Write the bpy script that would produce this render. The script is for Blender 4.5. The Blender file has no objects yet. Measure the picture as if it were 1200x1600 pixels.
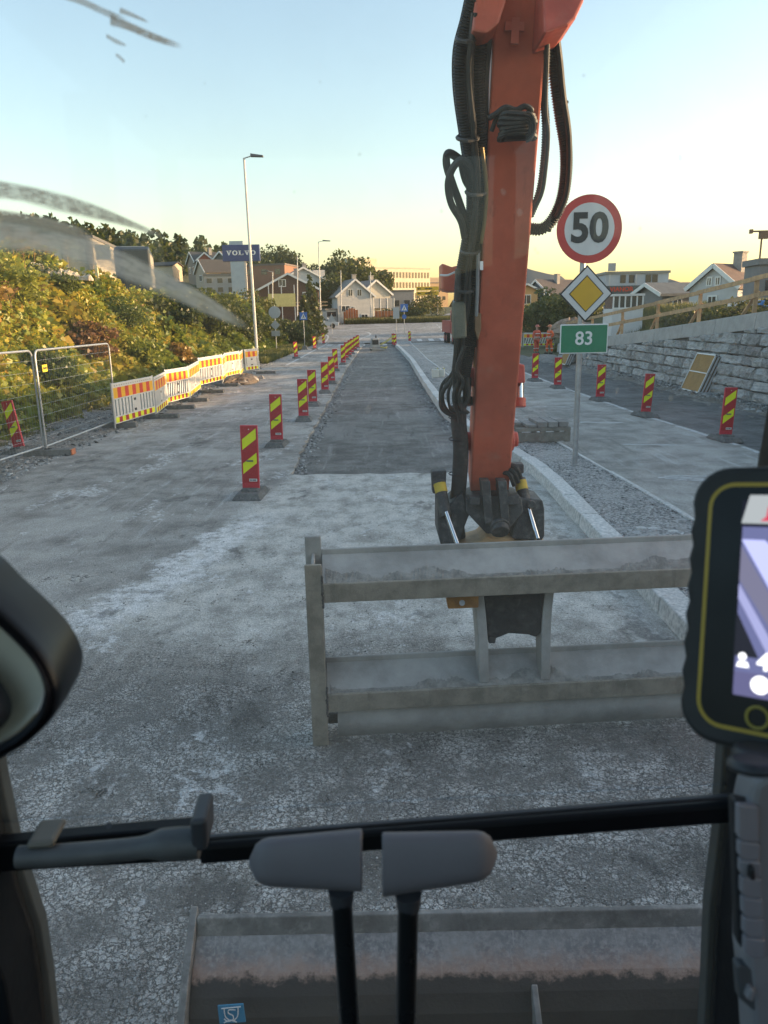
import bpy, math, random
import numpy as np
from mathutils import Vector, Matrix

random.seed(7); rng = np.random.default_rng(11)
sc = bpy.context.scene
col = sc.collection
R = math.radians

# ------------------------------------------------------------------ camera
F = 1202.0; PITCH = R(14.28); ROLL = R(1.15); H = 2.6
cp, sp_, cr, sr = math.cos(PITCH), math.sin(PITCH), math.cos(ROLL), math.sin(ROLL)
_R = Vector((1, 0, 0)); _U = Vector((0, sp_, cp)); _Fw = Vector((0, cp, -sp_))
c_right = cr * _R - sr * _U; c_up = sr * _R + cr * _U
cam = bpy.data.objects.new('camera', bpy.data.cameras.new('camera')); col.objects.link(cam)
m3 = Matrix((c_right, c_up, -_Fw)).transposed()
cam.matrix_world = Matrix.Translation((0, 0, H)) @ m3.to_4x4()
cam.data.sensor_fit = 'VERTICAL'; cam.data.sensor_height = 36; cam.data.sensor_width = 27
cam.data.lens = F / 1600 * 36
cam.data.clip_start = 0.02; cam.data.clip_end = 9000
cam.data.dof.use_dof = True; cam.data.dof.focus_distance = 9.0; cam.data.dof.aperture_fstop = 8.5
sc.camera = cam

# ------------------------------------------------------------------ sky, sun, exposure
SUN_AZ, SUN_EL = 84.0, 8.0          # degrees to the right of +Y, above the horizon
w = bpy.data.worlds.new('World'); sc.world = w; w.use_nodes = True
nt = w.node_tree; nt.nodes.clear()
sky = nt.nodes.new('ShaderNodeTexSky'); sky.sky_type = 'NISHITA'; sky.sun_disc = False
sky.sun_elevation = R(SUN_EL); sky.sun_rotation = R(SUN_AZ)
sky.altitude = 0; sky.air_density = 1.15; sky.dust_density = 1.5; sky.ozone_density = 1.7
bg = nt.nodes.new('ShaderNodeBackground'); bg.inputs[1].default_value = 0.15
wo = nt.nodes.new('ShaderNodeOutputWorld')
nt.links.new(sky.outputs[0], bg.inputs[0]); nt.links.new(bg.outputs[0], wo.inputs[0])
sun = bpy.data.objects.new('sun', bpy.data.lights.new('sun', 'SUN')); col.objects.link(sun)
sun.data.energy = 2.4; sun.data.angle = R(0.6); sun.data.color = (1.0, 0.74, 0.45)
sdir = Vector((math.sin(R(SUN_AZ)) * math.cos(R(SUN_EL)), math.cos(R(SUN_AZ)) * math.cos(R(SUN_EL)), math.sin(R(SUN_EL))))
sun.rotation_euler = (-sdir).to_track_quat('-Z', 'Y').to_euler(); sun.location = (60, 20, 40)
vs = sc.view_settings; vs.view_transform = 'Standard'; vs.look = 'None'; vs.gamma = 1; vs.use_curve_mapping = False
vs.exposure = 1.85
sc.cycles.max_bounces = 8; sc.cycles.transparent_max_bounces = 16

# ------------------------------------------------------------------ where a photo pixel points
def ray(px, py):
    u = px - 600; v = 800 - py
    d = (c_right * (u / F) + c_up * (v / F) + _Fw)
    return d
C0 = Vector((0, 0, H))
def G(px, py, z=0.0):
    d = ray(px, py); return C0 + d * ((z - H) / d.z)
def Yat(px, py, y):
    d = ray(px, py); return C0 + d * (y / d.y)
def D(px, py, dep): return C0 + ray(px, py) * dep

# ------------------------------------------------------------------ mesh building
def spl(pts, n=6):
    P = [Vector(p) for p in pts]
    P = [P[0] * 2 - P[1]] + P + [P[-1] * 2 - P[-2]]
    out = []
    for i in range(1, len(P) - 2):
        a, b, c, d = P[i - 1], P[i], P[i + 1], P[i + 2]
        for k in range(n):
            t = k / n
            out.append(0.5 * ((2 * b) + (c - a) * t + (2 * a - 5 * b + 4 * c - d) * t * t + (3 * b - a - 3 * c + d) * t ** 3))
    out.append(P[-2]); return out

class MB:
    def __init__(s): s.v = []; s.f = []; s.m = []
    def add(s, vs, fs, m=0):
        n = len(s.v); s.v += [tuple(v) for v in vs]; s.f += [tuple(i + n for i in f) for f in fs]; s.m += [m] * len(fs); return s
    def hexa(s, p, m=0):
        return s.add(p, [(0, 3, 2, 1), (4, 5, 6, 7), (0, 1, 5, 4), (1, 2, 6, 5), (2, 3, 7, 6), (3, 0, 4, 7)], m)
    def box(s, c, size, Rm=None, m=0, top=None):
        x, y, z = [k / 2 for k in size]; tx, ty = top if top else (1, 1)
        p = [(-x, -y, -z), (x, -y, -z), (x, y, -z), (-x, y, -z), (-x * tx, -y * ty, z), (x * tx, -y * ty, z), (x * tx, y * ty, z), (-x * tx, y * ty, z)]
        c = Vector(c)
        p = [(Rm @ Vector(q) if Rm else Vector(q)) + c for q in p]
        return s.hexa(p, m)
    def bb(s, x0, x1, y0, y1, z0, z1, m=0):
        return s.box(((x0 + x1) / 2, (y0 + y1) / 2, (z0 + z1) / 2), (x1 - x0, y1 - y0, z1 - z0), None, m)
    def prism(s, poly, vec, m=0):
        n = len(poly); vec = Vector(vec); P = [Vector(p) for p in poly]; Q = [p + vec for p in P]
        fs = [tuple(reversed(range(n))), tuple(range(n, 2 * n))]
        fs += [(i, (i + 1) % n, n + (i + 1) % n, n + i) for i in range(n)]
        return s.add(P + Q, fs, m)
    def tube(s, pts, r, n=8, m=0, caps=True, up=None):
        P = [Vector(p) for p in pts]; rs = r if isinstance(r, (list, tuple)) else [r] * len(P)
        t0 = (P[1] - P[0]).normalized()
        a = Vector(up) if up else (Vector((0, 0, 1)) if abs(t0.z) < .9 else Vector((1, 0, 0)))
        nrm = (a - t0 * a.dot(t0)).normalized(); vs = []; prev = t0
        for i, p in enumerate(P):
            t = ((P[min(i + 1, len(P) - 1)] - P[max(i - 1, 0)])).normalized()
            nrm = (nrm - t * nrm.dot(t))
            nrm = nrm.normalized() if nrm.length > 1e-6 else t.orthogonal().normalized()
            b = t.cross(nrm)
            for k in range(n):
                an = 2 * math.pi * k / n
                vs.append(p + (nrm * math.cos(an) + b * math.sin(an)) * rs[i])
        fs = []
        for i in range(len(P) - 1):
            for k in range(n):
                k2 = (k + 1) % n
                fs.append((i * n + k, i * n + k2, (i + 1) * n + k2, (i + 1) * n + k))
        if caps:
            fs.append(tuple(reversed(range(n)))); fs.append(tuple((len(P) - 1) * n + k for k in range(n)))
        return s.add(vs, fs, m)
    def cyl(s, a, b, r, n=16, m=0): return s.tube([a, b], r, n, m)
    def bar(s, a, b, wx, wy, up=(0, 0, 1), m=0):
        a, b = Vector(a), Vector(b); t = (b - a).normalized(); u = Vector(up)
        x = t.cross(u).normalized() * (wx / 2); y = x.cross(t).normalized() * (wy / 2)
        return s.hexa([a - x - y, a + x - y, a + x + y, a - x + y, b - x - y, b + x - y, b + x + y, b - x + y], m)
    def build(s, name, mats, parent=None, world=False, smooth=False, bev=0, seg=2):
        me = bpy.data.meshes.new(name); off = Vector((0, 0, 0))
        if world:
            p = parent
            while p: off += p.location; p = p.parent
        me.from_pydata([tuple(Vector(v) - off) for v in s.v] if world else s.v, [], s.f)
        if not isinstance(mats, (list, tuple)): mats = [mats]
        for mm in mats: me.materials.append(mm)
        if len(mats) > 1: me.polygons.foreach_set('material_index', s.m)
        me.update()
        o = bpy.data.objects.new(name, me); col.objects.link(o)
        if parent: o.parent = parent
        if smooth:
            me.polygons.foreach_set('use_smooth', [True] * len(me.polygons))
            try: me.set_sharp_from_angle(angle=R(38))
            except Exception: pass
        if bev:
            b = o.modifiers.new('bevel', 'BEVEL'); b.width = bev; b.segments = seg; b.limit_method = 'ANGLE'; b.angle_limit = R(35)
        return o

def tag(o, label, cat, group=None, kind=None):
    o['label'] = label; o['category'] = cat
    if group: o['group'] = group
    if kind: o['kind'] = kind
    return o
def struct(o): o['kind'] = 'structure'; return o
def empty(name, loc, rz=0.0):
    o = bpy.data.objects.new(name, None); col.objects.link(o); o.location = loc; o.rotation_euler = (0, 0, rz)
    o.empty_display_size = .1; return o
def copy_tree(o, parent=None):
    c = o.copy(); col.objects.link(c)
    if parent: c.parent = parent
    for ch in list(o.children): copy_tree(ch, c)
    return c
def mesh_np(name, V, Fq, mat, cols=None, parent=None):
    """fast quad mesh; Fq (n,4) ; cols per-vertex rgb"""
    me = bpy.data.meshes.new(name); nf = len(Fq)
    me.vertices.add(len(V)); me.vertices.foreach_set('co', np.asarray(V, np.float32).ravel())
    me.loops.add(nf * 4); me.loops.foreach_set('vertex_index', np.asarray(Fq, np.int32).ravel())
    me.polygons.add(nf); me.polygons.foreach_set('loop_start', np.arange(0, nf * 4, 4, dtype=np.int32))
    me.polygons.foreach_set('loop_total', np.full(nf, 4, np.int32))
    if cols is not None:
        ca = me.color_attributes.new('tint', 'FLOAT_COLOR', 'POINT')
        ca.data.foreach_set('color', np.concatenate([cols, np.ones((len(cols), 1))], 1).astype(np.float32).ravel())
    me.materials.append(mat); me.update(); me.validate()
    o = bpy.data.objects.new(name, me); col.objects.link(o)
    if parent: o.parent = parent
    return o

# ------------------------------------------------------------------ material helpers
class NT:
    def __init__(s, name):
        s.mat = bpy.data.materials.new(name); s.mat.use_nodes = True; s.t = s.mat.node_tree; s.t.nodes.clear()
        s.out = s.t.nodes.new('ShaderNodeOutputMaterial')
    def n(s, typ, ins=None, **kw):
        nd = s.t.nodes.new(typ)
        for k, v in kw.items(): setattr(nd, k, v)
        for k, v in (ins or {}).items(): s.set(nd.inputs[k], v)
        return nd
    def set(s, inp, v):
        if v is None: return
        if isinstance(v, bpy.types.NodeSocket): s.t.links.new(v, inp)
        elif isinstance(v, (tuple, list)) and inp.type == 'RGBA' and len(v) == 3: inp.default_value = (*v, 1)
        else: inp.default_value = v
    def pos(s): return s.n('ShaderNodeNewGeometry').outputs['Position']
    def objc(s): return s.n('ShaderNodeTexCoord').outputs['Object']
    def noise(s, vec, scale, detail=4, rough=.6, dist=0, out='Fac'):
        return s.n('ShaderNodeTexNoise', {'Vector': vec, 'Scale': scale, 'Detail': detail, 'Roughness': rough, 'Distortion': dist}).outputs[out]
    def vor(s, vec, scale, feature='F1', out='Distance', rnd=1):
        return s.n('ShaderNodeTexVoronoi', {'Vector': vec, 'Scale': scale, 'Randomness': rnd}, feature=feature).outputs[out]
    def math(s, op, a, b=None, c=None):
        nd = s.n('ShaderNodeMath', operation=op)
        for i, v in enumerate((a, b, c)):
            if v is not None: s.set(nd.inputs[i], v)
        return nd.outputs[0]
    def ss(s, x, lo, hi):
        return s.n('ShaderNodeMapRange', {'Value': x, 'From Min': lo, 'From Max': hi}, interpolation_type='SMOOTHSTEP').outputs[0]
    def mix(s, f, a, b, blend='MIX'):
        nd = s.n('ShaderNodeMix', data_type='RGBA', blend_type=blend)
        s.set(nd.inputs[0], f); s.set(nd.inputs[6], a); s.set(nd.inputs[7], b); return nd.outputs[2]
    def mapp(s, vec, scale=(1, 1, 1), rot=(0, 0, 0), loc=(0, 0, 0)):
        return s.n('ShaderNodeMapping', {'Vector': vec, 'Scale': scale, 'Rotation': rot, 'Location': loc}).outputs[0]
    def vadd(s, a, b):
        nd = s.n('ShaderNodeVectorMath', operation='ADD'); s.set(nd.inputs[0], a); s.set(nd.inputs[1], b); return nd.outputs[0]
    def vscale(s, a, f):
        nd = s.n('ShaderNodeVectorMath', operation='SCALE'); s.set(nd.inputs[0], a); nd.inputs['Scale'].default_value = f; return nd.outputs[0]
    def xyz(s, v): return s.n('ShaderNodeSeparateXYZ', {0: v}).outputs
    def bump(s, h, strength=.5, dist=.01, normal=None):
        return s.n('ShaderNodeBump', {'Height': h, 'Strength': strength, 'Distance': dist, 'Normal': normal}).outputs[0]
    def bsdf(s, color, rough=.6, metal=0, normal=None, **kw):
        b = s.n('ShaderNodeBsdfPrincipled', {'Base Color': color, 'Roughness': rough, 'Metallic': metal, 'Normal': normal})
        for k, v in kw.items(): s.set(b.inputs[k.replace('_', ' ')], v)
        s.t.links.new(b.outputs[0], s.out.inputs[0]); return b

MATS = {}
def M(name, c, rough=.6, metal=0, var=.12, scale=6, bump=0, bscale=60, dust=0, dustc=(.33, .32, .29), rnd=0, spec=None, edge=None, scratch=None, ew=.006):
    if name in MATS: return MATS[name]
    t = NT(name); v = t.objc()
    a = t.noise(v, scale, 5, .65)
    base = t.mix(t.ss(a, .3, .7), tuple(k * (1 - var) for k in c), tuple(min(1, k * (1 + var)) for k in c))
    if rnd:
        r = t.n('ShaderNodeObjectInfo').outputs['Random']
        hv = t.n('ShaderNodeHueSaturation', {'Hue': .5, 'Saturation': 1, 'Value': t.math('MULTIPLY_ADD', r, rnd * 2, 1 - rnd), 'Color': base}); base = hv.outputs[0]
    if dust:
        d = t.ss(t.noise(v, scale * 1.7, 8, .7), .62 - dust * .3, .78)
        base = t.mix(t.math('MULTIPLY', d, min(1, dust * 1.4)), base, dustc)
    if scratch:
        sv = t.vadd(v, t.vscale(t.noise(v, 4, 2, .5, out='Color'), .12))
        s1 = t.noise(t.mapp(sv, (34, 34, 1.6), (R(20), R(12), 0)), 2.2, 3, .6); s2 = t.noise(t.mapp(sv, (3, 40, 30), (R(-35), R(50), R(20))), 1.6, 3, .6)
        sm = t.math('MAXIMUM', t.ss(s1, .70, .74), t.ss(s2, .71, .75)); sm = t.math('MULTIPLY', sm, t.ss(t.noise(v, 3.1, 3), .48, .62))
        base = t.mix(t.math('MULTIPLY', sm, .7), base, scratch)
        drip = t.ss(t.noise(t.mapp(v, (16, 16, .9)), 1.3, 5, .7), .56, .72); base = t.mix(t.math('MULTIPLY', drip, .35), base, tuple(k * .35 for k in c))
    if edge:
        bn = t.n('ShaderNodeBevel', {'Radius': ew}, samples=4).outputs[0]; gn = t.n('ShaderNodeNewGeometry').outputs['Normal']
        dp = t.n('ShaderNodeVectorMath', operation='DOT_PRODUCT'); t.set(dp.inputs[0], bn); t.set(dp.inputs[1], gn)
        em = t.math('MULTIPLY', t.ss(dp.outputs['Value'], .985, .9), t.ss(t.noise(v, 22, 4, .7), .4, .6)); base = t.mix(t.math('MULTIPLY', em, .75), base, edge)
    nrm = None
    if bump: nrm = t.bump(t.noise(v, bscale, 6, .7), bump, .01)
    rr = t.math('ADD', t.math('MULTIPLY', t.math('SUBTRACT', t.noise(v, scale * 3, 4), .5), .25), rough)
    b = t.bsdf(base, rr, metal, nrm)
    if spec is not None: b.inputs['Specular IOR Level'].default_value = spec
    MATS[name] = t.mat; return t.mat
def emit(name, c, s):
    if name in MATS: return MATS[name]
    t = NT(name); e = t.n('ShaderNodeEmission', {'Color': c, 'Strength': s}); t.t.links.new(e.outputs[0], t.out.inputs[0]); MATS[name] = t.mat; return t.mat

def leafmat(name, trans=.35):
    t = NT(name); a = t.n('ShaderNodeVertexColor', layer_name='tint').outputs[0]
    d = t.n('ShaderNodeBsdfDiffuse', {'Color': a}); tr = t.n('ShaderNodeBsdfTranslucent', {'Color': t.mix(.25, a, (.25, .3, .03))})
    g = t.n('ShaderNodeBsdfGlossy', {'Color': (.9, .9, .8), 'Roughness': .45})
    m1 = t.n('ShaderNodeMixShader', {0: trans}); t.t.links.new(d.outputs[0], m1.inputs[1]); t.t.links.new(tr.outputs[0], m1.inputs[2])
    m2 = t.n('ShaderNodeMixShader', {0: .04}); t.t.links.new(m1.outputs[0], m2.inputs[1]); t.t.links.new(g.outputs[0], m2.inputs[2])
    t.t.links.new(m2.outputs[0], t.out.inputs[0]); return t.mat
LEAF = leafmat('leaf', .45)

# ================================================================== THE GROUND
def sst(t): t = np.clip(t, 0, 1); return t * t * (3 - 2 * t)
def base_z(y): return np.interp(y, [0, 78, 112, 220, 320, 700], [0, 0, 1.5, 4.7, 5.2, 5.2])
def cop_z(y): return np.interp(y, [-30, 10, 21, 35.4, 50, 57, 700], [5.8, 3.4, 2.6, 1.55, .45, 0, 0])      # top of the retaining wall
def crest(y): return np.interp(y, [-20, 0, 20, 30, 40, 60, 90, 130], [5.0, 5.0, 5.0, 4.3, 3.3, 2.9, 3.4, 3.4])
def T(x, y):
    x = np.asarray(x, float); y = np.asarray(y, float)
    z = base_z(y)
    toe = -8.2 - 5.5 * sst((y - 76) / 16)
    z = z + sst((toe - x) / 5.6) * crest(y)
    hill = np.clip((-x - 10) / 100, 0, 1.25) ** .7 * sst((y - 90) / 180) * 17
    z = z + hill + sst((-x - 20) / 120) * 3
    zc = np.maximum(cop_z(y) - .42, 0)
    xr = np.where(y < 57, 11.25, 12.5)
    r = np.where(x > xr, zc + sst((x - xr) / 7) * np.maximum(2.7 - zc, 0) * sst((90 - y) / 25), 0)
    r = r + np.where(x > xr, sst((x - 30) / 90) * 2.5, 0)
    z = z + r
    return z

xs = np.concatenate([np.linspace(-420, -60, 25), np.linspace(-56, -16, 21), np.linspace(-15, -7, 25), np.linspace(-6, 9, 6), np.linspace(10, 20, 21), np.linspace(22, 70, 17), np.linspace(80, 420, 18)])
xs = np.unique(np.concatenate([xs, [11.2, 11.26]]))
ys = np.concatenate([np.linspace(-60, 0, 7), np.linspace(2, 130, 86), np.linspace(136, 330, 40), np.linspace(350, 1500, 24)])
X, Yg = np.meshgrid(xs, ys); Z = T(X, Yg)
inner = (X > -8.3) & (X < 11.2)
Z = np.where(inner, Z - .09, Z)
nx, ny = len(xs), len(ys)
V = np.stack([X.ravel(), Yg.ravel(), Z.ravel()], 1)
idx = np.arange(nx * ny).reshape(ny, nx)
Fq = np.stack([idx[:-1, :-1].ravel(), idx[:-1, 1:].ravel(), idx[1:, 1:].ravel(), idx[1:, :-1].ravel()], 1)
t = NT('earth'); p = t.pos()
g = t.mix(t.ss(t.noise(p, .5, 8, .7), .35, .65), (.055, .07, .02), (.11, .1, .045))
g = t.mix(t.ss(t.noise(p, 3.1, 6, .7), .5, .7), g, (.12, .095, .06))
t.bsdf(g, .95, 0, t.bump(t.noise(p, 14, 8, .75), .8, .06))
EARTH = t.mat
ter = mesh_np('ground', V, Fq, EARTH); struct(ter)
ter.data.polygons.foreach_set('use_smooth', [True] * len(ter.data.polygons))

# ---- road materials
def road_mat(name, dark=(.21, .2, .182), light=(.42, .402, .366), dusty=.5, patchy=True):
    t = NT(name); p = t.pos(); x, y, z = t.xyz(p)
    big = t.noise(p, .37, 4, .62); mid = t.noise(p, 1.9, 5, .7); fine = t.noise(p, 42, 3, .75); gran = t.noise(p, 150, 2, .7)
    c = t.mix(t.ss(mid, .3, .7), dark, light)
    c = t.mix(t.math('MULTIPLY', t.ss(big, .48, .62), .5), c, tuple(k * 1.3 for k in light))
    c = t.mix(t.math('MULTIPLY', t.ss(big, .42, .34), .45), c, tuple(k * .75 for k in dark))
    # dragged dust streaks and tyre tracks along the driving direction
    st = t.noise(t.mapp(p, (2.6, .2, 1), (0, 0, R(9))), 1.3, 5, .75)
    st2 = t.noise(t.mapp(p, (9, .7, 1), (0, 0, R(13))), 1.0, 4, .7)
    dm = t.math('MULTIPLY', t.ss(st, .52, .66), t.ss(st2, .38, .62))
    c = t.mix(t.math('MULTIPLY', dm, dusty), c, (.62, .61, .58))
    tk = t.math('MULTIPLY', t.ss(st, .44, .36), t.ss(st2, .6, .42))
    c = t.mix(t.math('MULTIPLY', tk, .45), c, tuple(k * .6 for k in dark))
    hgt = t.math('MULTIPLY', fine, .6)
    if patchy:
        e = t.math('MULTIPLY', t.math('SUBTRACT', t.noise(p, .9, 4, .65), .5), 2.6)
        ye = t.math('ADD', y, e); xe = t.math('ADD', x, t.math('MULTIPLY', e, .35))
        # paler milled slab ahead of the beam
        slab = t.math('MULTIPLY', t.math('MULTIPLY', t.ss(ye, 5.2, 6.3), t.ss(ye, 14.2, 13.2)),
                      t.math('MULTIPLY', t.ss(t.math('ADD', xe, t.math('MULTIPLY', t.math('SUBTRACT', 12.5, y), .16)), -1.75, -1.45), t.ss(xe, 2.9, 2.3)))
        sn = t.noise(t.mapp(p, (1, .7, 1)), 3.1, 6, .74)
        sl = t.mix(t.ss(sn, .34, .64), (.35, .335, .3), (.7, .672, .61))
        c = t.mix(t.math('MULTIPLY', slab, .85), c, sl)
        # crumbled darker asphalt close to the machine
        nearm = t.ss(ye, 5.6, 4.7); nn = t.noise(p, 2.7, 6, .74)
        nc = t.mix(t.ss(nn, .36, .66), (.17, .163, .15), (.62, .6, .56))
        nc = t.mix(t.math('MULTIPLY', t.ss(t.noise(t.mapp(p, (1, .6, 1), (0, 0, R(30))), .95, 4, .68), .48, .6), .5), nc, (.2, .193, .18))
        c = t.mix(nearm, c, nc)
        # cracking, broken up so that it never forms one even web
        ck = t.vor(t.vadd(p, t.vscale(t.noise(p, 6, 3, .65, out='Color'), .24)), 6.5, 'DISTANCE_TO_EDGE')
        ck2 = t.vor(t.vadd(p, t.vscale(t.noise(p, 16, 3, .65, out='Color'), .1)), 30, 'DISTANCE_TO_EDGE')
        brk = t.ss(t.noise(p, 3.3, 3, .7), .5, .62); area = t.ss(mid, .5, .62)
        near2 = t.ss(ye, 6.6, 4.8)
        k1 = t.math('MULTIPLY', t.ss(ck, .05, .006), t.math('MULTIPLY', brk, t.math('MAXIMUM', t.math('MULTIPLY', area, t.ss(y, 11, 7.5)), t.math('MULTIPLY', near2, .55))))
        k2 = t.math('MULTIPLY', t.ss(ck2, .13, .015), t.math('MULTIPLY', near2, t.ss(nn, .38, .55)))
        k = t.math('MAXIMUM', k1, t.math('MULTIPLY', k2, .8))
        c = t.mix(t.math('MULTIPLY', k, .88), c, (.035, .035, .034))
        # white dust: a swept band beside the slab's edge and scattered blotches
        bx = t.math('ADD', t.math('ADD', x, t.math('MULTIPLY', t.math('SUBTRACT', 10.2, y), .24)), t.math('MULTIPLY', t.math('SUBTRACT', mid, .5), 1.3))
        band = t.math('MULTIPLY', t.math('MULTIPLY', t.ss(bx, -2.05, -1.85), t.ss(bx, -1.25, -1.6)), t.math('MULTIPLY', t.ss(ye, 5.6, 6.6), t.ss(ye, 10.4, 9.4)))
        c = t.mix(t.math('MULTIPLY', band, t.math('MULTIPLY_ADD', t.ss(t.noise(p, 7, 5, .78), .4, .58), .85, .05)), c, (.82, .81, .79))
        bl = t.noise(t.mapp(p, (1, .5, 1), (0, 0, R(24))), 1.25, 6, .76); bg_ = t.noise(p, 11, 4, .75)
        blot = t.math('MULTIPLY', t.ss(bl, .55, .61), t.ss(bg_, .46, .58))
        c = t.mix(t.math('MULTIPLY', blot, .75), c, (.76, .755, .74))
        grit = t.math('MULTIPLY', near2, t.math('MULTIPLY', t.ss(t.noise(p, 26, 4, .8), .58, .68), t.ss(nn, .4, .55)))
        c = t.mix(t.math('MULTIPLY', grit, .7), c, (.7, .7, .68))
        dk = t.ss(t.noise(t.mapp(p, (1, .6, 1), (0, 0, R(-20)), (3, 5, 0)), .9, 5, .74), .57, .65)
        c = t.mix(t.math('MULTIPLY', dk, .62), c, (.085, .082, .078))
        hgt = t.math('SUBTRACT', t.math('ADD', hgt, t.math('MULTIPLY', nn, 1.4)), t.math('MULTIPLY', k, 1.5))
    ag = t.n('ShaderNodeTexVoronoi', {'Vector': p, 'Scale': 85}, feature='F1'); agd = ag.outputs['Distance']
    spk = t.math('MULTIPLY', t.ss(t.xyz(ag.outputs['Color'])[0], .86, .92), t.ss(agd, .5, .25))
    c = t.mix(t.math('MULTIPLY', spk, .4), c, (.66, .66, .64))
    sh = t.math('MULTIPLY', t.math('MULTIPLY_ADD', t.ss(gran, .3, .7), .7, .65), t.math('MULTIPLY_ADD', t.ss(fine, .3, .7), .5, .75))
    c = t.n('ShaderNodeHueSaturation', {'Value': sh, 'Color': c}).outputs[0]
    t.bsdf(c, .9, 0, t.bump(t.math('ADD', hgt, t.math('MULTIPLY', agd, -.6)), .8, .014), Specular_IOR_Level=.25)
    return t.mat
ROAD = road_mat('dusty_old_asphalt')
MILLED = road_mat('milled_asphalt', dark=(.115, .112, .105), light=(.235, .228, .212), dusty=.25, patchy=False)
ROADR = road_mat('worn_asphalt', dark=(.25, .238, .215), light=(.44, .42, .38), dusty=.55, patchy=False)
FRESH = road_mat('fresh_asphalt', dark=(.1, .098, .094), light=(.19, .187, .18), dusty=.15, patchy=False)
FARR = road_mat('far_asphalt', dark=(.2, .195, .185), light=(.34, .333, .317), dusty=.35, patchy=False)

def jag(pts, amp, step=.25):
    out = []
    for a, b in zip(pts[:-1], pts[1:]):
        a, b = Vector(a), Vector(b); n = max(1, int((b - a).length / step)); nrm = Vector((-(b - a).y, (b - a).x)).normalized()
        for k in range(n): out.append(a.lerp(b, k / n) + nrm * random.gauss(0, amp))
    out.append(Vector(pts[-1])); return out
def slab(name, poly, mat, z1=0.0, z0=-.2):
    mb = MB(); P = [(p[0], p[1], z1) for p in poly]; n = len(P)
    mb.add(P, [tuple(range(n))]); Q = [(p[0], p[1], z0) for p in poly]
    mb.add(P + Q, [(i, i + n, (i + 1) % n + n, (i + 1) % n) for i in range(n)])
    import bmesh
    o = mb.build(name, mat)
    bm = bmesh.new(); bm.from_mesh(o.data); bmesh.ops.recalc_face_normals(bm, faces=bm.faces); bmesh.ops.triangulate(bm, faces=[f for f in bm.faces if len(f.verts) > 4])
    bm.to_mesh(o.data); bm.free(); return struct(o)
edge = jag([(-1.62, 79), (-1.75, 60), (-1.82, 41), (-1.68, 21), (-1.6, 12.95), (0, 12.85), (2.6, 12.8)], .028, .22)
slab('road', [(-6.6, -12), (2.6, -12)] + [tuple(q) for q in reversed(edge)] + [(-6.6, 79)], ROAD)
slab('milled_lane', [(-2.1, 12.3), (2.8, 12.3), (2.8, 80), (-2.1, 80)], MILLED, -.055, -.2)
slab('right_road', [(2.5, -12), (7.35, -12)] + [tuple(q) for q in jag([(7.35, -12), (7.1, 15), (6.8, 20), (6.6, 27), (6.5, 79)], .012, .5)] + [(2.5, 79)], ROADR, -.002)
slab('fresh_asphalt_strip', [(6.3, -12), (9.75, -12), (9.75, 30), (9.2, 40), (9.2, 79), (6.3, 79)], FRESH, -.022)
# gravel shoulder on the left
t = NT('gravel'); p = t.pos(); v1 = t.vor(p, 28, 'F1', 'Color'); d1 = t.vor(p, 28, 'F1')
g = t.mix(t.ss(t.xyz(v1)[0], .1, .9), (.15, .145, .135), (.4, .385, .36)); g = t.mix(t.ss(t.noise(p, 1.2, 6, .7), .4, .65), g, (.23, .205, .17))
t.bsdf(g, .95, 0, t.bump(t.math('ADD', t.math('MULTIPLY', d1, -1), t.noise(p, 5, 6, .7)), 1.0, .03)); GRAVEL = t.mat
gy = np.linspace(-10, 79, 150); gx = np.linspace(-9.0, -6.55, 12); GX, GY = np.meshgrid(gx, gy)
GZ = np.maximum(T(GX, GY), -.02) + .012 + rng.normal(0, .018, GX.shape) * (GX < -6.7); GZ[:, -1] = -.03
ii = np.arange(GX.size).reshape(GX.shape)
o = mesh_np('gravel_shoulder', np.stack([GX.ravel(), GY.ravel(), GZ.ravel()], 1), np.stack([ii[:-1, :-1].ravel(), ii[:-1, 1:].ravel(), ii[1:, 1:].ravel(), ii[1:, :-1].ravel()], 1), GRAVEL); struct(o)
o.data.polygons.foreach_set('use_smooth', [True] * len(o.data.polygons))
# gravel berm at the foot of the wall
gy = np.linspace(-10, 48, 120); gx = np.linspace(9.2, 11.0, 10); GX, GY = np.meshgrid(gx, gy)
GX = GX - .5 * sst((GY - 28) / 12)
GZ = .16 * sst((GX - 9.55 + .5 * sst((GY - 28) / 12)) / .35) - .03 + rng.normal(0, .014, GX.shape)
ii = np.arange(GX.size).reshape(GX.shape)
o = mesh_np('gravel_berm', np.stack([GX.ravel(), GY.ravel(), GZ.ravel()], 1), np.stack([ii[:-1, :-1].ravel(), ii[:-1, 1:].ravel(), ii[1:, 1:].ravel(), ii[1:, :-1].ravel()], 1), GRAVEL); struct(o)
o.data.polygons.foreach_set('use_smooth', [True] * len(o.data.polygons))
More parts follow.
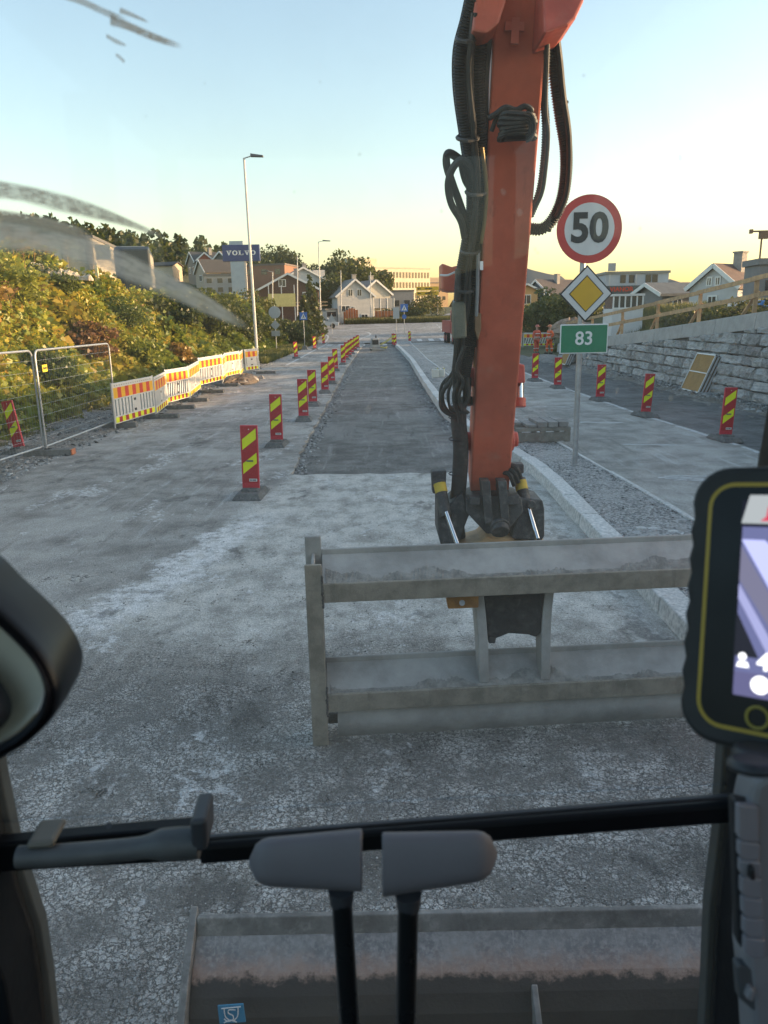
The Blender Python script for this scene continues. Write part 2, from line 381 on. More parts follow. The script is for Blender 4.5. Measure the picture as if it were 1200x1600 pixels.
# junction and the roads leading away
def strip(name, left, right, mat, n=40, dz=.0):
    L = spl([(a, b, 0) for a, b in left], 8); Rr = spl([(a, b, 0) for a, b in right], 8); m = min(len(L), len(Rr)); mb = MB(); vs = []
    k = 8
    for i in range(m):
        for j in range(k + 1):
            q = L[i].lerp(Rr[i], j / k); vs.append((q.x, q.y, float(base_z(q.y)) + dz))
    fs = [(i * (k + 1) + j, i * (k + 1) + j + 1, (i + 1) * (k + 1) + j + 1, (i + 1) * (k + 1) + j) for i in range(m - 1) for j in range(k)]
    mb.add(vs, fs); o = mb.build(name, mat, smooth=True); return struct(o)
strip('junction', [(-7.4, 78.6), (-7.6, 84), (-8.5, 92), (-12, 100), (-16, 112)], [(13.5, 78.6), (14, 84), (14, 92), (14, 100), (14, 113.5)], FARR, dz=.02)
strip('side_road', [(-10, 97), (-16, 98), (-30, 102), (-50, 110)], [(-10, 113), (-16, 112), (-30, 113), (-50, 120)], FARR, dz=.035)
strip('hill_road', [(6, 110), (9, 130), (14, 160), (20, 190), (30, 225), (45, 260)], [(13.8, 110), (19, 130), (25, 160), (32, 190), (44, 225), (62, 260)], FARR, dz=.04)

# ---- painted road markings (each stroke worn)
t = NT('worn_white_paint'); p = t.pos()
c = t.mix(t.ss(t.noise(p, 7, 7, .75), .5, .62), (.62, .62, .6), (.25, .25, .245)); t.bsdf(c, .7, 0); PAINT = t.mat
def marking(pts, wd, dz=.026, group='white road markings', jagd=0):
    L = spl([(a, b, 0) for a, b in pts], 6); mb = MB(); vs = []
    for i, q in enumerate(L):
        tt = (L[min(i + 1, len(L) - 1)] - L[max(i - 1, 0)]).normalized(); nn = Vector((-tt.y, tt.x, 0)) * wd / 2
        for s_ in (-1, 1):
            r_ = q + nn * s_ * (1 + random.uniform(-jagd, jagd)); vs.append((r_.x, r_.y, float(base_z(r_.y)) + dz))
    mb.add(vs, [(2 * i, 2 * i + 1, 2 * i + 3, 2 * i + 2) for i in range(len(L) - 1)])
    o = mb.build('road_marking', PAINT); struct(o); return o
def gp(*pp): return [(G(a, b).x, G(a, b).y) for a, b in pp]
marking(gp((447, 571), (468, 560), (490, 548), (512, 537)), .16, .005)
marking([(-5.9, 79), (-5.7, 84), (-6.2, 91), (-8.5, 96.5), (-13, 99)], .2)
marking([(-3.0, 79.5), (-2.2, 84), (-1.2, 90), (-1.6, 95), (-3.2, 97)], .16)
for xx in np.arange(-4.9, 0.6, 1.05): marking([(xx, 74), (xx, 77.2)], .5, .008 if xx < -1.9 else -.045)
for xx in np.arange(4.0, 12.2, 1.2): marking([(xx, 79.5), (xx, 82.5)], .5)
for i in range(5): marking([(7.3 + .1 * i, 86 + i * 5), (7.35 + .1 * i, 88.4 + i * 5)], .14)
marking([(10, 113), (12.6, 130), (17.5, 160), (25, 190), (36, 225)], .3, .05)
marking([(9.4, 112), (11, 108), (12.5, 103), (12.8, 97)], .18)
marking([(-6, 111.2), (0, 112.6), (8, 112.8), (14, 112.6)], .5, .04)
for (a, b) in ((862, 636), (940, 660), (1015, 695)):
    q = G(a, b); marking([(q.x - .5, q.y + .1), (q.x, q.y), (q.x + .5, q.y - .12)], .09, .003, jagd=.8)
q = G(1072, 746); 
for k in range(4): marking([(q.x - .35 + random.uniform(-.1, .1), q.y + k * .11 - .2), (q.x + .35 + random.uniform(-.1, .1), q.y + k * .11 - .26)], .06, .003, jagd=.9)
for a, b in zip(np.arange(9, 60, 3.0), np.arange(11.8, 63, 3.0)):
    f = lambda yy: float(np.interp(yy, [-12, 15, 20, 27, 79], [7.35, 7.1, 6.8, 6.6, 6.5])) - .1
    marking([(f(a), a), (f((a + b) / 2), (a + b) / 2), (f(b), b)], .09, .002, jagd=.5)

# ---- traffic island with granite kerb stones
ISL = np.array([-12, 5, 10, 12, 14, 17, 20.6, 30, 46, 60, 72, 79]); XL = np.array([2.4, 2.4, 2.45, 2.5, 2.35, 1.95, 1.65, 1.62, 1.68, 1.5, 1.25, 1.2])
YR = np.array([-12, 5, 9, 11, 15, 19, 30, 46, 72, 79]); XR = np.array([3.9, 3.9, 3.85, 3.76, 3.54, 3.25, 3.0, 2.8, 2.9, 3.0])
xl = lambda y: float(np.interp(y, ISL, XL)); xr_ = lambda y: float(np.interp(y, YR, XR))
t = NT('crushed_stone_fill'); p = t.pos(); v1 = t.vor(p, 36, 'F1', 'Color'); d1 = t.vor(p, 36, 'F1')
g = t.mix(t.ss(t.xyz(v1)[0], .1, .95), (.17, .17, .165), (.52, .515, .49)); g = t.mix(t.ss(t.noise(p, .9, 6, .7), .45, .7), g, (.45, .44, .42))
t.bsdf(g, .95, 0, t.bump(t.math('ADD', t.math('MULTIPLY', d1, -1), t.noise(p, 6, 6, .7)), 1.0, .025)); FILL = t.mat
KERB = M('granite', (.6, .59, .56), .8, 0, .3, 24, .5, 80, .25, (.6, .6, .58), rnd=.1)
isl = MB(); yy = np.concatenate([np.arange(-11, 30, .3), np.arange(30, 78.5, 1.5)]); vs = []
for y_ in yy:
    a, b = xl(y_) + .2, xr_(y_) - .1
    for j in range(9):
        x_ = a + (b - a) * j / 8; vs.append((x_, y_, .115 + .018 * math.sin(j / 8 * math.pi) + random.gauss(0, .008)))
isl.add(vs, [(i * 9 + j, i * 9 + j + 1, (i + 1) * 9 + j + 1, (i + 1) * 9 + j) for i in range(len(yy) - 1) for j in range(8)])
island = isl.build('traffic_island', FILL, smooth=True); struct(island)
def kerb_stone(a, b, wd, z0, z1, out):
    a, b = Vector((*a, 0)), Vector((*b, 0)); tt = (b - a).normalized(); a = a + tt * .008; b = b - tt * .008
    nn = Vector((-tt.y, tt.x, 0)) * out; j = lambda: random.uniform(-.012, .012)
    bt = .035
    p = [a + Vector((0, 0, z0)), b + Vector((0, 0, z0)), b - nn * wd + Vector((0, 0, z0)), a - nn * wd + Vector((0, 0, z0))]
    q = [a - nn * (bt + j()) + Vector((0, 0, z1 + j())), b - nn * (bt + j()) + Vector((0, 0, z1 + j())), b - nn * wd + Vector((0, 0, z1 + j())), a - nn * wd + Vector((0, 0, z1 + j()))]
    mb = MB(); mb.hexa(p + q); return mb.build('kerb_stone', KERB, island, bev=.014, seg=2)
y_ = -1.0
while y_ < 77:
    L_ = random.uniform(.9, 1.15) if y_ < 40 else 1.8
    kerb_stone((xl(y_) - .03, y_), (xl(y_ + L_) - .03, y_ + L_), .27, -.2, .165, 1); y_ += L_
y_ = 2.0
while y_ < 77:
    L_ = random.uniform(.9, 1.15) if y_ < 40 else 1.8
    kerb_stone((xr_(y_ + L_), y_ + L_), (xr_(y_), y_), .11, -.1, .13, 1); y_ += L_
# a few setts that are laid already at the near end of the island
SETT = M('sett_granite', (.5, .495, .475), .85, 0, .25, 20, .5, 70, .3, (.5, .5, .48), rnd=.25)
mb = MB(); mb.box((0, 0, 0), (.13, .1, .1), top=(.9, .88)); s0 = mb.build('sett', SETT, island, bev=.008, seg=1)
first = True
for r_ in range(11):
    for k in range(8):
        y_ = 7.5 + r_ * .118; x_ = xl(y_) + .285 + k * .142 + (r_ % 2) * .05
        if random.random() < .3 + .03 * k: continue
        s = s0 if first else s0.copy()
        if not first: col.objects.link(s)
        first = False
        s.location = (x_, y_, .084 + random.gauss(0, .008)); s.rotation_euler = (random.gauss(0, .04), random.gauss(0, .04), random.gauss(0, .06))
# loose crumbs of asphalt and stones on the road
def crumbs(name, n, area, smin, smax, mat, zf=None, label=None):
    base = np.array([(-1, -1, -.4), (1, -1, -.4), (1, 1, -.4), (-1, 1, -.4), (-.6, -.6, .6), (.6, -.6, .6), (.6, .6, .6), (-.6, .6, .6)])
    fb = np.array([(4, 5, 6, 7), (0, 1, 5, 4), (1, 2, 6, 5), (2, 3, 7, 6), (3, 0, 4, 7)])
    P = area(n); n = len(P); s = smin * (smax / smin) ** (rng.random(n) ** 2.2)
    Vv = base[None] * (1 + rng.normal(0, .28, (n, 8, 3))) * s[:, None, None] * np.array([1, 1, .8])
    a = rng.random(n) * 6.28; ca, sa = np.cos(a)[:, None], np.sin(a)[:, None]
    x = Vv[..., 0] * ca - Vv[..., 1] * sa; y = Vv[..., 0] * sa + Vv[..., 1] * ca
    Vv = np.stack([x, y, Vv[..., 2]], 2) + P[:, None, :]
    g = np.clip(rng.normal(.24, .11, n), .05, .55); tint = np.stack([g, g, g * .96], 1)
    o = mesh_np(name, Vv.reshape(-1, 3), (fb[None] + (np.arange(n) * 8)[:, None, None]).reshape(-1, 4), mat, np.repeat(tint, 8, 0))
    tag(o, label, 'gravel', kind='stuff'); return o
t = NT('crumb'); t.bsdf(t.n('ShaderNodeVertexColor', layer_name='tint').outputs[0], .95, Specular_IOR_Level=.2); CRUMB = t.mat
def area1(n):
    y = 1.6 + rng.random(n) ** 1.5 * 11; x = rng.uniform(-.5, .5, n) * (y * 1.0 + 1.2); k = (x < 2.3) & ((y < 12.7)); 
    return np.stack([x, y, np.zeros(n)], 1)[k]
crumbs('loose_crumbs', 14000, area1, .002, .009, CRUMB, label='loose crumbs of broken asphalt scattered over the near road')
def area2(n): return np.stack([rng.uniform(-8.6, -6.35, n), 8 + rng.random(n) * 40, np.full(n, .015)], 1)
crumbs('shoulder_stones', 7000, area2, .01, .05, CRUMB, label='loose stones along the gravel shoulder under the fence')
def area3(n):
    y = 5 + rng.random(n) * 30; f = rng.random(n); a = np.interp(y, ISL, XL) + .22; b = np.interp(y, YR, XR) - .12
    return np.stack([a + (b - a) * f, y, np.full(n, .125)], 1)
crumbs('island_stones', 6000, area3, .006, .022, CRUMB, label='crushed stone filling the traffic island behind its kerb')
def area4(n):
    y = 12.9 + rng.random(n) ** 1.6 * 40; return np.stack([np.where(rng.random(n) < .5, -1.6 + np.abs(rng.normal(0, .12, n)), np.interp(y, ISL, XL) - np.abs(rng.normal(0, .18, n))), y, np.full(n, -.05)], 1)
crumbs('edge_rubble', 3500, area4, .008, .035, CRUMB, label='broken asphalt rubble along both edges of the milled lane')
def area5(n): return np.stack([10.0 + rng.normal(0, .25, n) - .5 * 0, 8 + rng.random(n) * 34, np.full(n, .13)], 1)
crumbs('berm_stones', 3500, area5, .015, .06, CRUMB, label='loose stones lying at the foot of the stone wall')

# ================================================================== TEXT
def text_mesh(s, size, bold=.0, depth=.004, xs_=1.0):
    cu = bpy.data.curves.new('lettering', 'FONT'); cu.body = s; cu.size = size; cu.offset = bold; cu.extrude = depth / 2
    cu.align_x = 'CENTER'; cu.align_y = 'CENTER'; cu.resolution_u = 4
    ob = bpy.data.objects.new('tmp', cu); col.objects.link(ob)
    dg = bpy.context.evaluated_depsgraph_get(); me = bpy.data.meshes.new_from_object(ob.evaluated_get(dg))
    bpy.data.objects.remove(ob)
    # local x right, y up  ->  x right, z up, facing -Y
    for v in me.vertices: v.co = Vector((v.co.x * xs_, -v.co.z, v.co.y))
    return me
def text(s, size, mat, parent, loc, bold=0, depth=.004, rz=0, xs_=1.0, name='lettering'):
    me = text_mesh(s, size, bold, depth, xs_); me.materials.clear(); me.materials.append(mat)
    o = bpy.data.objects.new(name, me); col.objects.link(o); o.parent = parent; o.location = loc; o.rotation_euler = (0, 0, rz); return o

ORD = ['', 'first', 'second', 'third', 'fourth', 'fifth', 'sixth', 'seventh', 'eighth', 'ninth', 'tenth', 'eleventh', 'twelfth', 'thirteenth']
# ================================================================== MARKER PANELS
RED = M('marker_red', (.42, .022, .03), .5, 0, .1, 5, 0, dust=.2, dustc=(.35, .2, .18))
REDL = M('marker_red_rim', (.55, .04, .06), .5, 0, .08, 5)
YEL = M('fluorescent_yellow', (.78, .83, .015), .45, 0, .05, 5)
WHITE = M('white_plastic', (.72, .72, .7), .5, 0, .06, 4, dust=.25, dustc=(.45, .44, .41))
RUBBER = M('grey_rubber', (.115, .115, .11), .85, 0, .25, 9, .3, 60, .5, (.3, .3, .28), rnd=.15)
DARK = M('black_plastic', (.018, .018, .02), .5, 0, .2, 8)
STEEL = M('galvanised_steel', (.42, .43, .44), .45, .6, .12, 10, 0, dust=.2)
def make_marker():
    r = empty('marker_panel', (0, 0, 0))
    b = MB(); b.box((0, 0, .045), (.44, .78, .09), top=(.72, .8)); b.box((0, 0, .105), (.27, .3, .035), top=(.9, .9)); bo = b.build('foot', RUBBER, r, bev=.012)
    s = MB(); s.bb(-.07, .07, -.312, -.302, .05, .062); s.build('grip_slot', DARK, bo)
    p = MB(); p.bb(-.13, .13, -.02, .02, .115, 1.07); pl = p.build('panel', REDL, r, bev=.006)
    f = MB(); f.bb(-.118, .118, -.0225, -.0195, .2, 1.055); f.build('red_sheeting', RED, pl)
    for z0 in (.335, .70):
        q = MB(); q.prism([(-.105, -.0225, z0), (.105, -.0225, z0 + .165), (.105, -.0225, z0 + .325), (-.105, -.0225, z0 + .16)], (0, -.0015, 0)); q.build('yellow_stripe', YEL, pl)
    q = MB(); q.prism([(-.105, .0205, .335), (-.105, .0205, .495), (.105, .0205, .66), (.105, .0205, .50)], (0, .0015, 0)); q.build('yellow_stripe', YEL, pl)
    h = MB(); h.tube([(-.05, -.03, .535), (.05, -.03, .535)], .012, 6); h.build('handle', RUBBER, pl)
    l = MB(); l.bb(-.02, .1, -.0245, -.0225, .22, .262); lo = l.build('sticker', WHITE, pl)
    l = MB(); [l.bb(x, x + .012, -.0262, -.0245, .23, .252) for x in (-.01, .012, .034, .052, .07)]; l.build('sticker_print', DARK, lo)
    e = MB(); e.cyl((0, -.024, 1.01), (0, -.0225, 1.01), .008, 8); e.build('rivet', WHITE, pl)
    return r
mk = make_marker(); mk_used = [False]
def marker(loc, label, group, rz=0, tilt=0, lean=0):
    o = mk if not mk_used[0] else copy_tree(mk); mk_used[0] = True
    o.location = loc; o.rotation_euler = (lean, tilt, rz); tag(o, label, 'marker', group); return o
left = [(388, 785), (430, 702), (473, 662), (488, 638), (507, 618), (518, 603), (524, 583), (536, 573), (541, 565), (546, 560), (550, 556), (555, 551), (559, 547)]
for i, (a, b) in enumerate(left):
    q = G(a, b + (-3 if i else -4)); 
    tail = ' standing alone at the near end' if i == 0 else ''
    marker((q.x, q.y + .3, 0), f'{ORD[i + 1]} red and yellow marker panel from the camera left of the milled lane', 'marker panels left of the milled lane', R(random.uniform(-4, 6)), R([1.2, 1.0, 0, -.6, .8, 0, -1, .5, 0, 1, 0, -1, 0][i]))
for i, (a, b, tl) in enumerate([(1139, 690, 2.2), (1012, 652, 4.0), (940, 627, .8), (873, 607, 0), (837, 596, .8)]):
    q = G(a, b); marker((q.x, q.y + .2, 0), f'{ORD[i + 1]} red and yellow marker panel from the camera before the stone wall', 'marker panels before the stone wall', R(random.uniform(-3, 12)), R(tl))
for i, (a, b) in enumerate([(463, 560), (492, 546), (506, 538)]):
    q = G(a, b); marker((q.x, q.y, 0), f'{ORD[i + 1]} small marker panel from the camera on the far left verge past the barriers', 'marker panels on the far left verge', R(20), R(-2.5))
for i, (a, b, l) in enumerate([(615, 540, 'far marker panel at the left tip of the traffic island beside the compactor'), (617.5, 541, 'far marker panel standing just right of the one at the island tip, overlapping it'), (640, 534, 'far marker panel right of the traffic island under the crossing sign')]):
    q = G(a, b); marker((q.x, q.y - i * .3, .0), l, 'marker panels at the junction', R(-8), R(-2))
q = G(31, 716); marker((q.x - .25, q.y + .6, .02), 'tilted marker panel behind the wire mesh fence at the left edge', None, R(-14), R(-9))

# ================================================================== WIRE MESH FENCE
def fence_panel(a, b, z, label, hh=1.98):
    a, b = Vector((a[0], a[1], z)), Vector((b[0], b[1], z)); L = (b - a).length; an = math.atan2(b.y - a.y, b.x - a.x)
    r = empty('mesh_fence', a, an)
    f = MB(); rr = .021; c = .14
    path = [(.0, 0, 0), (.0, 0, hh - c)] + [(c - c * math.cos(k * .26), 0, hh - c + c * math.sin(k * .26)) for k in range(1, 6)] + [(c, 0, hh), (L - c, 0, hh)] + [(L - c + c * math.sin(k * .26), 0, hh - c + c * math.cos(k * .26)) for k in range(1, 6)] + [(L, 0, hh - c), (L, 0, 0)]
    f.tube(path, rr, 8); f.tube([(0, 0, .09), (L, 0, .09)], rr, 8); f.build('frame', STEEL, r, smooth=True)
    m = MB()
    for k in range(1, int(L / .1)): m.tube([(k * .1, .012, .09), (k * .1, .012, hh)], .0017, 3, caps=False)
    for z_ in np.arange(.28, hh, .215): m.tube([(0, .012, z_), (L, .012, z_)], .0022, 3, caps=False)
    m.build('wire_mesh', STEEL, r)
    tag(r, label, 'fence', 'mesh fence panels at the left'); return r
p0 = G(72, 712); p1 = G(183, 668); FZ = .1
fb = fence_panel((p0.x + .03, p0.y), (p1.x, p1.y), FZ, 'wire mesh fence panel with yellow tag next to the barrier boards')
y_ = MB(); y_.bb(.2, .42, -.03, -.022, 1.55, 1.69); yt = y_.build('name_tag', M('tag_yellow', (.7, .55, .03), .6), fb)
y_ = MB(); [y_.bb(.22 + k * .027, .235 + k * .027, -.033, -.03, 1.6, 1.645) for k in range(7)]; y_.build('print', DARK, yt)
dirf = (Vector((p1.x, p1.y)) - Vector((p0.x, p0.y))).normalized()
pa = Vector((p0.x - .03, p0.y)) - Vector((.07, .997)) * 3.45
fence_panel((pa.x - .1, pa.y), (p0.x - .03, p0.y), FZ, 'wire mesh fence panel cut off by the left edge of the picture')
REDEND = M('orange_end', (.5, .17, .08), .75, 0, .2, 6, .2)
CONC = M('concrete_block', (.17, .165, .155), .9, 0, .2, 8, .4, 40, .3)
def foot_block(loc, rz, label, L=.75, wd=.24, hgt=.13, orange=False, mat=CONC):
    r = empty('fence_foot', loc, rz); b = MB(); b.box((0, 0, hgt / 2), (L, wd, hgt), top=(.96, .86)); b.build('block', mat, r, bev=.015)
    e = MB(); e.bb(L / 2 - .005, L / 2 + .03, -wd * .46, wd * .46, .008, hgt * .95)
    if orange: e.build('end_cap', REDEND, r, bev=.01)
    g = MB(); g.bb(-.06, .06, -.04, .04, hgt - .005, hgt + .02); g.build('socket', DARK, r)
    tag(r, label, 'foot block', 'rubber feet of the fence and barriers'); return r
foot_block((p0.x + .05, p0.y + .02, .0), R(4), 'grey fence foot with orange end where the two mesh fence panels meet', .95, orange=True)
foot_block((p1.x + .08, p1.y, .0), R(4), 'grey foot block under the fence end and the first barrier board', .85)

# ================================================================== BARRIER BOARDS
BRED = M('sheeting_red', (.6, .045, .02), .45, 0, .08, 5); BYEL = M('sheeting_yellow', (.8, .42, .012), .45, 0, .06, 5)
BW = M('barrier_white', (.6, .585, .55), .5, 0, .06, 4, dust=.2, dustc=(.5, .47, .42))
def barrier(a, b, z, style, label, zb=0.0):
    a = Vector((a[0], a[1], z)); b = Vector((b[0], b[1], zb)); L = Vector((b.x - a.x, b.y - a.y)).length; an = math.atan2(b.y - a.y, b.x - a.x)
    r = empty('barrier_board', a, an); r.rotation_euler = (0, -math.atan2(b.z - a.z, L), an); th = .045
    bd = MB(); g = .02
    bd.bb(g, L - g, -th / 2, th / 2, .12, .30); bd.bb(g, L - g, -th / 2, th / 2, .70, 1.1); bd.bb(g, g + .06, -th / 2, th / 2, .30, .70); bd.bb(L - g - .06, L - g, -th / 2, th / 2, .30, .70)
    body = bd.build('board', BW, r, bev=.008)
    n = max(6, int(L / .2))
    for k in range(n):
        x = .12 + (L - .24) * (k + .5) / n
        s = MB()
        if style == 0:
            if k == n // 2 and L > 1: s.bb(x - .14, x + .14, -.018, .018, .30, .70)
            else: s.bb(x - .055, x + .055, -.018, .018, .30, .70)
        else: s.prism([(x - .1, -.018, .30), (x - .015, -.018, .30), (x + .1, -.018, .70), (x + .015, -.018, .70)], (0, .036, 0))
        s.build('slat', BW, body)
    for nm, z0, z1, nn in (('upper_band', .735, .99, max(5, int(L / .23)) | 1), ('lower_band', .145, .275, max(7, int(L / .19)) | 1)):
        q = MB(); wd = (L - .1) / nn
        for k in range(nn): q.bb(.05 + k * wd, .05 + (k + 1) * wd, -th / 2 - .003, th / 2 + .003, z0, z1, k % 2)
        q.build(nm, [BYEL, BRED] if z0 > .5 else [YEL, RED], body)
    dk = MB(); xm = L * .5
    for z_ in (.36, .62): dk.bb(xm - .06, xm + .06, -.0225, -.018, z_ - .03, z_ + .03)
    dk.build('print', DARK, body)
    cl = MB(); [cl.bb(k, k + .03, -.028, -.0215, 1.03, 1.05) for k in np.arange(.12, L - .1, .13)]; cl.build('clip_row', RUBBER, body)
    for x in (0.0, L): 
        pp = MB(); pp.tube([(x, 0, .02), (x, 0, 1.12)], .024, 8); pp.build('post', STEEL, r, smooth=True)
    tag(r, label, 'barrier', 'striped barrier boards along the left road edge'); return r
bp = [(185, 668), (238, 648), (267, 634), (291, 623), (319, 610), (343, 600), (357, 593), (370, 586), (384, 580.5), (405, 577)]
bq = []
for i, (a, b) in enumerate(bp): bq.append(G(a, b, .1))
bq[6] = Yat(356.5, 590, bq[5].y + 2.0); bq[7] = Yat(371, 584, bq[6].y + 2.1); bq[8] = Yat(384, 580, bq[7].y + 1.9); bq[9] = Yat(404, 577, bq[8].y + .9)
sty = [0, 0, 1, 0, 1, 0, 0, 1, 0]
for i in range(9):
    a, b = bq[i].copy(), bq[i + 1].copy(); dn = (b - a).normalized(); nn_ = Vector((-dn.y, dn.x, 0)) * ((.1, -.09, .12, -.12, .16, -.1, .12, -.1, .05)[i]); a += dn * .05 + nn_; b += -dn * .05 - nn_
    tail = {0: 'nearest one beside the mesh fence', 8: 'last one by the lamp post', 4: 'standing highest with slanted slots'}.get(i, f'{ORD[i + 1]} from the mesh fence')
    barrier((a.x, a.y), (b.x, b.y), (.05, .0, .06, .04, .16, .05, .12, .04, .1)[i], sty[i], f'white barrier board with red and yellow stripes, {tail}', (.05, .02, .04, .08, .16, .1, .12, .1, .12)[i])
for i, (k, dx) in enumerate([(1, .25), (2, .25), (3, .25), (4, .25), (5, .3), (9, .35)]):
    q = bq[k]; nm = ORD[i + 2] if i < 5 else 'last'
    foot_block((q.x + dx, q.y, 0), R(2), f'dark foot block under the barrier boards, {nm} from the mesh fence', .95, .26, .12, mat=RUBBER)
_b = barrier((8.6, 60.5), (10.9, 60.7), .05, 1, 'striped white barrier board behind the left worker', .05)
_b = barrier((11.0, 60.7), (13.4, 60.5), .05, 1, 'striped white barrier board behind the right worker', .05)
# heap of soil pushed against the barriers
def lump(name, c, r, mat, label, cat, n=26, kind=None, seed=1):
    rg = np.random.default_rng(seed); vs = []; fs = []; nr = 9
    for i in range(nr + 1):
        for j in range(n):
            t_ = i / nr; a = 2 * math.pi * j / n; rad = math.sin(t_ * math.pi / 2) if i else 0.001
            k = 1 + .22 * math.sin(3 * a + seed) + rg.normal(0, .07)
            h = math.cos(t_ * math.pi / 2) ** 1.2 * (1 + rg.normal(0, .12))
            vs.append((c[0] + r[0] * rad * math.cos(a) * k, c[1] + r[1] * rad * math.sin(a) * k, c[2] + r[2] * h - .02))
    for i in range(nr):
        for j in range(n): fs.append((i * n + j, (i + 1) * n + j, (i + 1) * n + (j + 1) % n, i * n + (j + 1) % n))
    mb = MB(); mb.add(vs, fs); o = mb.build(name, mat, smooth=False); tag(o, label, cat, kind=kind); return o
SOIL = M('dry_soil', (.19, .14, .095), .95, 0, .3, 4, .8, 30)
q = bq[6]; lump('soil_heap', (q.x + .55, q.y + .3, 0), (.7, 2.2, .3), SOIL, 'brown soil heap lying against the far barrier boards', 'soil', kind='stuff', seed=3)
ST0 = M('pale_rock', (.34, .31, .27), .9, 0, .25, 5, .5, 25, rnd=.2)
for i, (dx, dy, s) in enumerate([(.9, -1.2, .16), (1.0, .4, .2), (1.15, 1.6, .14), (.8, -2.0, .12)]):
    lump('rock', (q.x + dx, q.y + dy, 0), (s, s * 1.3, s * 1.2), ST0, f'pale rock at the foot of the soil heap, {ORD[i + 1]} from the left' if False else f'small pale rock by the soil heap, {["second", "third", "farthest", "nearest"][i]} along the barriers', 'rock', 9, seed=20 + i)

# ================================================================== STREET LAMPS AND ROAD SIGNS
POLE = M('lamp_pole', (.5, .5, .49), .5, .3, .1, 3, 0, dust=.15); LAMPH = M('lamp_head_grey', (.12, .12, .125), .5, .2, .1, 4)
def lamp(base, hgt, label, arm=.9, dirx=1, lean=0, head=True, group='street lamps'):
    r = empty('street_lamp', base); k = hgt
    p = MB(); p.tube([(0, 0, 0), (lean * .3 * k, 0, k * .3), (lean * k, 0, k)], [.085, .075, .05], 8); p.build('pole', POLE, r, smooth=True)
    if head:
        a = MB(); a.tube([(lean * k, 0, k - .02), (lean * k + dirx * arm * .4, 0, k + .08), (lean * k + dirx * arm * .62, 0, k + .1)], .03, 6); a.build('arm', POLE, r, smooth=True)
        h = MB(); h.prism([(lean * k + dirx * arm * .35, -.12, k + .04), (lean * k + dirx * arm, -.1, k + .02), (lean * k + dirx * arm, -.08, k + .1), (lean * k + dirx * arm * .35, -.1, k + .19)] if dirx > 0 else [(lean * k - arm * .35, -.12, k + .19), (lean * k - arm, -.1, k + .1), (lean * k - arm, -.08, k + .02), (lean * k - arm * .35, -.1, k + .04)], (0, .24, 0)); h.build('lamp_head', LAMPH, r, bev=.02)
    b = MB(); b.tube([(0, 0, 0), (0, 0, .5)], .11, 8); b.build('base_sleeve', POLE, r, smooth=True)
    tag(r, label, 'street lamp', group); return r
def lamp_px(px, top, y, label, **kw):
    q = Yat(px[0], top, y); gz = float(T(q.x, y)); b = Yat(px[1], 560, y); lamp((b.x, y, gz - .05), q.z - gz, label, lean=(q.x - b.x) / (q.z - gz), **kw)
lamp_px((381, 402), 245, 41, 'tall grey street lamp behind the last barrier board', arm=.95)
lamp_px((497.5, 503.5), 377, 88, 'grey street lamp standing at the far left corner of the junction', arm=1.3)
lamp_px((464.5, 467), 400, 105, 'slim lamp post in front of the brown gabled house', head=False)
lamp_px((532.5, 535), 422, 116, 'slim lamp post at the left corner of the grey white house', head=False)
lamp_px((579, 580.5), 424, 117, 'slim lamp post before the balcony of the far house', head=False)
lamp_px((426, 428), 424, 100, 'lamp post rising from the bushes beside the blue car maker sign', arm=1.4, dirx=-1)
lamp_px((850, 849), 451, 95, 'small street lamp in the bushes left of the diamond sign', arm=1.2, dirx=-1)
BACK = M('sign_back_aluminium', (.4, .41, .42), .5, .5, .08, 6); BLUE = M('sign_blue', (.03, .13, .42), .45, 0, .06, 5); SWHITE = M('sign_white', (.75, .75, .74), .45, 0, .05, 6)
SBLACK = M('sign_black', (.02, .02, .022), .5)
def post(r, h, rad=.03): 
    p = MB(); p.tube([(0, .05, 0), (0, .05, h)], rad, 8); return p.build('post', STEEL, r, smooth=True)
def sign_at(px, py, y, name, label, rz=0, cat='road sign', group=None):
    q = Yat(px, py, y); g = float(T(q.x, y)); r = empty(name, (q.x, y, g), rz); tag(r, label, cat, group); return r, q.z - g
def crossing_plate(r, z, s=.7):
    b = MB(); b.bb(-s / 2, s / 2, -.012, .0, z - s / 2, z + s / 2); pl = b.build('plate', BLUE, r, bev=.01)
    q = MB(); q.prism([(-s * .36, -.012, z - s * .33), (s * .36, -.012, z - s * .33), (0, -.012, z + s * .36)], (0, -.004, 0)); tri = q.build('white_triangle', SWHITE, pl)
    m = MB(); hy = -.0165; k = s
    m.cyl((.02 * k, hy, z + .13 * k), (.02 * k, hy - .003, z + .13 * k), .04 * k, 8)
    m.prism([(-.04 * k, hy, z + .08 * k), (-.07 * k, hy, z - .08 * k), (-.16 * k, hy, z - .28 * k), (-.08 * k, hy, z - .28 * k), (0, hy, z - .1 * k), (.1 * k, hy, z - .28 * k), (.17 * k, hy, z - .28 * k), (.06 * k, hy, z - .04 * k), (.05 * k, hy, z + .08 * k)], (0, -.003, 0))
    m.build('walking_figure', SBLACK, tri)
r, z = sign_at(474, 494, 66, 'crossing_sign', 'blue pedestrian crossing sign on the left verge beyond the barriers', group=None); post(r, z + .4); crossing_plate(r, z, .62)
b = MB(); b.box((0, .05, .15), (.5, .5, .34), top=(.7, .7)); b.build('concrete_foot', CONC, r)
r, z = sign_at(631.5, 481, 88, 'crossing_sign', 'blue pedestrian crossing sign on the traffic island at the junction'); post(r, z + .5); crossing_plate(r, z, .82)
b = MB(); b.cyl((0, 0, z - .95), (0, -.01, z - .95), .25, 16); b.build('round_plate', BLUE, r)
r, z = sign_at(429, 488, 60, 'road_sign', 'back of a round and diamond road sign on the left verge'); post(r, z + .5)
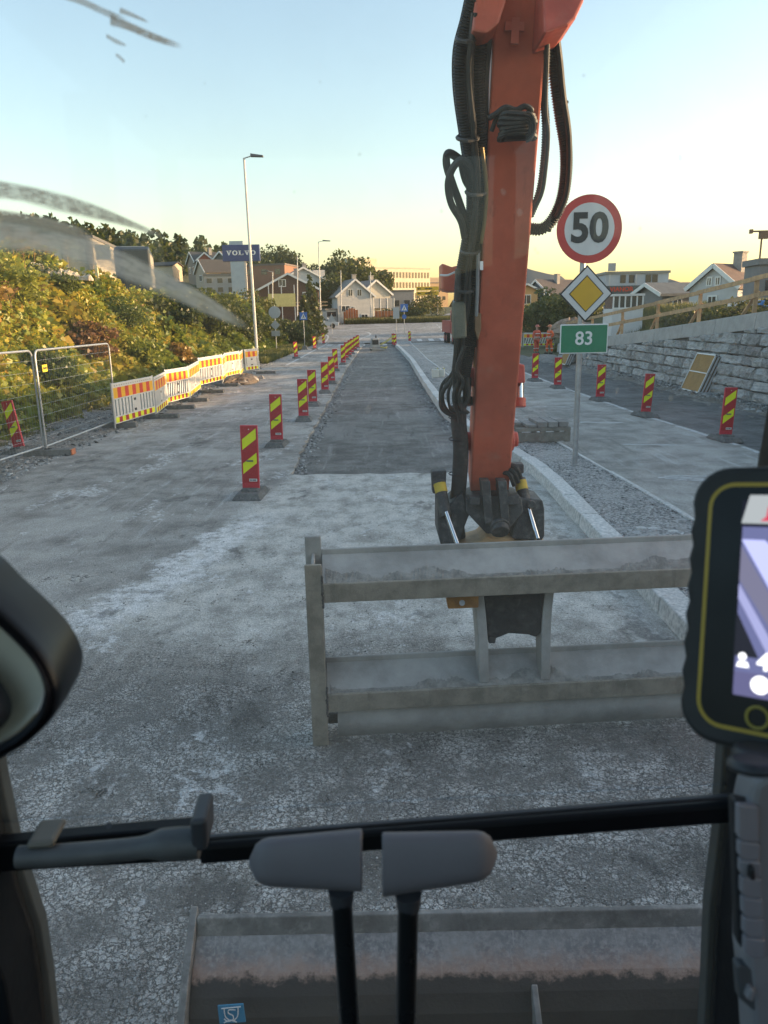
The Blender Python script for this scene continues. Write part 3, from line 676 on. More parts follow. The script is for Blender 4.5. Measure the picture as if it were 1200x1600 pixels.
b = MB(); b.cyl((0, 0, z), (0, -.01, z), .45, 24); b.build('round_plate', BACK, r)
b = MB(); b.prism([(0, 0, z - 1.3), (.36, 0, z - .93), (0, 0, z - .56), (-.36, 0, z - .93)], (0, -.01, 0)); b.build('diamond_plate', BACK, r)
b = MB(); b.bb(-.32, .32, -.01, 0, z - 1.75, z - 1.35); b.build('small_plate', BACK, r)
r, z = sign_at(506, 494, 90, 'road_sign', 'back of a rectangular grey sign at the junction below the street lamp'); post(r, z + .5)
b = MB(); b.bb(-.5, .35, -.01, 0, z - .5, z + .5); b.build('plate', BACK, r)
r, z = sign_at(518, 497, 93, 'road_sign', 'back of a grey triangular sign right of the far street lamp'); post(r, z + .5)
b = MB(); b.prism([(-.5, 0, z - .45), (.5, 0, z - .45), (0, 0, z + .45)], (0, -.01, 0)); b.build('triangle_plate', BACK, r)
r, z = sign_at(619, 489, 86, 'road_sign', 'back of a tall grey sign left of the far crossing sign'); post(r, z + .6)
b = MB(); b.bb(-.34, .34, -.01, 0, z - .6, z + .6); b.build('plate', BACK, r)

# the 50 / priority / 83 sign on the island
GREEN = M('sign_green', (.02, .2, .1), .45, 0, .06, 5, dust=.12); SRED = M('sign_red', (.5, .05, .045), .45, 0, .06, 5, dust=.15); SYEL = M('sign_yellow', (.62, .36, .02), .45, 0, .05, 5)
SW2 = M('sign_white_dusty', (.6, .6, .6), .5, 0, .05, 5)
DIGIT = M('sign_digit', (.03, .033, .035), .5)
q = G(898, 727, .13); r = empty('speed_limit_sign', (q.x, q.y, .12)); y0 = q.y
tag(r, 'red ringed 50 sign over yellow diamond and green 83 plate on the traffic island', 'road sign')
def zof(py, px=912): return Yat(px, py, y0 - .06).z - .12
def xof(px, py): return Yat(px, py, y0 - .06).x - q.x
pz = zof(310)
b = MB(); b.tube([(0, 0, -.1), (xof(912, 412), 0, zof(412)), (xof(918, 320), 0, pz)], .044, 16); b.build('post', STEEL, r, smooth=True)
b = MB(); b.cyl((0, 0, -.05), (0, 0, .03), .06, 12); b.build('ground_collar', STEEL, r)
def plate_c(px, py): return Vector((xof(px, py), -.06, zof(py, px)))
c1 = plate_c(921, 358); rad = (zof(304, 921) - zof(412, 921)) / 2
def disc(rad_, y, c, mat, nm, par, th=.006, n=48):
    b = MB(); b.cyl((c.x, c.y + y, c.z), (c.x, c.y + y + th, c.z), rad_, n); return b.build(nm, mat, par)
pl = disc(rad, 0, c1, SRED, 'round_plate', r, .02); disc(rad * .765, -.003, c1, SW2, 'white_field', pl)
text('50', rad * 1.18, DIGIT, pl, (c1.x, c1.y - .008, c1.z), bold=.02, xs_=.98)
c2 = plate_c(916, 459); hd_ = (zof(414, 916) - zof(503, 916)) / 2
def diamond(s, y, mat, nm, par, th=.006):
    b = MB(); b.prism([(c2.x, c2.y + y, c2.z - s), (c2.x + s * .97, c2.y + y, c2.z), (c2.x, c2.y + y, c2.z + s), (c2.x - s * .97, c2.y + y, c2.z)], (0, th, 0)); return b.build(nm, mat, par)
pd = diamond(hd_, 0, SBLACK, 'diamond_plate', r, .02); diamond(hd_ * .93, -.003, SW2, 'white_border', pd); diamond(hd_ * .655, -.006, SBLACK, 'inner_line', pd); diamond(hd_ * .61, -.009, SYEL, 'yellow_field', pd)
c3 = plate_c(912.5, 529.5); hw, hh_ = (xof(950, 529) - xof(875, 530)) / 2, (zof(507, 912) - zof(553, 912)) / 2
b = MB(); b.bb(c3.x - hw, c3.x + hw, c3.y, c3.y + .02, c3.z - hh_, c3.z + hh_); pg = b.build('route_plate', SWHITE, r, bev=.03, seg=3)
b = MB(); b.bb(c3.x - hw + .018, c3.x + hw - .018, c3.y - .003, c3.y + .004, c3.z - hh_ + .018, c3.z + hh_ - .018); b.build('green_field', GREEN, pg)
text('83', hh_ * 1.28, SWHITE, pg, (c3.x, c3.y - .007, c3.z), bold=.004)
cl = MB()
for c_, dz in ((c1, -rad * .5), (c1, rad * .3), (c2, 0), (c3, 0)): cl.bb(c_.x - .08, c_.x + .08, -.045, .05, c_.z + dz - .02, c_.z + dz + .02)
cl.build('clamp', STEEL, r)

# ================================================================== STONE RETAINING WALL
wall = empty('retaining_wall', (10.2, 10, 0)); tag(wall, 'grey retaining wall of rough stone blocks with concrete coping on the right', 'wall')
BATTER = .24                                    # metres the face leans back per metre of height
def wx(y): return 10.15 - .55 * float(sst((y - 30) / 14))
core = MB(); ya = np.arange(4, 43.1, 1.5); vs = []
for y_ in ya:
    zt = max(float(cop_z(y_)) - .45, .02); x0 = wx(y_)
    vs += [(x0 + .06, y_, -.1), (x0 + .06 + BATTER * zt, y_, zt), (11.3 + .2, y_, zt), (11.3 + .2, y_, -.1)]
n4 = len(ya)
core.add(vs, [(4 * i + k, 4 * i + (k + 1) % 4, 4 * i + 4 + (k + 1) % 4, 4 * i + 4 + k) for i in range(n4 - 1) for k in range(4)] + [(0, 1, 2, 3), (4 * n4 - 4, 4 * n4 - 1, 4 * n4 - 2, 4 * n4 - 3)])
core.build('wall_core', M('joint_earth', (.09, .087, .08), .95, 0, .3, 6), wall, world=True)
t = NT('grey_stone'); v = t.objc(); oi = t.n('ShaderNodeObjectInfo').outputs['Random']
vv = t.vadd(v, t.n('ShaderNodeCombineXYZ', {0: t.math('MULTIPLY', oi, 50), 1: t.math('MULTIPLY', oi, 31), 2: 0}).outputs[0])
c = t.mix(t.ss(t.noise(vv, 3.5, 8, .7), .3, .7), (.24, .24, .237), (.5, .495, .475)); c = t.mix(t.ss(t.noise(t.mapp(vv, (2, 1, 9), (.5, .2, 0)), 3, 6, .7), .52, .66), c, (.6, .59, .56))
c = t.n('ShaderNodeHueSaturation', {'Value': t.math('MULTIPLY_ADD', oi, .6, .72), 'Color': c}).outputs[0]
t.bsdf(c, .9, 0, t.bump(t.noise(vv, 9, 8, .75), 1, .06)); STONE = t.mat
def stone_mesh(seed):
    rg = np.random.default_rng(seed); nu, nv = 6, 5; vs = []; fs = []; gu = (0, .07, .36, .66, .93, 1); gv = (0, .1, .5, .9, 1)
    for j in range(nv):
        for i in range(nu):
            u, v_ = gu[i], gv[j]; e = min(u, 1 - u, v_, 1 - v_); 
            d = 0 if e == 0 else .075 + rg.normal(0, .03)
            yy_ = u + (rg.normal(0, .02) if 0 < u < 1 else rg.normal(0, .022)); zz = v_ + (rg.normal(0, .03))
            if e == 0 and (u in (0, 1)) and (v_ in (0, 1)): yy_ = u + (.035 if u == 0 else -.035); zz = v_ + (.06 if v_ == 0 else -.06)
            vs.append((-d, yy_ - .5, zz - .5))
    for j in range(nv - 1):
        for i in range(nu - 1): a = j * nu + i; fs.append((a, a + nu, a + nu + 1, a + 1))
    ring = [i for i in range(nu)] + [nu * (j + 1) + nu - 1 for j in range(nv - 1)] + [nu * (nv - 1) + nu - 2 - i for i in range(nu - 1)] + [nu * (nv - 2 - j) for j in range(nv - 2)]
    n0 = len(vs)
    for r_ in ring: vs.append((.22, vs[r_][1] * .95, vs[r_][2] * .95))
    k = len(ring)
    for i in range(k): fs.append((ring[i], ring[(i + 1) % k], n0 + (i + 1) % k, n0 + i))
    me = bpy.data.meshes.new('stone'); me.from_pydata(vs, [], fs); me.materials.append(STONE); me.update(); return me
SM = [stone_mesh(100 + k) for k in range(12)]
zc_ = .1; row = 0
while zc_ < 2.3:
    rh = random.uniform(.26, .42); y_ = 17.0 + random.uniform(0, .4)
    while y_ < 42.4:
        L_ = random.choice((.4, .55, .7, .9, 1.1)) * random.uniform(.85, 1.15) * (1.1 if row < 2 else .95)
        zt = max(float(cop_z(y_ + L_ / 2)) - .45, 0)
        top = min(zc_ + rh, zt)
        if top - zc_ > .12:
            hh = top - zc_; zz = zc_ + hh / 2; x0 = wx(y_ + L_ / 2)
            o = bpy.data.objects.new('stone', random.choice(SM)); col.objects.link(o); o.parent = wall
            o.location = (x0 + BATTER * zz - 10.2 + random.uniform(-.02, .03), y_ + L_ / 2 - 10, zz)
            o.scale = (1, (L_ - random.uniform(.0, .022)) * random.choice((1, -1)), hh - random.uniform(-.005, .018)); o.rotation_euler = (R(random.gauss(0, 1.2)), math.atan(BATTER), math.atan(.0))
        y_ += L_
    zc_ += rh; row += 1
COP = M('cast_concrete', (.36, .35, .33), .85, 0, .12, 3, .2, 50, .2)
cop = MB(); ya = np.arange(1.6, 43.3, 2.6)
for a, b in zip(ya[:-1], ya[1:]):
    za, zb = float(cop_z(a)), float(cop_z(b)); xa = wx(a) + BATTER * max(za - .45, 0) - .04; xb = wx(b) + BATTER * max(zb - .45, 0) - .04
    c_ = MB(); b2 = b - .012
    c_.hexa([(xa, a, za - .47), (xa + .85, a, za - .47), (xb + .85, b2, zb - .47), (xb, b2, zb - .47), (xa + .05, a, za), (xa + .85, a, za), (xb + .85, b2, zb), (xb + .05, b2, zb)])
    c_.build('coping', COP, wall, world=True, bev=.02)

# wooden railing on the wall
WOOD = M('raw_timber', (.42, .27, .14), .75, 0, .25, 5, .25, 40, rnd=.15)
rail = empty('wooden_railing', (11, 10, float(cop_z(10)))); tag(rail, 'raw timber safety railing with posts and slanted braces on top of the wall', 'railing')
def cx(y): return wx(y) + BATTER * max(float(cop_z(y)) - .45, 0) + .22
py_ = [11.6, 15.4, 19.2, 23.0, 26.8, 30.6, 34.4, 38.2, 42]
for i, y_ in enumerate(py_):
    z0 = float(cop_z(y_)); b = MB(); b.bar((cx(y_), y_, z0 - .1), (cx(y_), y_, z0 + 1.06), .1, .1, (0, 1, 0)); b.build('post', WOOD, rail, world=True)
    b = MB(); b.bar((cx(y_) + .08, y_ + .95, float(cop_z(y_ + .95)) + .0), (cx(y_) + .08, y_ + .03, z0 + .62), .05, .1, (1, 0, 0)); b.build('brace', WOOD, rail, world=True)
    if i:
        a = py_[i - 1]
        for dz in (.98, .5):
            b = MB(); b.bar((cx(a) - .075, a - .1, float(cop_z(a)) + dz), (cx(y_) - .075, y_ + .1, z0 + dz), .045, .13); b.build('rail', WOOD, rail, world=True)
# stacked panels leaning on the wall
PANB = M('brown_plywood', (.3, .17, .045), .7, 0, .15, 3, .1, 30, dust=.15); ALU = M('aluminium_frame', (.55, .55, .56), .4, .6, .08, 4)
def leaning(px, py, wpx, n, label, sc_=1.0):
    q = G(px, py, .1); 
    r = empty('panel_stack', (q.x, q.y, .12), 0)
    tag(r, label, 'panels', None); Wd, Hh = 1.45 * sc_, 1.25 * sc_
    Rm = Matrix.Rotation(R(22), 3, 'Y')
    for k in range(n):
        off = Rm @ Vector((k * .085, 0, 0)); dy = -k * .03
        f = MB()
        for (y0, y1, z0, z1) in ((-Wd / 2, -Wd / 2 + .04, 0, Hh), (Wd / 2 - .04, Wd / 2, 0, Hh), (-Wd / 2, Wd / 2, 0, .04), (-Wd / 2, Wd / 2, Hh - .04, Hh), (-Wd / 2, Wd / 2, Hh * .5, Hh * .5 + .03)):
            f.box(Rm @ Vector((0, (y0 + y1) / 2, (z0 + z1) / 2)) + off + Vector((0, dy, 0)), (.05, y1 - y0, z1 - z0), Rm)
        fo = f.build('frame', ALU, r)
        p_ = MB(); p_.box(Rm @ Vector((.0, 0, Hh / 2)) + off + Vector((0, dy, 0)), (.018, Wd - .06, Hh - .06), Rm); p_.build('sheet', PANB, fo)
    return r
ls = leaning(1052, 597, 70, 4, 'stack of framed brown panels leaning against the stone wall'); ls.location = (9.78, 24.6, .1)
ls = leaning(880, 565, 70, 3, 'second smaller stack of panels leaning on the wall behind the green 83 plate', .9); ls.location = (9.05, 39.0, .1)

# ================================================================== VEGETATION
def leaves(P, size, tint, up=.3, n_per=1, aspect=.42, droop=.25):
    """leaf quads at points P (n,3); size (n,), tint (n,3)"""
    n = len(P); d = rng.normal(size=(n, 3)); d[:, 2] = d[:, 2] * .5 + up; d /= np.linalg.norm(d, axis=1)[:, None]
    s = np.cross(d, rng.normal(size=(n, 3))); s /= np.linalg.norm(s, axis=1)[:, None] + 1e-9
    L = size[:, None]; dn = np.array([0, 0, -1.0])
    a = P; b = P + d * L * .5 + s * L * aspect; c = P + d * L + dn * L * droop; e = P + d * L * .5 - s * L * aspect
    V_ = np.stack([a, b, c, e], 1).reshape(-1, 3); F_ = np.arange(n * 4).reshape(n, 4)
    return V_, F_, np.repeat(tint, 4, 0)
PAL = np.array([(.33, .34, .045), (.45, .37, .045), (.2, .25, .04), (.1, .14, .035), (.5, .32, .045), (.42, .2, .07), (.05, .08, .02)])
# ---- the bank: tall weeds
def smooth_noise(x, y, s, seed):
    rg = np.random.default_rng(seed); g = rg.random((64, 64)); xi = (x / s) % 63; yi = (y / s) % 63; x0 = xi.astype(int); y0 = yi.astype(int); fx = xi - x0; fy = yi - y0
    fx = fx * fx * (3 - 2 * fx); fy = fy * fy * (3 - 2 * fy)
    return (g[x0, y0] * (1 - fx) + g[x0 + 1, y0] * fx) * (1 - fy) + (g[x0, y0 + 1] * (1 - fx) + g[x0 + 1, y0 + 1] * fx) * fy
N = 42000
by = 6 + rng.random(N) ** 1.35 * 84; bx = -8.5 - rng.random(N) ** .85 * 6.2 - 5.5 * sst((by - 76) / 16)
hgt_ = .25 + 1.25 * smooth_noise(bx, by, 1.3, 5) ** 1.6 * (.7 + .6 * rng.random(N)) * np.clip((-8.2 - bx) / 1.5, .25, 1)
per = 12
stem = np.stack([bx, by, T(bx, by)], 1)
P = np.repeat(stem, per, 0); k = np.tile(np.linspace(.15, 1, per), N) + rng.normal(0, .06, N * per)
hh = np.repeat(hgt_, per); ang = rng.random(N * per) * 6.283; rad_ = hh * .3 * (1.2 - k * .75)
P = P + np.stack([np.cos(ang) * rad_, np.sin(ang) * rad_, hh * k], 1)
size = (.05 + .13 * rng.random(N * per) ** 1.5) * np.repeat(.6 + .9 * smooth_noise(bx + 40, by, 1.7, 21), per) * (1 + np.repeat(by, per) / 45)
zone = smooth_noise(bx + 100, by, 2.3, 9); z2 = smooth_noise(bx, by + 50, .8, 12)
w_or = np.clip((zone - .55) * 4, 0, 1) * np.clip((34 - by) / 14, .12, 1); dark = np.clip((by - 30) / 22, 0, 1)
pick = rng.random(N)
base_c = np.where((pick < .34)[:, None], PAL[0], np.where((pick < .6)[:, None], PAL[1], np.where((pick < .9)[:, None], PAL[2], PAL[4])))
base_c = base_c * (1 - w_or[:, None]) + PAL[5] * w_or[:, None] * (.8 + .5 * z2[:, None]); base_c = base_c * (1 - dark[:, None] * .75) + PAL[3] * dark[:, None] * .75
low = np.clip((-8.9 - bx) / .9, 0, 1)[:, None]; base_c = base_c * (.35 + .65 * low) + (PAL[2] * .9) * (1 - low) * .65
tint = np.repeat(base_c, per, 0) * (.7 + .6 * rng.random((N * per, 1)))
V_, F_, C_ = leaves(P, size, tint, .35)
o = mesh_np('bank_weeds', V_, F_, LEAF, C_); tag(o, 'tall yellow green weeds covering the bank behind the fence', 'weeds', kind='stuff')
# brown umbel plants along the crest
def umbel(loc, h, label, tintc):
    r = empty('umbel_plant', loc); st_ = MB(); st_.tube(spl([(0, 0, 0), (.03, .02, h * .5), (.08 * random.uniform(-1, 1), .03, h)], 3), .012, 5); top = Vector(st_.v[-1]) * 1
    heads = []
    for k in range(7):
        a = k * .9 + random.random(); z0 = h * random.uniform(.55, .85); e = Vector((math.cos(a) * .3 * random.uniform(.5, 1), math.sin(a) * .3, z0 + .35 * random.uniform(.6, 1.2))); st_.tube([(.02, .01, z0), e], .006, 4); heads.append(e)
    heads.append(Vector((0, 0, h)))
    st_.build('stem', M('dry_stem', (.16, .09, .04), .9), r)
    P = []; 
    for e in heads:
        for _ in range(26): a = random.random() * 6.28; q = random.random() ** .5 * .13; P.append((e.x + math.cos(a) * q, e.y + math.sin(a) * q, e.z + .04 - q * .3 + random.gauss(0, .01)))
    P = np.array(P); v_, f_, c_ = leaves(P, np.full(len(P), .045), np.tile(np.array(tintc), (len(P), 1)) * (.6 + .8 * rng.random((len(P), 1))), .1, aspect=.5)
    mesh_np('seed_heads', v_, f_, LEAF, c_, r); tag(r, label, 'plant', 'dry umbel plants on the bank'); return r
for i in range(26):
    y_ = random.uniform(20, 33); x_ = -12.2 - random.random() * 1.8
    if i > 16: x_ = -9.8 - random.random() * 2.5; y_ = random.uniform(15, 27)
    umbel((x_, y_, float(T(x_, y_)) + .1), random.uniform(1.1, 1.9), 'dry brown umbel plant among the weeds on the left bank', (.19, .085, .04))
# pink flowers below the truck
for i in range(5):
    q = Yat(195 + i * 4.5, 440 + i * 2, 37); r = empty('fireweed', (q.x, 37 + i * .3, float(T(q.x, 37 + i * .3)))); s_ = MB(); hz = 1.5 - .1 * i; s_.tube([(0, 0, 0), (0, 0, hz)], .012, 5); s_.build('stem', MATS['dry_stem'], r)
    P = np.stack([rng.normal(0, .05, 60), rng.normal(0, .05, 60), hz * .55 + rng.random(60) * hz * .5], 1); v_, f_, c_ = leaves(P, np.full(60, .07), np.tile(np.array([.32, .06, .2]), (60, 1)), .2); mesh_np('flowers', v_, f_, LEAF, c_, r)
    tag(r, 'pink fireweed spike on the bank in front of the dark truck', 'flower', 'pink fireweed on the bank')
def crown(blobs, nleaf, ls, cdark, clight, dens=.55):
    """leaf cloud: blobs = [(x,y,z,rx,ry,rz)]"""
    Ps = []; Ts = []
    tot = sum(b[3] * b[5] for b in blobs)
    for b in blobs:
        n = max(20, int(nleaf * b[3] * b[5] / tot)); d = rng.normal(size=(n, 3)); d /= np.linalg.norm(d, axis=1)[:, None]
        sub = rng.normal(size=(14, 3)); sub /= np.linalg.norm(sub, axis=1)[:, None]
        j = rng.integers(0, 14, n); d = d * .75 + sub[j] * .8; rr = (.55 + .5 * rng.random(n) ** .6)[:, None] / np.maximum(np.linalg.norm(d, axis=1)[:, None], .6)
        q = d * rr * np.array([b[3], b[4], b[5]]) + np.array(b[:3]); Ps.append(q)
        w_ = (rng.random(n) * .6 + .4 * rng.random(14)[j])[:, None]; Ts.append(np.array(cdark) * (1 - w_) + np.array(clight) * w_)
    P = np.concatenate(Ps); Tn = np.concatenate(Ts)
    return leaves(P, ls * (.6 + .8 * rng.random(len(P))), Tn, .15, aspect=.5)
BARK = M('bark', (.09, .07, .05), .95, 0, .3, 4, .6, 20)
def tree(name, label, px, base, y, hgt, wid, nleaf=2600, ls=.38, cd=(.03, .045, .012), cl=(.1, .11, .03), conifer=False, group=None, cat='tree', sparse=False, gz=None):
    q = Yat(px, base, y); z0 = float(T(q.x, y)) - .1 if gz is None else gz; r = empty(name, (q.x, y, z0))
    tk = MB(); rt = max(.06, hgt * .018); tk.tube(spl([(0, 0, 0), (.04 * hgt * random.uniform(-.5, .5), 0, hgt * .45), (0, 0, hgt * .88)], 3), [rt * (1 - .8 * k / 6) for k in range(7)], 6)
    for k in range(6):
        a = k * 1.05 + random.random(); z_ = hgt * random.uniform(.25, .6); tk.tube([(0, 0, z_), (math.cos(a) * wid * .3, math.sin(a) * wid * .3, z_ + hgt * .22)], [rt * .5, rt * .15], 4)
    tk.build('trunk', BARK, r)
    if conifer:
        bl = []; m_ = 9
        for k in range(m_): f = k / (m_ - 1); bl.append((0, 0, hgt * (.12 + .84 * f), wid * .5 * (1.02 - f) + .1, wid * .5 * (1.02 - f) + .1, hgt * .07))
    elif sparse:
        bl = [(random.gauss(0, wid * .2), random.gauss(0, wid * .2), hgt * random.uniform(.35, .95), wid * .16, wid * .16, hgt * .13) for _ in range(11)]
    else:
        lo = .18 if cat == 'bush' else 0
        bl = [(0, 0, hgt * (.55 - lo * .8), wid * .36, wid * .36, hgt * (.3 + lo * .4))]
        for k in range(8): a = k * .785 + random.random() * .6; bl.append((math.cos(a) * wid * .28, math.sin(a) * wid * .28, hgt * random.uniform(.3 - lo, .82 - lo * .5), wid * .22, wid * .22, hgt * .16))
        bl.append((random.uniform(-.1, .1) * wid, 0, hgt * .86, wid * .2, wid * .2, hgt * .13))
    v_, f_, c_ = crown(bl, nleaf, ls, cd, cl); mesh_np('crown', v_, f_, LEAF, c_, r)
    tag(r, label, cat, group); return r
# bushes and young trees along the bank towards the junction
bush = [(268, 470, 44, 3.0, 4.2), (300, 480, 48, 3.4, 4.4), (330, 495, 52, 3.8, 4.4), (352, 500, 56, 3.9, 4.2), (375, 505, 58, 3.5, 4.2), (392, 500, 64, 4.4, 4.2), (415, 505, 66, 3.6, 4.0), (442, 510, 72, 4.6, 4.4), (460, 515, 74, 4.3, 4.2), (325, 462, 66, 4.0, 5.4), (388, 470, 80, 5.2, 6), (410, 478, 84, 4.8, 6), (432, 488, 86, 4.4, 5)]
desc = ['nearest dark green bush on the bank behind the barriers', 'dark green bush on the bank below the red gabled house', 'rounded green bush on the bank between barriers and pylon', 'dense bush on the bank just left of the tall lamp', 'green bush right behind the tall street lamp', 'tall bush under the blue pylon sign', 'bush just left of the round sign back', 'leafy bush behind the round sign back', 'bush beside the blue crossing sign on the left', 'bush at the crest near the hillside houses', 'yellow green tall bush right of the pylon column', 'tall bush below the brown flat roofed house', 'bush in front of the brown gabled house']
for (a, b, y, h_, w_), l in zip(bush, desc):
    lt = (.17, .16, .03) if 'yellow' in l else (.085, .1, .026)
    tree('bush', l, a, b, y, h_ * (.72 if y < 60 else .56), w_, 2800, .2, (.022, .035, .012), lt, group='bushes on the left bank', cat='bush')
nb = [(-9.9, 17.5, 1.2, 2.2, 0, 'low lime green shrub behind the yellow fence tag'), (-10.8, 20.5, 1.5, 2.6, 1, 'orange tinged shrub behind the second mesh fence panel'), (-9.6, 22.5, 1.1, 2.0, 2, 'dark green shrub above the first barrier board'), (-11.6, 24.5, 1.5, 2.6, 0, 'lime shrub halfway up the bank behind the barriers'), (-10.2, 27, 1.2, 2.4, 3, 'rusty brown shrub above the middle barrier boards'), (-12.0, 29, 1.3, 2.6, 2, 'dark shrub near the crest left of the lorry'), (-9.8, 31.5, 1.1, 2.2, 0, 'lime shrub above the slanted slot barrier'), (-11.2, 34, 1.4, 2.8, 2, 'broad dark shrub left of the street lamp'), (-12.6, 19, 1.2, 2.4, 3, 'rusty shrub at the crest by the left picture edge'), (-9.5, 36.5, 1.0, 2.0, 1, 'orange tinged shrub above the last barriers'), (-11.9, 16.5, 1.3, 2.4, 1, 'orange shrub high on the bank at the left edge')]
for (x_, y_, h_, w_, ci, l) in nb:
    cd_, cl_ = [((.09, .12, .02), (.42, .42, .06)), ((.16, .09, .03), (.55, .32, .07)), ((.03, .05, .015), (.14, .18, .04)), ((.1, .05, .025), (.36, .17, .07))][ci]
    tree('bush', l, 600, 500, y_, h_, w_, 3000, .13 if ci != 2 else .1, cd_, cl_, cat='bush', group='shrubs on the near bank').location = (x_, y_, float(T(x_, y_)) + .1)
tree('conifer', 'dark conifer standing left of the far street lamp', 488, 520, 86, 6.6, 3.0, 3000, .28, (.02, .032, .014), (.07, .08, .03), True)
tree('conifer', 'smaller slim conifer beside the far street lamp', 477, 520, 82, 4.8, 2.4, 2200, .26, (.02, .032, .014), (.06, .07, .03), True)
tree('broadleaf_tree', 'big rounded tree left of the grey white house', 532, 470, 150, 13.0, 11, 4200, .5, (.022, .032, .012), (.075, .085, .03), gz=1.8)
tree('broadleaf_tree', 'broad tree behind the roof of the grey white house', 562, 470, 152, 12.5, 10, 4200, .5, (.022, .032, .012), (.075, .085, .03), gz=1.0)
tree('broadleaf_tree', 'tree right of the house ridge before the white block', 584, 470, 156, 10.5, 8, 3000, .5, (.022, .032, .012), (.08, .085, .03), gz=1.5)
tree('broadleaf_tree', 'dark round tree beside the white house with the gable', 516, 480, 128, 7.5, 8, 3400, .42, (.022, .032, .012), (.06, .07, .025))
tree('broadleaf_tree', 'feathery open tree behind the white house', 449, 440, 150, 9.5, 7, 2400, .36, (.04, .05, .02), (.1, .1, .05), sparse=True)
tree('broadleaf_tree', 'feathery open tree with the tall mast tip', 474, 440, 152, 9.0, 6.5, 2400, .36, (.04, .05, .02), (.1, .1, .05), sparse=True)
tree('broadleaf_tree', 'low tree mass behind the brown flat roofed house', 425, 440, 150, 9.0, 12, 2600, .45, (.025, .035, .012), (.07, .08, .03))
for i, (a, y, h_, l) in enumerate([(838, 82, 3.4, 'bush behind the two workers'), (858, 78, 4.4, 'tall bush left of the diamond sign'), (884, 74, 3.4, 'bush behind the diamond sign'), (822, 90, 3.2, 'bush right beside the red boom'), (905, 66, 3.2, 'bush behind the green 83 plate')]):
    tree('bush', l, a, 520, y, h_, 5.4, 2600, .24, (.06, .07, .028), (.2, .19, .075), cat='bush', group='bushes on the right')
for i, (a, y, h_) in enumerate([(640, 122, 2.4), (608, 119, 2.0), (675, 150, 4.5), (655, 146, 3.8)]):
    tree('bush', ['low shrub right of the orange fence', 'low shrub under the white block', 'bush beside the hill road under the yellow sign', 'bush left of the yellow direction sign'][i], a, 500, y, h_, 5.5, 1400, .3, (.03, .04, .015), (.1, .1, .04), cat='bush', group='shrubs beyond the junction')
for i, y_ in enumerate([24.5, 28.2, 32.5, 36]):
    x_ = 12.6 + i * .3; tree('bush', f'scrubby bush behind the wooden railing, {ORD[i+1]} from the right', 600, 500, y_, 1.3, 2.6, 1100, .13, (.04, .045, .02), (.13, .12, .05), cat='bush', group='scrub behind the railing').location = (x_, y_, float(T(x_, y_)) - .05)
# verge grass tufts
def tufts(name, n, fn, hmin, hmax, c0, c1, label):
    P = fn(n); m = 7; Pq = np.repeat(P, m, 0); nn = len(Pq); h = hmin + (hmax - hmin) * rng.random(nn); d = rng.normal(size=(nn, 2)) * .3
    side = rng.normal(size=(nn, 2)); side /= np.linalg.norm(side, axis=1)[:, None]; wd = .008 + .012 * rng.random(nn) + .0003 * Pq[:, 1]
    a = Pq + np.stack([side[:, 0] * wd, side[:, 1] * wd, np.zeros(nn)], 1); b = Pq - np.stack([side[:, 0] * wd, side[:, 1] * wd, np.zeros(nn)], 1)
    tip = Pq + np.stack([d[:, 0] * h, d[:, 1] * h, h], 1); e = tip + np.stack([side[:, 0] * wd * .3, side[:, 1] * wd * .3, np.zeros(nn)], 1)
    f = rng.random((nn, 1)); tint = np.array(c0) * (1 - f) + np.array(c1) * f
    o = mesh_np(name, np.stack([a, b, tip, e], 1).reshape(-1, 3), np.arange(nn * 4).reshape(nn, 4), LEAF, np.repeat(tint, 4, 0)); tag(o, label, 'grass', kind='stuff')
def ff(n): y = 40 + rng.random(n) * 38; x = -8.9 + rng.random(n) * 2.2 * (y > 46); return np.stack([x, y, np.maximum(T(x, y), 0)], 1)
tufts('verge_grass', 5000, ff, .12, .45, (.05, .07, .02), (.16, .15, .05), 'rough grass on the left verge past the barriers')
def ff(n): x = -5 + rng.random(n) * 18; y = 113.8 + rng.random(n) * 6; return np.stack([x, y, T(x, y)], 1)
tufts('junction_grass', 5000, ff, .3, .9, (.08, .08, .03), (.2, .17, .07), 'dry grass on the far side of the junction')
def ff(n): y = 18 + rng.random(n) * 35; x = 11.6 + rng.random(n) * 6; return np.stack([x, y, T(x, y)], 1)
tufts('terrace_grass', 6000, ff, .15, .5, (.06, .07, .025), (.2, .18, .08), 'dry grass on the terrace behind the railing')
# wood on the far hill
n = 2600; hx = -rng.random(n) ** .8 * 330 - 34; hy = 185 + rng.random(n) * 190; keep = (hx < -38 - (250 - hy) * .1)
hx, hy = hx[keep], hy[keep]; hz = T(hx, hy); Pq = []; Tq = []; Sq = []
for x_, y_, z_ in zip(hx, hy, hz):
    h_ = random.uniform(4, 9); c_ = np.array((.028, .036, .017)) * random.uniform(.7, 1.5); m = 46
    if random.random() < .55: f = rng.random(m); rr = (1 - f) * h_ * .2 + .2; a = rng.random(m) * 6.28; q = np.stack([x_ + np.cos(a) * rr, y_ + np.sin(a) * rr, z_ + h_ * (.1 + .9 * f)], 1)
    else: d = rng.normal(size=(m, 3)); d /= np.linalg.norm(d, axis=1)[:, None]; q = d * np.array([h_ * .3, h_ * .3, h_ * .38]) + np.array([x_, y_, z_ + h_ * .55])
    Pq.append(q); Tq.append(np.tile(c_, (m, 1)) * (.7 + .9 * rng.random((m, 1)))); Sq.append(np.full(m, h_ * .2))
V_, F_, C_ = leaves(np.concatenate(Pq), np.concatenate(Sq), np.concatenate(Tq), .1, aspect=.5)
o = mesh_np('hill_wood', V_, F_, LEAF, C_); tag(o, 'dark wood covering the far hill on the left', 'wood', kind='stuff')

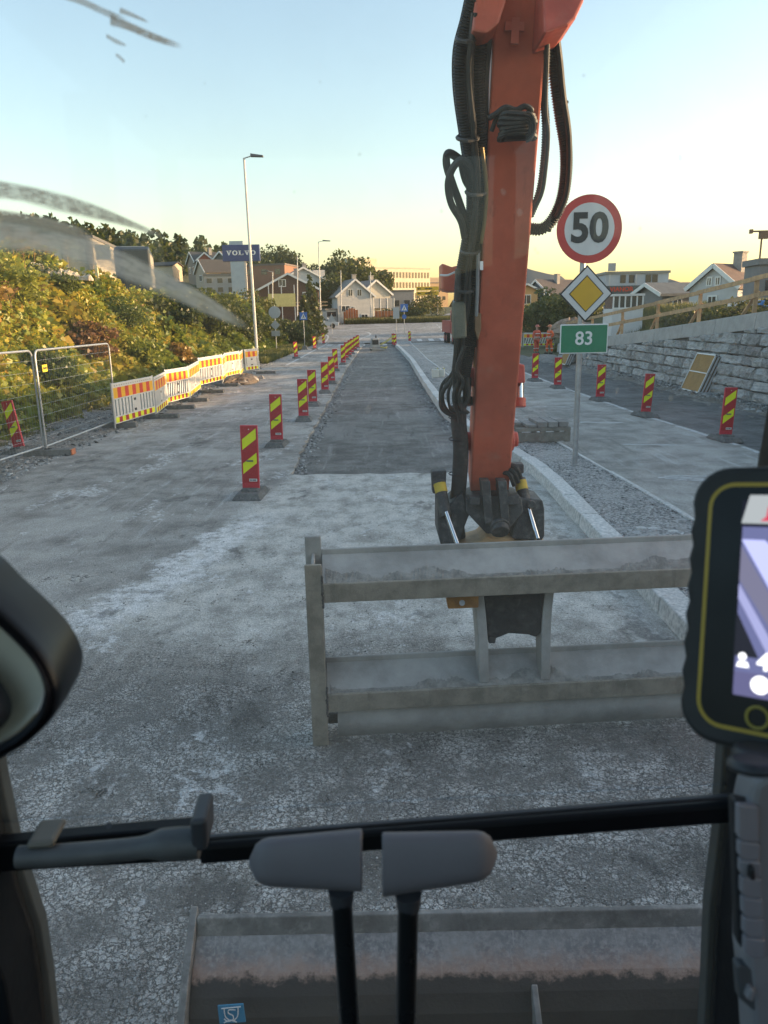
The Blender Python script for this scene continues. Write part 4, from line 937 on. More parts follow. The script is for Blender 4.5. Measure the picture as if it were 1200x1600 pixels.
# ================================================================== BUILDINGS
GLASS = M('window_glass', (.035, .04, .05), .08, 0, .1, 2, spec=.8); FRAMEW = M('window_frame_white', (.7, .7, .68), .5, 0, .05, 4)
def house(label, px, base, y, W, L, he, hr, yaw, wallc, roofc, wins=(), chim=True, cat='house', name='house', zadd=0, over=.35, wallname=None, trim=True):
    """gable of width W faces local -Y; ridge runs along local Y (length L)"""
    q = Yat(px, base, y); r = empty(name, (q.x, y, q.z), R(yaw)); tag(r, label, cat, None)
    wm = M(wallname or f'wall_{name}_{int(abs(px))}', wallc, .8, 0, .08, 1.5, .1, 20); rm = M(f'roof_{int(abs(px))}', roofc, .8, 0, .15, 2, .2, 12)
    w_ = MB(); w_.prism([(-W / 2, 0, -3), (W / 2, 0, -3), (W / 2, 0, he), (0, 0, hr), (-W / 2, 0, he)], (0, L, 0)); w_.build('wall', wm, r)
    th = .18; sl = (hr - he) / (W / 2); roof = None
    for s in (-1, 1):
        b = MB(); xo = s * (W / 2 + over); zo = he - over * sl
        pts = [(0, -over, hr + .02), (xo, -over, zo + .02), (xo, -over, zo + .02 + th), (0, -over, hr + .02 + th * 1.2)]
        if s > 0: pts = pts[::-1]
        b.prism(pts, (0, L + 2 * over, 0)); o = b.build('roof', rm, r)
        if s > 0: roof = o
        if trim:
            e = MB(); e.bar((0, -over - .04, hr + .1), (xo, -over - .04, zo + .1), .06, .26, (0, 1, 0) if False else (0, 0, 1)); e.build('barge_board', FRAMEW, o)
    if chim:
        c_ = MB(); c_.bb(-.3 + W * .12, .3 + W * .12, L * .45, L * .45 + .6, hr - .9, hr + .9); c_.bb(-.36 + W * .12, .36 + W * .12, L * .45 - .06, L * .45 + .66, hr + .9, hr + 1.0); c_.build('chimney', M('chimney_grey', (.3, .28, .26), .85), roof)
    for (face, u, z, ww, wh) in wins:
        f = MB(); g_ = MB()
        if face == 'F': f.bb(u - ww / 2 - .09, u + ww / 2 + .09, -.06, .02, z - .09, z + wh + .09); g_.bb(u - ww / 2, u + ww / 2, -.075, -.055, z, z + wh); mb = MB(); mb.bb(u - .03, u + .03, -.085, -.07, z, z + wh)
        else:
            xs_ = W / 2 if face == 'R' else -W / 2; d = 1 if face == 'R' else -1
            a, b_ = sorted((xs_ - d * .02, xs_ + d * .06)); f.bb(a, b_, u - ww / 2 - .09, u + ww / 2 + .09, z - .09, z + wh + .09); a, b_ = sorted((xs_ + d * .055, xs_ + d * .075)); g_.bb(a, b_, u - ww / 2, u + ww / 2, z, z + wh); mb = MB(); a, b_ = sorted((xs_ + d * .07, xs_ + d * .085)); mb.bb(a, b_, u - .03, u + .03, z, z + wh)
        fo = f.build('window', FRAMEW, r); g_.build('pane', GLASS, fo); mb.build('mullion', FRAMEW, fo)
    return r
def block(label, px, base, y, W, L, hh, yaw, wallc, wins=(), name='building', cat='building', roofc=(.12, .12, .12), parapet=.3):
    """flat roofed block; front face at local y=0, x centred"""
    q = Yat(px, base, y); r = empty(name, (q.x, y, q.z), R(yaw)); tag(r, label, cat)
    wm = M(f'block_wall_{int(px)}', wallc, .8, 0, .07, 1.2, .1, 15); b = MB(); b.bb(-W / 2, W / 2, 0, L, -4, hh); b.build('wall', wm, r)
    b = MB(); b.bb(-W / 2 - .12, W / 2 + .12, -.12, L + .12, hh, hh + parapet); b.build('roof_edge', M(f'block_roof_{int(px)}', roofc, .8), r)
    share = {}
    for (face, u, z, ww, wh) in wins:
        key = (face, ww, wh)
        if key not in share:
            f = MB()
            if face == 'F': f.bb(-ww / 2, ww / 2, -.05, .02, 0, wh)
            else: f.bb(-.02, .05, -ww / 2, ww / 2, 0, wh)
            o = f.build('window', GLASS, r); share[key] = o
        else: o = share[key].copy(); col.objects.link(o)
        o.location = (u, 0, z) if face == 'F' else (W / 2, u, z)
    return r
# hillside and junction houses on the left, from the photo's left to right
b = block('long pale building with pilasters at the far left above the bank', 48, 424, 78, 12, 14, 3.0, 8, (.42, .38, .3), name='warehouse')
for x in np.arange(-5.8, 6, 2.3):
    m_ = MB(); m_.bb(x - .18, x + .18, -.16, -.002, -2, 3.2); m_.build('pilaster', M('pilaster', (.33, .3, .25), .8), b)
    m_ = MB(); m_.bb(x + .5, x + 1.9, -.03, -.002, 1.0, 2.4); m_.build('window', M('pale_pane', (.5, .47, .38), .3), b)
h = house('dark roofed house with a red gabled dormer high on the hillside', 300, 423, 170, 6.5, 8, 1.6, 3.6, -62, (.2, .17, .15), (.055, .055, .06), [('F', -1.5, -.4, .9, 1.1), ('F', 1.5, -.4, .9, 1.1)])
house('small red gabled house beside the dark roofed one on the hillside', 321, 421, 168, 4, 5, 1.5, 3.2, 12, (.36, .09, .05), (.06, .06, .065), [('F', 0, .2, 1.2, 1.2)], chim=False)
house('low dark roofed house below the red gabled dormer', 314, 434, 160, 6, 9, 1.0, 3.3, -58, (.36, .3, .24), (.06, .055, .055), [('F', 0, -.6, 1.3, 1.0)], chim=False)
house('pale walled house behind the truck mirror on the slope', 278, 430, 175, 4.5, 5, 1.9, 2.6, 78, (.45, .38, .28), (.05, .05, .05), [], chim=False, trim=False)
house('house with white gable trim left of the pylon', 346, 423, 165, 5.5, 8, 1.4, 3.6, -30, (.1, .1, .11), (.07, .065, .065), [('F', -1.4, 0, 1, 1.2), ('F', 1.4, 0, 1, 1.2)])
block('grey flat roofed building with stacked balconies left of the pylon', 345, 458, 130, 5.0, 6, 2.7, 10, (.3, .29, .28), [('F', u, z, .8, .7) for u in (-1.7, 0, 1.7) for z in (.2, 1.6)])
block('brown flat roofed house right of the pylon sign', 413, 432, 140, 7.5, 8, 1.8, -12, (.24, .12, .08), [('F', u, .3, 1, .9) for u in (-2.5, 0, 2.5)], roofc=(.14, .11, .1))
h = house('dark brown gabled house with a sunlit yellow panel and balcony', 452, 477, 108, 8.0, 9, 2.0, 4.0, 4, (.09, .045, .035), (.12, .06, .045), [('F', -.8, 2.5, .8, .8), ('F', 2.4, .4, .9, 1.2)])
m_ = MB(); m_.bb(-2.7, .9, -1.25, -1.15, -.15, 1.5); m_.build('balcony_panel', M('yellow_panel', (.62, .52, .2), .6), h)
for u in (-2.6, -.9, .8): m_ = MB(); m_.bb(u - .05, u + .05, -1.2, -1.1, -2, 2.6); m_.build('balcony_post', FRAMEW, h)
for z in (-.2, .25): m_ = MB(); m_.bb(-5.5, 5.2, -1.22, -1.14, z, z + .16); m_.build('balcony_rail', WOOD, h)
h = house('white gabled house with balconies behind the brown house', 475, 466, 128, 7.6, 9, 2.6, 4.6, 14, (.52, .52, .52), (.14, .13, .13), [('F', -1.2, 2.6, .7, .7), ('F', 1.6, .6, 1.5, 1.5), ('F', -2, .6, 1, 1), ('R', 2, 2.0, 1.2, 1.2), ('R', 5, 2.0, 1.2, 1.2), ('R', 2, -.2, 1.2, 1.2), ('R', 5, -.2, 1.2, 1.2)])
m_ = MB(); m_.bb(2.2, 4.1, 3.2, 6.6, 3.0, 4.5); m_.build('dormer', M('dormer_white', (.5, .5, .5), .7), h)
h = house('grey white house with two upper windows at the junction', 556, 497, 122, 5.6, 6.5, 3.3, 5.6, 16, (.5, .49, .47), (.2, .18, .17), [('F', -.75, 3.3, .6, .9), ('F', .65, 3.3, .6, .9), ('F', -1.6, 1.0, 1.3, .8), ('F', -.4, 1.0, .4, .7), ('F', 1.4, -.3, .9, .8)])
m_ = MB(); m_.bb(-4.6, -2.82, .4, 4.6, -2, 1.3); m_.build('annex', M('annex_white', (.5, .49, .46), .8), h); m_ = MB(); m_.bb(-4.75, -2.8, .25, 4.75, 1.3, 1.48); m_.build('annex_roof', M('annex_roof', (.3, .27, .24), .8), h)
m_ = MB(); m_.bb(-4.4, -3.0, .36, .41, .3, 1.0); m_.build('window', GLASS, h)
h = house('pale house with a glazed balcony right of the grey white house', 588, 496, 127, 5.0, 7, 3.6, 5.6, 22, (.5, .46, .38), (.2, .17, .16), [('R', 1.5, .5, 1, 1.4), ('R', 4.5, .5, 1, 1.4)])
m_ = MB(); m_.bb(-2.4, 2.4, -1.9, -.05, 1.4, 2.9); m_.build('balcony', M('balcony_grey', (.25, .26, .28), .3), h)
for u in (-2.3, -1.15, 0, 1.15, 2.3): m_ = MB(); m_.bb(u - .05, u + .05, -1.96, -1.86, -2.5, 2.95); m_.build('balcony_post', FRAMEW, h)
wn = []
for z in (1.2, 4.2, 7.2, 10.0): wn += [('F', u, z, .62, 1.6) for u in np.arange(-12.4, 12.6, 1.12)]
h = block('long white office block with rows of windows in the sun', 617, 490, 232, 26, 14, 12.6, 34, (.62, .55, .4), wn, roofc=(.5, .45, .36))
m_ = MB(); m_.bb(-12, -4, 3, 9, 12.6, 15.4); m_.build('roof_house', M('roof_house', (.55, .5, .36), .8), h)
h = block('sunlit block tinted orange at the end of the hill road', 668, 473, 300, 17, 12, 7.0, 20, (.55, .36, .2), [('F', u, z, 1.2, 1.3) for u in np.arange(-7, 7.5, 2.3) for z in (1, 3.8)])  # wall colour carries the orange of the low sun
m_ = MB(); m_.bb(-5, 6, 3, 9, 7.0, 9.2); m_.build('roof_house', M('roof_house2', (.5, .36, .24), .8), h)
block('tall narrow pale block left of the yellow direction sign', 647, 488, 240, 4.5, 9, 10, 10, (.45, .4, .33))
block('low grey canopy building in front of the white office block', 611, 480, 170, 10, 6, 3.2, 10, (.24, .24, .25), [('F', u, .2, 1.2, 1.2) for u in (-3.5, -1.2, 1.2, 3.5)])
# yellow direction sign
q = Yat(668, 456, 150); g0 = float(T(q.x, 150)); r = empty('direction_sign', (q.x, 150, g0)); tag(r, 'yellow overhead direction sign with dark arrows over the hill road', 'road sign')
for k, z in enumerate((q.z - .62, q.z + .22)):
    b = MB(); b.bb(-2.1, 2.1, -.05, 0, z - g0, z - g0 + .72); pl = b.build('yellow_plate', M('dir_yellow', (.62, .4, .02), .5), r)
    for u in (-1.6, -.2, .5): b = MB(); b.prism([(u - .35, -.05, z - g0 + .36), (u, -.05, z - g0 + .56), (u, -.05, z - g0 + .44), (u + .4, -.05, z - g0 + .44), (u + .4, -.05, z - g0 + .28), (u, -.05, z - g0 + .28), (u, -.05, z - g0 + .16)], (0, -.01, 0)); b.build('arrow', SBLACK, pl)
for x in (-1.9, 1.9): b = MB(); b.tube([(x, .06, 0), (x, .06, q.z - g0 + .9)], .09, 6); b.build('post', STEEL, r)
# orange fences at the junction
ORF = M('orange_mesh', (.5, .17, .06), .7, 0, .2, 3, .3, 20)
for k, (a0, a1, b_, y, l) in enumerate([(537, 560, 505, 116, 'orange mesh fence round the site left of the grey white house'), (586, 616, 502, 117, 'orange site fence sunlit below the glazed balcony')]):
    p_, q_ = Yat(a0, b_, y), Yat(a1, b_, y); r = empty('site_fence', (p_.x, y, float(T(p_.x, y)))); tag(r, l, 'fence', 'orange site fences')
    n_ = 6; Ls = (q_.x - p_.x) / n_
    for j in range(n_):
        b = MB(); z1 = 1.7 + .5 * math.sin(j / n_ * 3.1) * (k == 0); b.bb(j * Ls + .02, (j + 1) * Ls - .02, -.03 - .3 * (j % 2), .03 - .3 * (j % 2), .05, z1); b.build('panel', ORF, r)
        b = MB(); b.tube([(j * Ls, 0, -.3), (j * Ls, 0, z1 + .15)], .05, 6); b.build('post', POLE, r)
# pylon sign
NAVY = M('pylon_navy', (.025, .04, .16), .4, 0, .06, 2); PYL = M('pylon_grey', (.33, .4, .46), .5, .1, .06, 2)
q = Yat(377, 395.5, 95); q0 = Yat(371, 455, 95); r = empty('pylon_sign', (q.x, 95, q0.z - 1)); zb = q0.z - 1
tag(r, 'tall pylon with navy blue VOLVO sign above the bushes', 'pylon sign'); cz = q.z - zb; sw, sh = 2.18, .92
b = MB(); b.bb(-sw, sw, -.25, .25, cz - sh, cz + sh); bd = b.build('sign_box', NAVY, r, bev=.04)
b = MB(); b.bb(-1.32, .28, -.18, .18, 0, cz + sh + .42); b.build('column', PYL, r)
b = MB(); b.bb(.285, .5, -.16, .16, 0, cz - sh - .002); b.build('side_strip', M('pylon_strip', (.5, .46, .42), .5), r)
# slab serif letters built stroke by stroke
def letters(par, cx0, z0, hgt, wd, gap, mat, yv):
    x = cx0
    for ch in 'VOLVO':
        m_ = MB(); t_ = hgt * .22; s_ = hgt * .12
        def bx(a, b_, c, d): m_.bb(x + a * wd, x + b_ * wd, yv - .02, yv, z0 + c * hgt, z0 + d * hgt)
        if ch == 'V':
            m_.prism([(x + .08 * wd, yv, z0 + hgt), (x + .42 * wd, yv, z0), (x + .6 * wd, yv, z0), (x + .36 * wd, yv, z0 + hgt)], (0, -.02, 0))
            m_.prism([(x + .42 * wd, yv - .001, z0), (x + .58 * wd, yv - .001, z0), (x + .92 * wd, yv - .001, z0 + hgt), (x + .76 * wd, yv - .001, z0 + hgt)], (0, -.02, 0)); bx(-.02, .46, .9, 1.0); bx(.62, 1.04, .9, 1.0)
        elif ch == 'L': bx(.14, .42, 0, 1); bx(0, .56, .9, 1.0); bx(0, .98, 0, .12); bx(.82, .98, 0, .32)
        else:
            n_ = 20; P_ = []
            for k in range(n_): a = 2 * math.pi * k / n_; P_.append(((x + .5 * wd + .5 * wd * math.cos(a)), z0 + hgt / 2 + .52 * hgt * math.sin(a), x + .5 * wd + .24 * wd * math.cos(a), z0 + hgt / 2 + .36 * hgt * math.sin(a)))
            for k in range(n_):
                a, b_ = P_[k], P_[(k + 1) % n_]; m_.hexa([(a[0], yv, a[1]), (b_[0], yv, b_[1]), (b_[2], yv, b_[3]), (a[2], yv, a[3]), (a[0], yv - .02, a[1]), (b_[0], yv - .02, b_[1]), (b_[2], yv - .02, b_[3]), (a[2], yv - .02, a[3])])
        m_.build('letter', SWHITE, par); x += wd + gap
letters(bd, -1.72, cz - .24, .52, .62, .085, SWHITE, -.252)

# dark lorry tractor on the plateau
def lorry():
    q = Yat(211, 460, 60); gz = float(T(q.x, 60)); r = empty('lorry', (q.x, 60, gz - .2), R(8)); tag(r, 'dark lorry cab with roof fairing parked above the bank', 'lorry')
    BL = M('lorry_dark', (.03, .035, .045), .35, 0, .1, 2); SV = M('lorry_silver', (.42, .38, .33), .35, .3, .1, 3); hgt = Yat(211, 384, 60).z - gz + .2
    b = MB(); b.prism([(-1.25, 0, 1.0), (-1.25, 0, hgt - .25), (-1.25, .5, hgt), (-1.25, 2.3, hgt - .55), (-1.25, 2.5, 2.0), (-1.25, 2.5, 1.0)], (2.5, 0, 0)); cb = b.build('cab', BL, r, bev=.08)
    b = MB(); b.prism([(1.256, .3, 2.35), (1.256, 2.1, 2.35), (1.256, 1.95, hgt - .75), (1.256, .3, hgt - .5)], (.03, 0, 0)); b.build('side_fairing', SV, cb)
    b = MB(); b.prism([(1.28, .9, 1.7), (1.28, 1.9, 1.7), (1.28, 1.8, 2.3), (1.28, .9, 2.3)], (.03, 0, 0)); b.build('side_window', GLASS, cb)
    b = MB(); b.bb(1.3, 1.62, 2.0, 2.3, 2.0, 3.0); b.build('mirror', DARK, cb, bev=.04)
    b = MB(); b.tube([(-1.0, -.06, hgt - .06), (1.0, -.06, hgt - .06)], .03, 6); b.build('light_bar', STEEL, cb)
    for z in (1.6, 2.1): b = MB(); b.bb(-.5 + z * .2, -.32 + z * .2, -.02, -.003, z, z + .14); b.build('marker_lamp', SWHITE, cb)
    b = MB(); b.bb(-.9, .9, -3.5, 2.2, .7, 1.0); b.build('chassis', DARK, r)
    b = MB(); b.bb(1.2, 1.32, -1.6, .2, .45, 1.35); b.build('side_skirt', M('skirt_orange', (.36, .17, .07), .5), r)
    for x in (-1.02, 1.02):
        for y in (1.5, -2.2):
            b = MB(); b.cyl((x - .15, y, .52), (x + .15, y, .52), .52, 20); w_ = b.build('wheel', M('tyre', (.02, .02, .02), .9), r)
            s = 1 if x > 0 else -1; b = MB(); b.cyl((x + s * .14, y, .52), (x + s * .17, y, .52), .3, 16); b.build('rim', STEEL, w_)
lorry()
# pale boulders along the crest and a pale stone post
for i, (a, b_) in enumerate([(52, 414), (63, 417), (74, 421), (84, 424), (96, 424), (106, 427), (114, 430), (131, 430), (139, 431)]):
    q = Yat(a, b_, 29); lump('boulder', (q.x, 29, q.z - .15), (random.uniform(.14, .28), .2, random.uniform(.16, .3)), M('pale_boulder', (.55, .47, .36), .9, 0, .2, 4, .4, 20), f'pale boulder on the crest of the left bank, {ORD[i + 1]} from the left', 'boulder', 10, seed=40 + i)
q = Yat(152, 431, 36); r = empty('stone_post', (q.x, 36, q.z - .6)); tag(r, 'small pale pointed post at the left of the dark lorry', 'post')
b = MB(); b.add([(-.12, -.12, 0), (.12, -.12, 0), (.12, .12, 0), (-.12, .12, 0), (-.03, -.03, 1.15), (.03, -.03, 1.15), (.03, .03, 1.15), (-.03, .03, 1.15)], [(0, 1, 5, 4), (1, 2, 6, 5), (2, 3, 7, 6), (3, 0, 4, 7), (4, 5, 6, 7)]); b.build('shaft', M('post_yellow', (.6, .55, .35), .7), r)
b = MB(); b.cyl((0, 0, 1.13), (0, 0, 1.24), .03, 8); b.build('cap', SWHITE, r)

# ---- right hand buildings on the terrace
h = house('small house with dark pitched roof right of the boom', 838, 481, 120, 5.5, 7, 1.9, 3.9, -58, (.14, .16, .18), (.1, .085, .08), [('F', 0, .3, 1, 1)])
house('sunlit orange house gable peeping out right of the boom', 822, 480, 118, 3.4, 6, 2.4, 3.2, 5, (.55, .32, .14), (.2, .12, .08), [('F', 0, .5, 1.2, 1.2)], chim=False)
wn = [('F', u, .7, 1.0, 1.2) for u in (-3.2, -2.0, 1.2, 2.6)]
h = block('white upper storey block with the red VIANOR sign', 995, 446, 74, 5.7, 8, 1.05, -3, (.45, .47, .5), [('F', u, .25, .5, .7) for u in (-1.3, -.5, 1.0, 1.6)], roofc=(.3, .29, .25), parapet=.22)
b = MB(); b.bb(-3.0, 3.3, -1.4, -.05, -.72, -.03); fa = b.build('fascia', M('fascia_dark', (.09, .1, .1), .6), h)
text('VIANOR', .56, M('vianor_red', (.62, .06, .02), .5), fa, (-1.72, -1.42, -.36), bold=.012, depth=.03)
b = MB(); b.bb(-2.75, -2.1, -.4, -.2, 1.3, 2.0); b.build('roof_unit', M('roof_unit', (.4, .4, .4), .6), h)
for x in (-2.6, -.2): b = MB(); b.tube([(x, -.35, -.1), (x, -.35, 1.0)], .05, 6); b.build('vent_pipe', POLE, h)
h = house('long grey shed with pale gable trim behind the railing', 1012, 487, 58, 3.4, 4.6, 1.15, 1.8, -76, (.2, .2, .2), (.16, .16, .15), [('R', 1.2, .3, .6, .5)], chim=False)
b = MB(); b.bb(1.705, 1.73, 2.8, 3.1, .2, .55); b.build('notice', SWHITE, h)
h = house('white gabled house with brown tiled roof and lettering behind the railing', 1112, 481, 52, 3.4, 4.2, 1.25, 2.55, -54, (.5, .5, .5), (.15, .1, .08), [('F', -.3, 1.45, .22, .42), ('F', .3, 1.45, .22, .42), ('F', .0, .1, .5, .6), ('R', 2.4, .1, 1.0, .7)], over=.22)
# lettering board on the long side wall
lm = MB(); [lm.bb(1.705, 1.72, .75 + k * .17, .75 + k * .17 + .11, 1.0, 1.0 + (.13 if k % 3 else .16)) for k in range(11)]; lm.build('lettering', SBLACK, h)
lm = MB(); lm.bb(1.702, 1.74, .5, 4.1, .86, .92); lm.build('ledge', M('ledge', (.15, .15, .15), .7), h)
block('dark building with a pale band cut off by the right picture edge', 1266, 478, 40, 5.2, 2.2, 2.05, -6, (.2, .2, .205), [('F', -2.1, .8, .35, .5), ('F', -1.5, .8, .35, .5)], roofc=(.2, .2, .2))
q = Yat(1185, 372, 40); r = empty('roof_aerial', (q.x + .4, 40.5, 4.9)); tag(r, 'small brown aerial on the roof at the right edge', 'aerial'); AB = M('aerial_brown', (.2, .12, .07), .6)
zz = q.z - 4.9
b = MB(); b.tube([(0, 0, 0), (0, 0, zz + .15)], .05, 6); b.build('mast', AB, r)
b = MB(); b.bb(-.6, .7, -.04, .04, zz + .32, zz + .4); b.bb(-.62, -.5, -.1, .1, zz + .26, zz + .46); b.bb(-.12, .3, -.12, .12, zz + .0, zz + .34); b.build('aerial_head', AB, r)
# unseen house on the right, added and shaped to shade near road and cab
_h = house('unseen long low grey house added to shade the near road and cab', 1700, 470, 20, 36, 12, 1.5, 2.5, -90, (.3, .3, .3), (.1, .09, .09), [('F', -3, .2, 1.2, 1.0), ('F', 3, .2, 1.2, 1.0)]); _h.location = (15.5, 7.0, 2.4)
# glazed white booth
q = Yat(979, 520, 43); r = empty('site_booth', (q.x, 43, q.z)); tag(r, 'white site booth with glazed upper half behind the railing', 'booth'); S = 43 / F
W_, hb, ht = 46 * S, 36 * S, 54 * S; BWH = M('booth_white', (.6, .6, .6), .5, 0, .05, 2)
b = MB(); b.bb(-W_ / 2, W_ / 2, 0, 1.8, -.6, hb); b.build('wall', BWH, r)
b = MB(); b.bb(-W_ / 2 + .05, W_ / 2 - .05, .05, 1.75, hb, ht); b.build('glazing', M('booth_glass', (.09, .085, .075), .15, 0, .1, 2, spec=.7), r)
for u in np.linspace(-W_ / 2 + .03, W_ / 2 - .03, 6): b = MB(); b.bb(u - .035, u + .035, -.01, .05, hb, ht); b.build('mullion', FRAMEW, r)
b = MB(); b.bb(-W_ / 2 - .05, W_ / 2 + .05, -.05, 1.85, ht, ht + .12); b.build('roof', BWH, r)
b = MB(); b.bb(-W_ / 2 - .02, W_ / 2 + .02, -.03, .02, hb - .05, hb + .05); b.build('sill', FRAMEW, r)
lump('boulder', (Yat(890, 505, 60).x, 60, Yat(890, 505, 60).z - 1.0), (2.0, 1.5, 1.3), M('brown_rock', (.3, .22, .16), .95, 0, .25, 2, .6, 10), 'big brown rounded rock behind the diamond sign', 'boulder', 16, seed=71)
for i, a in enumerate((1148, 1165, 1190, 1200)):
    q = Yat(a, 474, 30); b = MB(); b.box((q.x, 30, q.z), (.35, .5, .22), top=(.8, .8)); b.box((q.x, 29.74, q.z + .02), (.12, .02, .1)); o = b.build('plastic_crate', M('crate_blue', (.06, .22, .5), .5) if i > 1 else BWH, None, bev=.02)
    tag(o, ['white bundle left on the terrace below the white house', 'white bundle right of the first by the railing', 'blue plastic crate behind the railing near the right edge', 'blue plastic crate at the very right edge behind the railing'][i], 'crate')
# far ridge on the right horizon
mb = MB(); n_ = 60; vs = []
for i in range(n_ + 1):
    x = 150 + i * 28; h_ = 30 + 62 * math.exp(-((x - 330) / 90) ** 2) + 40 * math.exp(-((x - 760) / 160) ** 2) + 8 * math.sin(i * 1.7) + 14 * math.sin(i * .5)
    vs += [(x, 1560, -5), (x, 1650, h_), (x, 1900, -5)]
mb.add(vs, [(3 * i + k, 3 * i + 3 + k, 3 * i + 4 + k, 3 * i + 1 + k) for i in range(n_) for k in range(2)]); struct(mb.build('far_ridge', M('ridge_blue', (.16, .17, .17), .95), smooth=True))

# ================================================================== WORKERS
def skin_mesh(name, joints, edges, mat, parent, sub=2, root=0):
    me = bpy.data.meshes.new(name); me.from_pydata([j[:3] for j in joints], edges, []); o = bpy.data.objects.new(name, me); col.objects.link(o)
    m_ = o.modifiers.new('skin', 'SKIN'); m_.use_smooth_shade = True
    sv = me.skin_vertices[0].data if me.skin_vertices else None
    if sv is None:
        import bmesh
        bm = bmesh.new(); bm.from_mesh(me); bm.verts.layers.skin.verify(); bm.to_mesh(me); bm.free(); sv = me.skin_vertices[0].data
    for k, j in enumerate(joints): sv[k].radius = (j[3], j[4] if len(j) > 4 else j[3]); sv[k].use_root = (k == root)
    s_ = o.modifiers.new('sub', 'SUBSURF'); s_.levels = sub; s_.render_levels = sub
    dg = bpy.context.evaluated_depsgraph_get(); m2 = bpy.data.meshes.new_from_object(o.evaluated_get(dg)); bpy.data.objects.remove(o)
    m2.materials.clear(); m2.materials.append(mat); o = bpy.data.objects.new(name, m2); col.objects.link(o)
    if parent: o.parent = parent
    m2.polygons.foreach_set('use_smooth', [True] * len(m2.polygons)); return o
SKIN = M('skin', (.42, .25, .18), .6); HIVIS = M('hivis_orange', (.75, .12, .03), .6, 0, .1, 6); HIV2 = M('hivis_red_orange', (.55, .09, .05), .65, 0, .15, 6); REFL = M('reflective_tape', (.7, .7, .68), .35); BOOT = M('boot', (.03, .028, .026), .8)
def worker(loc, rz, label, cloth, pose, helm):
    r = empty('person', loc, rz); tag(r, label, 'person')
    a = pose
    body = [(0, 0, .98, .14, .11), (0, 0, 1.2, .15, .11), (0, .0, 1.42, .17, .11), (0, .0, 1.55, .06, .06), (0, -.02, 1.62, .075, .09), (0, -.02, 1.72, .085, .1), (0, -.01, 1.8, .06, .07)]
    e = [(0, 1), (1, 2), (2, 3), (3, 4), (4, 5), (5, 6)]
    for s in (-1, 1):
        i0 = len(body); el, ha = a[('L' if s < 0 else 'R')]
        body += [(s * .19, 0, 1.43, .065), (*el, .05), (*ha, .038), (ha[0], ha[1] - .06, ha[2] - .05, .03)]; e += [(2, i0), (i0, i0 + 1), (i0 + 1, i0 + 2), (i0 + 2, i0 + 3)]
        i1 = len(body); kx, ky = a['knee' + ('L' if s < 0 else 'R')]
        body += [(s * .1, 0, .9, .09), (kx, ky, .5, .065), (kx * 1.02, ky + .05, .1, .045), (kx * 1.05, ky - .1, .05, .045)]; e += [(0, i1), (i1, i1 + 1), (i1 + 1, i1 + 2), (i1 + 2, i1 + 3)]
    skin_mesh('body', body, e, SKIN, r, 1)
    jk = [(0, 0, .92, .17, .14), (0, 0, 1.2, .18, .14), (0, 0, 1.42, .19, .13), (0, 0, 1.52, .08, .08)]; e = [(0, 1), (1, 2), (2, 3)]
    for s in (-1, 1):
        el, ha = a[('L' if s < 0 else 'R')]; i0 = len(jk); jk += [(s * .2, 0, 1.44, .085), (*el, .07), (*(Vector(el).lerp(Vector(ha), .85)), .055)]; e += [(2, i0), (i0, i0 + 1), (i0 + 1, i0 + 2)]
    skin_mesh('jacket', jk, e, cloth, r, 1)
    tr = [(0, 0, .95, .16, .13)]; e = []
    for s in (-1, 1):
        kx, ky = a['knee' + ('L' if s < 0 else 'R')]; i0 = len(tr); tr += [(s * .1, 0, .85, .105), (kx, ky, .5, .085), (kx * 1.02, ky + .05, .14, .075)]; e += [(0, i0), (i0, i0 + 1), (i0 + 1, i0 + 2)]
    skin_mesh('trousers', tr, e, cloth, r, 1)
    for z in (1.08, 1.3):
        b = MB(); b.tube([(.2 * math.cos(k * .449), .155 * math.sin(k * .449), z) for k in range(15)], .022, 4, caps=False); b.build('reflective_band', REFL, r)
    for s in (-1, 1):
        kx, ky = a['knee' + ('L' if s < 0 else 'R')]; b = MB(); b.tube([(kx + .09 * math.cos(k * .524), ky + .03 + .09 * math.sin(k * .524), .36) for k in range(13)], .02, 4, caps=False); b.build('reflective_band', REFL, r)
        b = MB(); b.box((kx * 1.05, ky - .03, .055), (.11, .28, .11), top=(.8, .75)); b.build('boot', BOOT, r, bev=.02)
    vs = []; fs = []; n_ = 14
    for i in range(6):
        t_ = i / 5 * math.pi / 2
        for j in range(n_): a_ = 2 * math.pi * j / n_; vs.append((.125 * math.cos(t_) * math.cos(a_), .15 * math.cos(t_) * math.sin(a_) - .015, 1.74 + .14 * math.sin(t_)))
    for i in range(5):
        for j in range(n_): fs.append((i * n_ + j, i * n_ + (j + 1) % n_, (i + 1) * n_ + (j + 1) % n_, (i + 1) * n_ + j))
    b = MB(); b.add(vs, fs); b.box((0, -.16, 1.745), (.2, .1, .02)); b.build('helmet', helm, r, smooth=True); return r
q = G(838, 553); worker((q.x, q.y, 0), R(25), 'person in orange vest and trousers with hard hat, left of two by the wall', HIV2, {'L': ((-.3, -.02, 1.2), (-.34, -.12, .98)), 'R': ((.3, 0, 1.18), (.3, -.08, .95)), 'kneeL': (-.12, -.02), 'kneeR': (.12, .02)}, M('helmet_red', (.5, .14, .1), .4))
q = G(858, 553); worker((q.x, q.y, 0), R(-70), 'person in bright orange clothes with hand on hip, right of two', HIVIS, {'L': ((-.34, .1, 1.2), (-.18, -.06, 1.02)), 'R': ((.34, .08, 1.2), (.2, -.05, 1.04)), 'kneeL': (-.13, -.12), 'kneeR': (.11, .08)}, M('helmet_orange', (.6, .2, .08), .4))

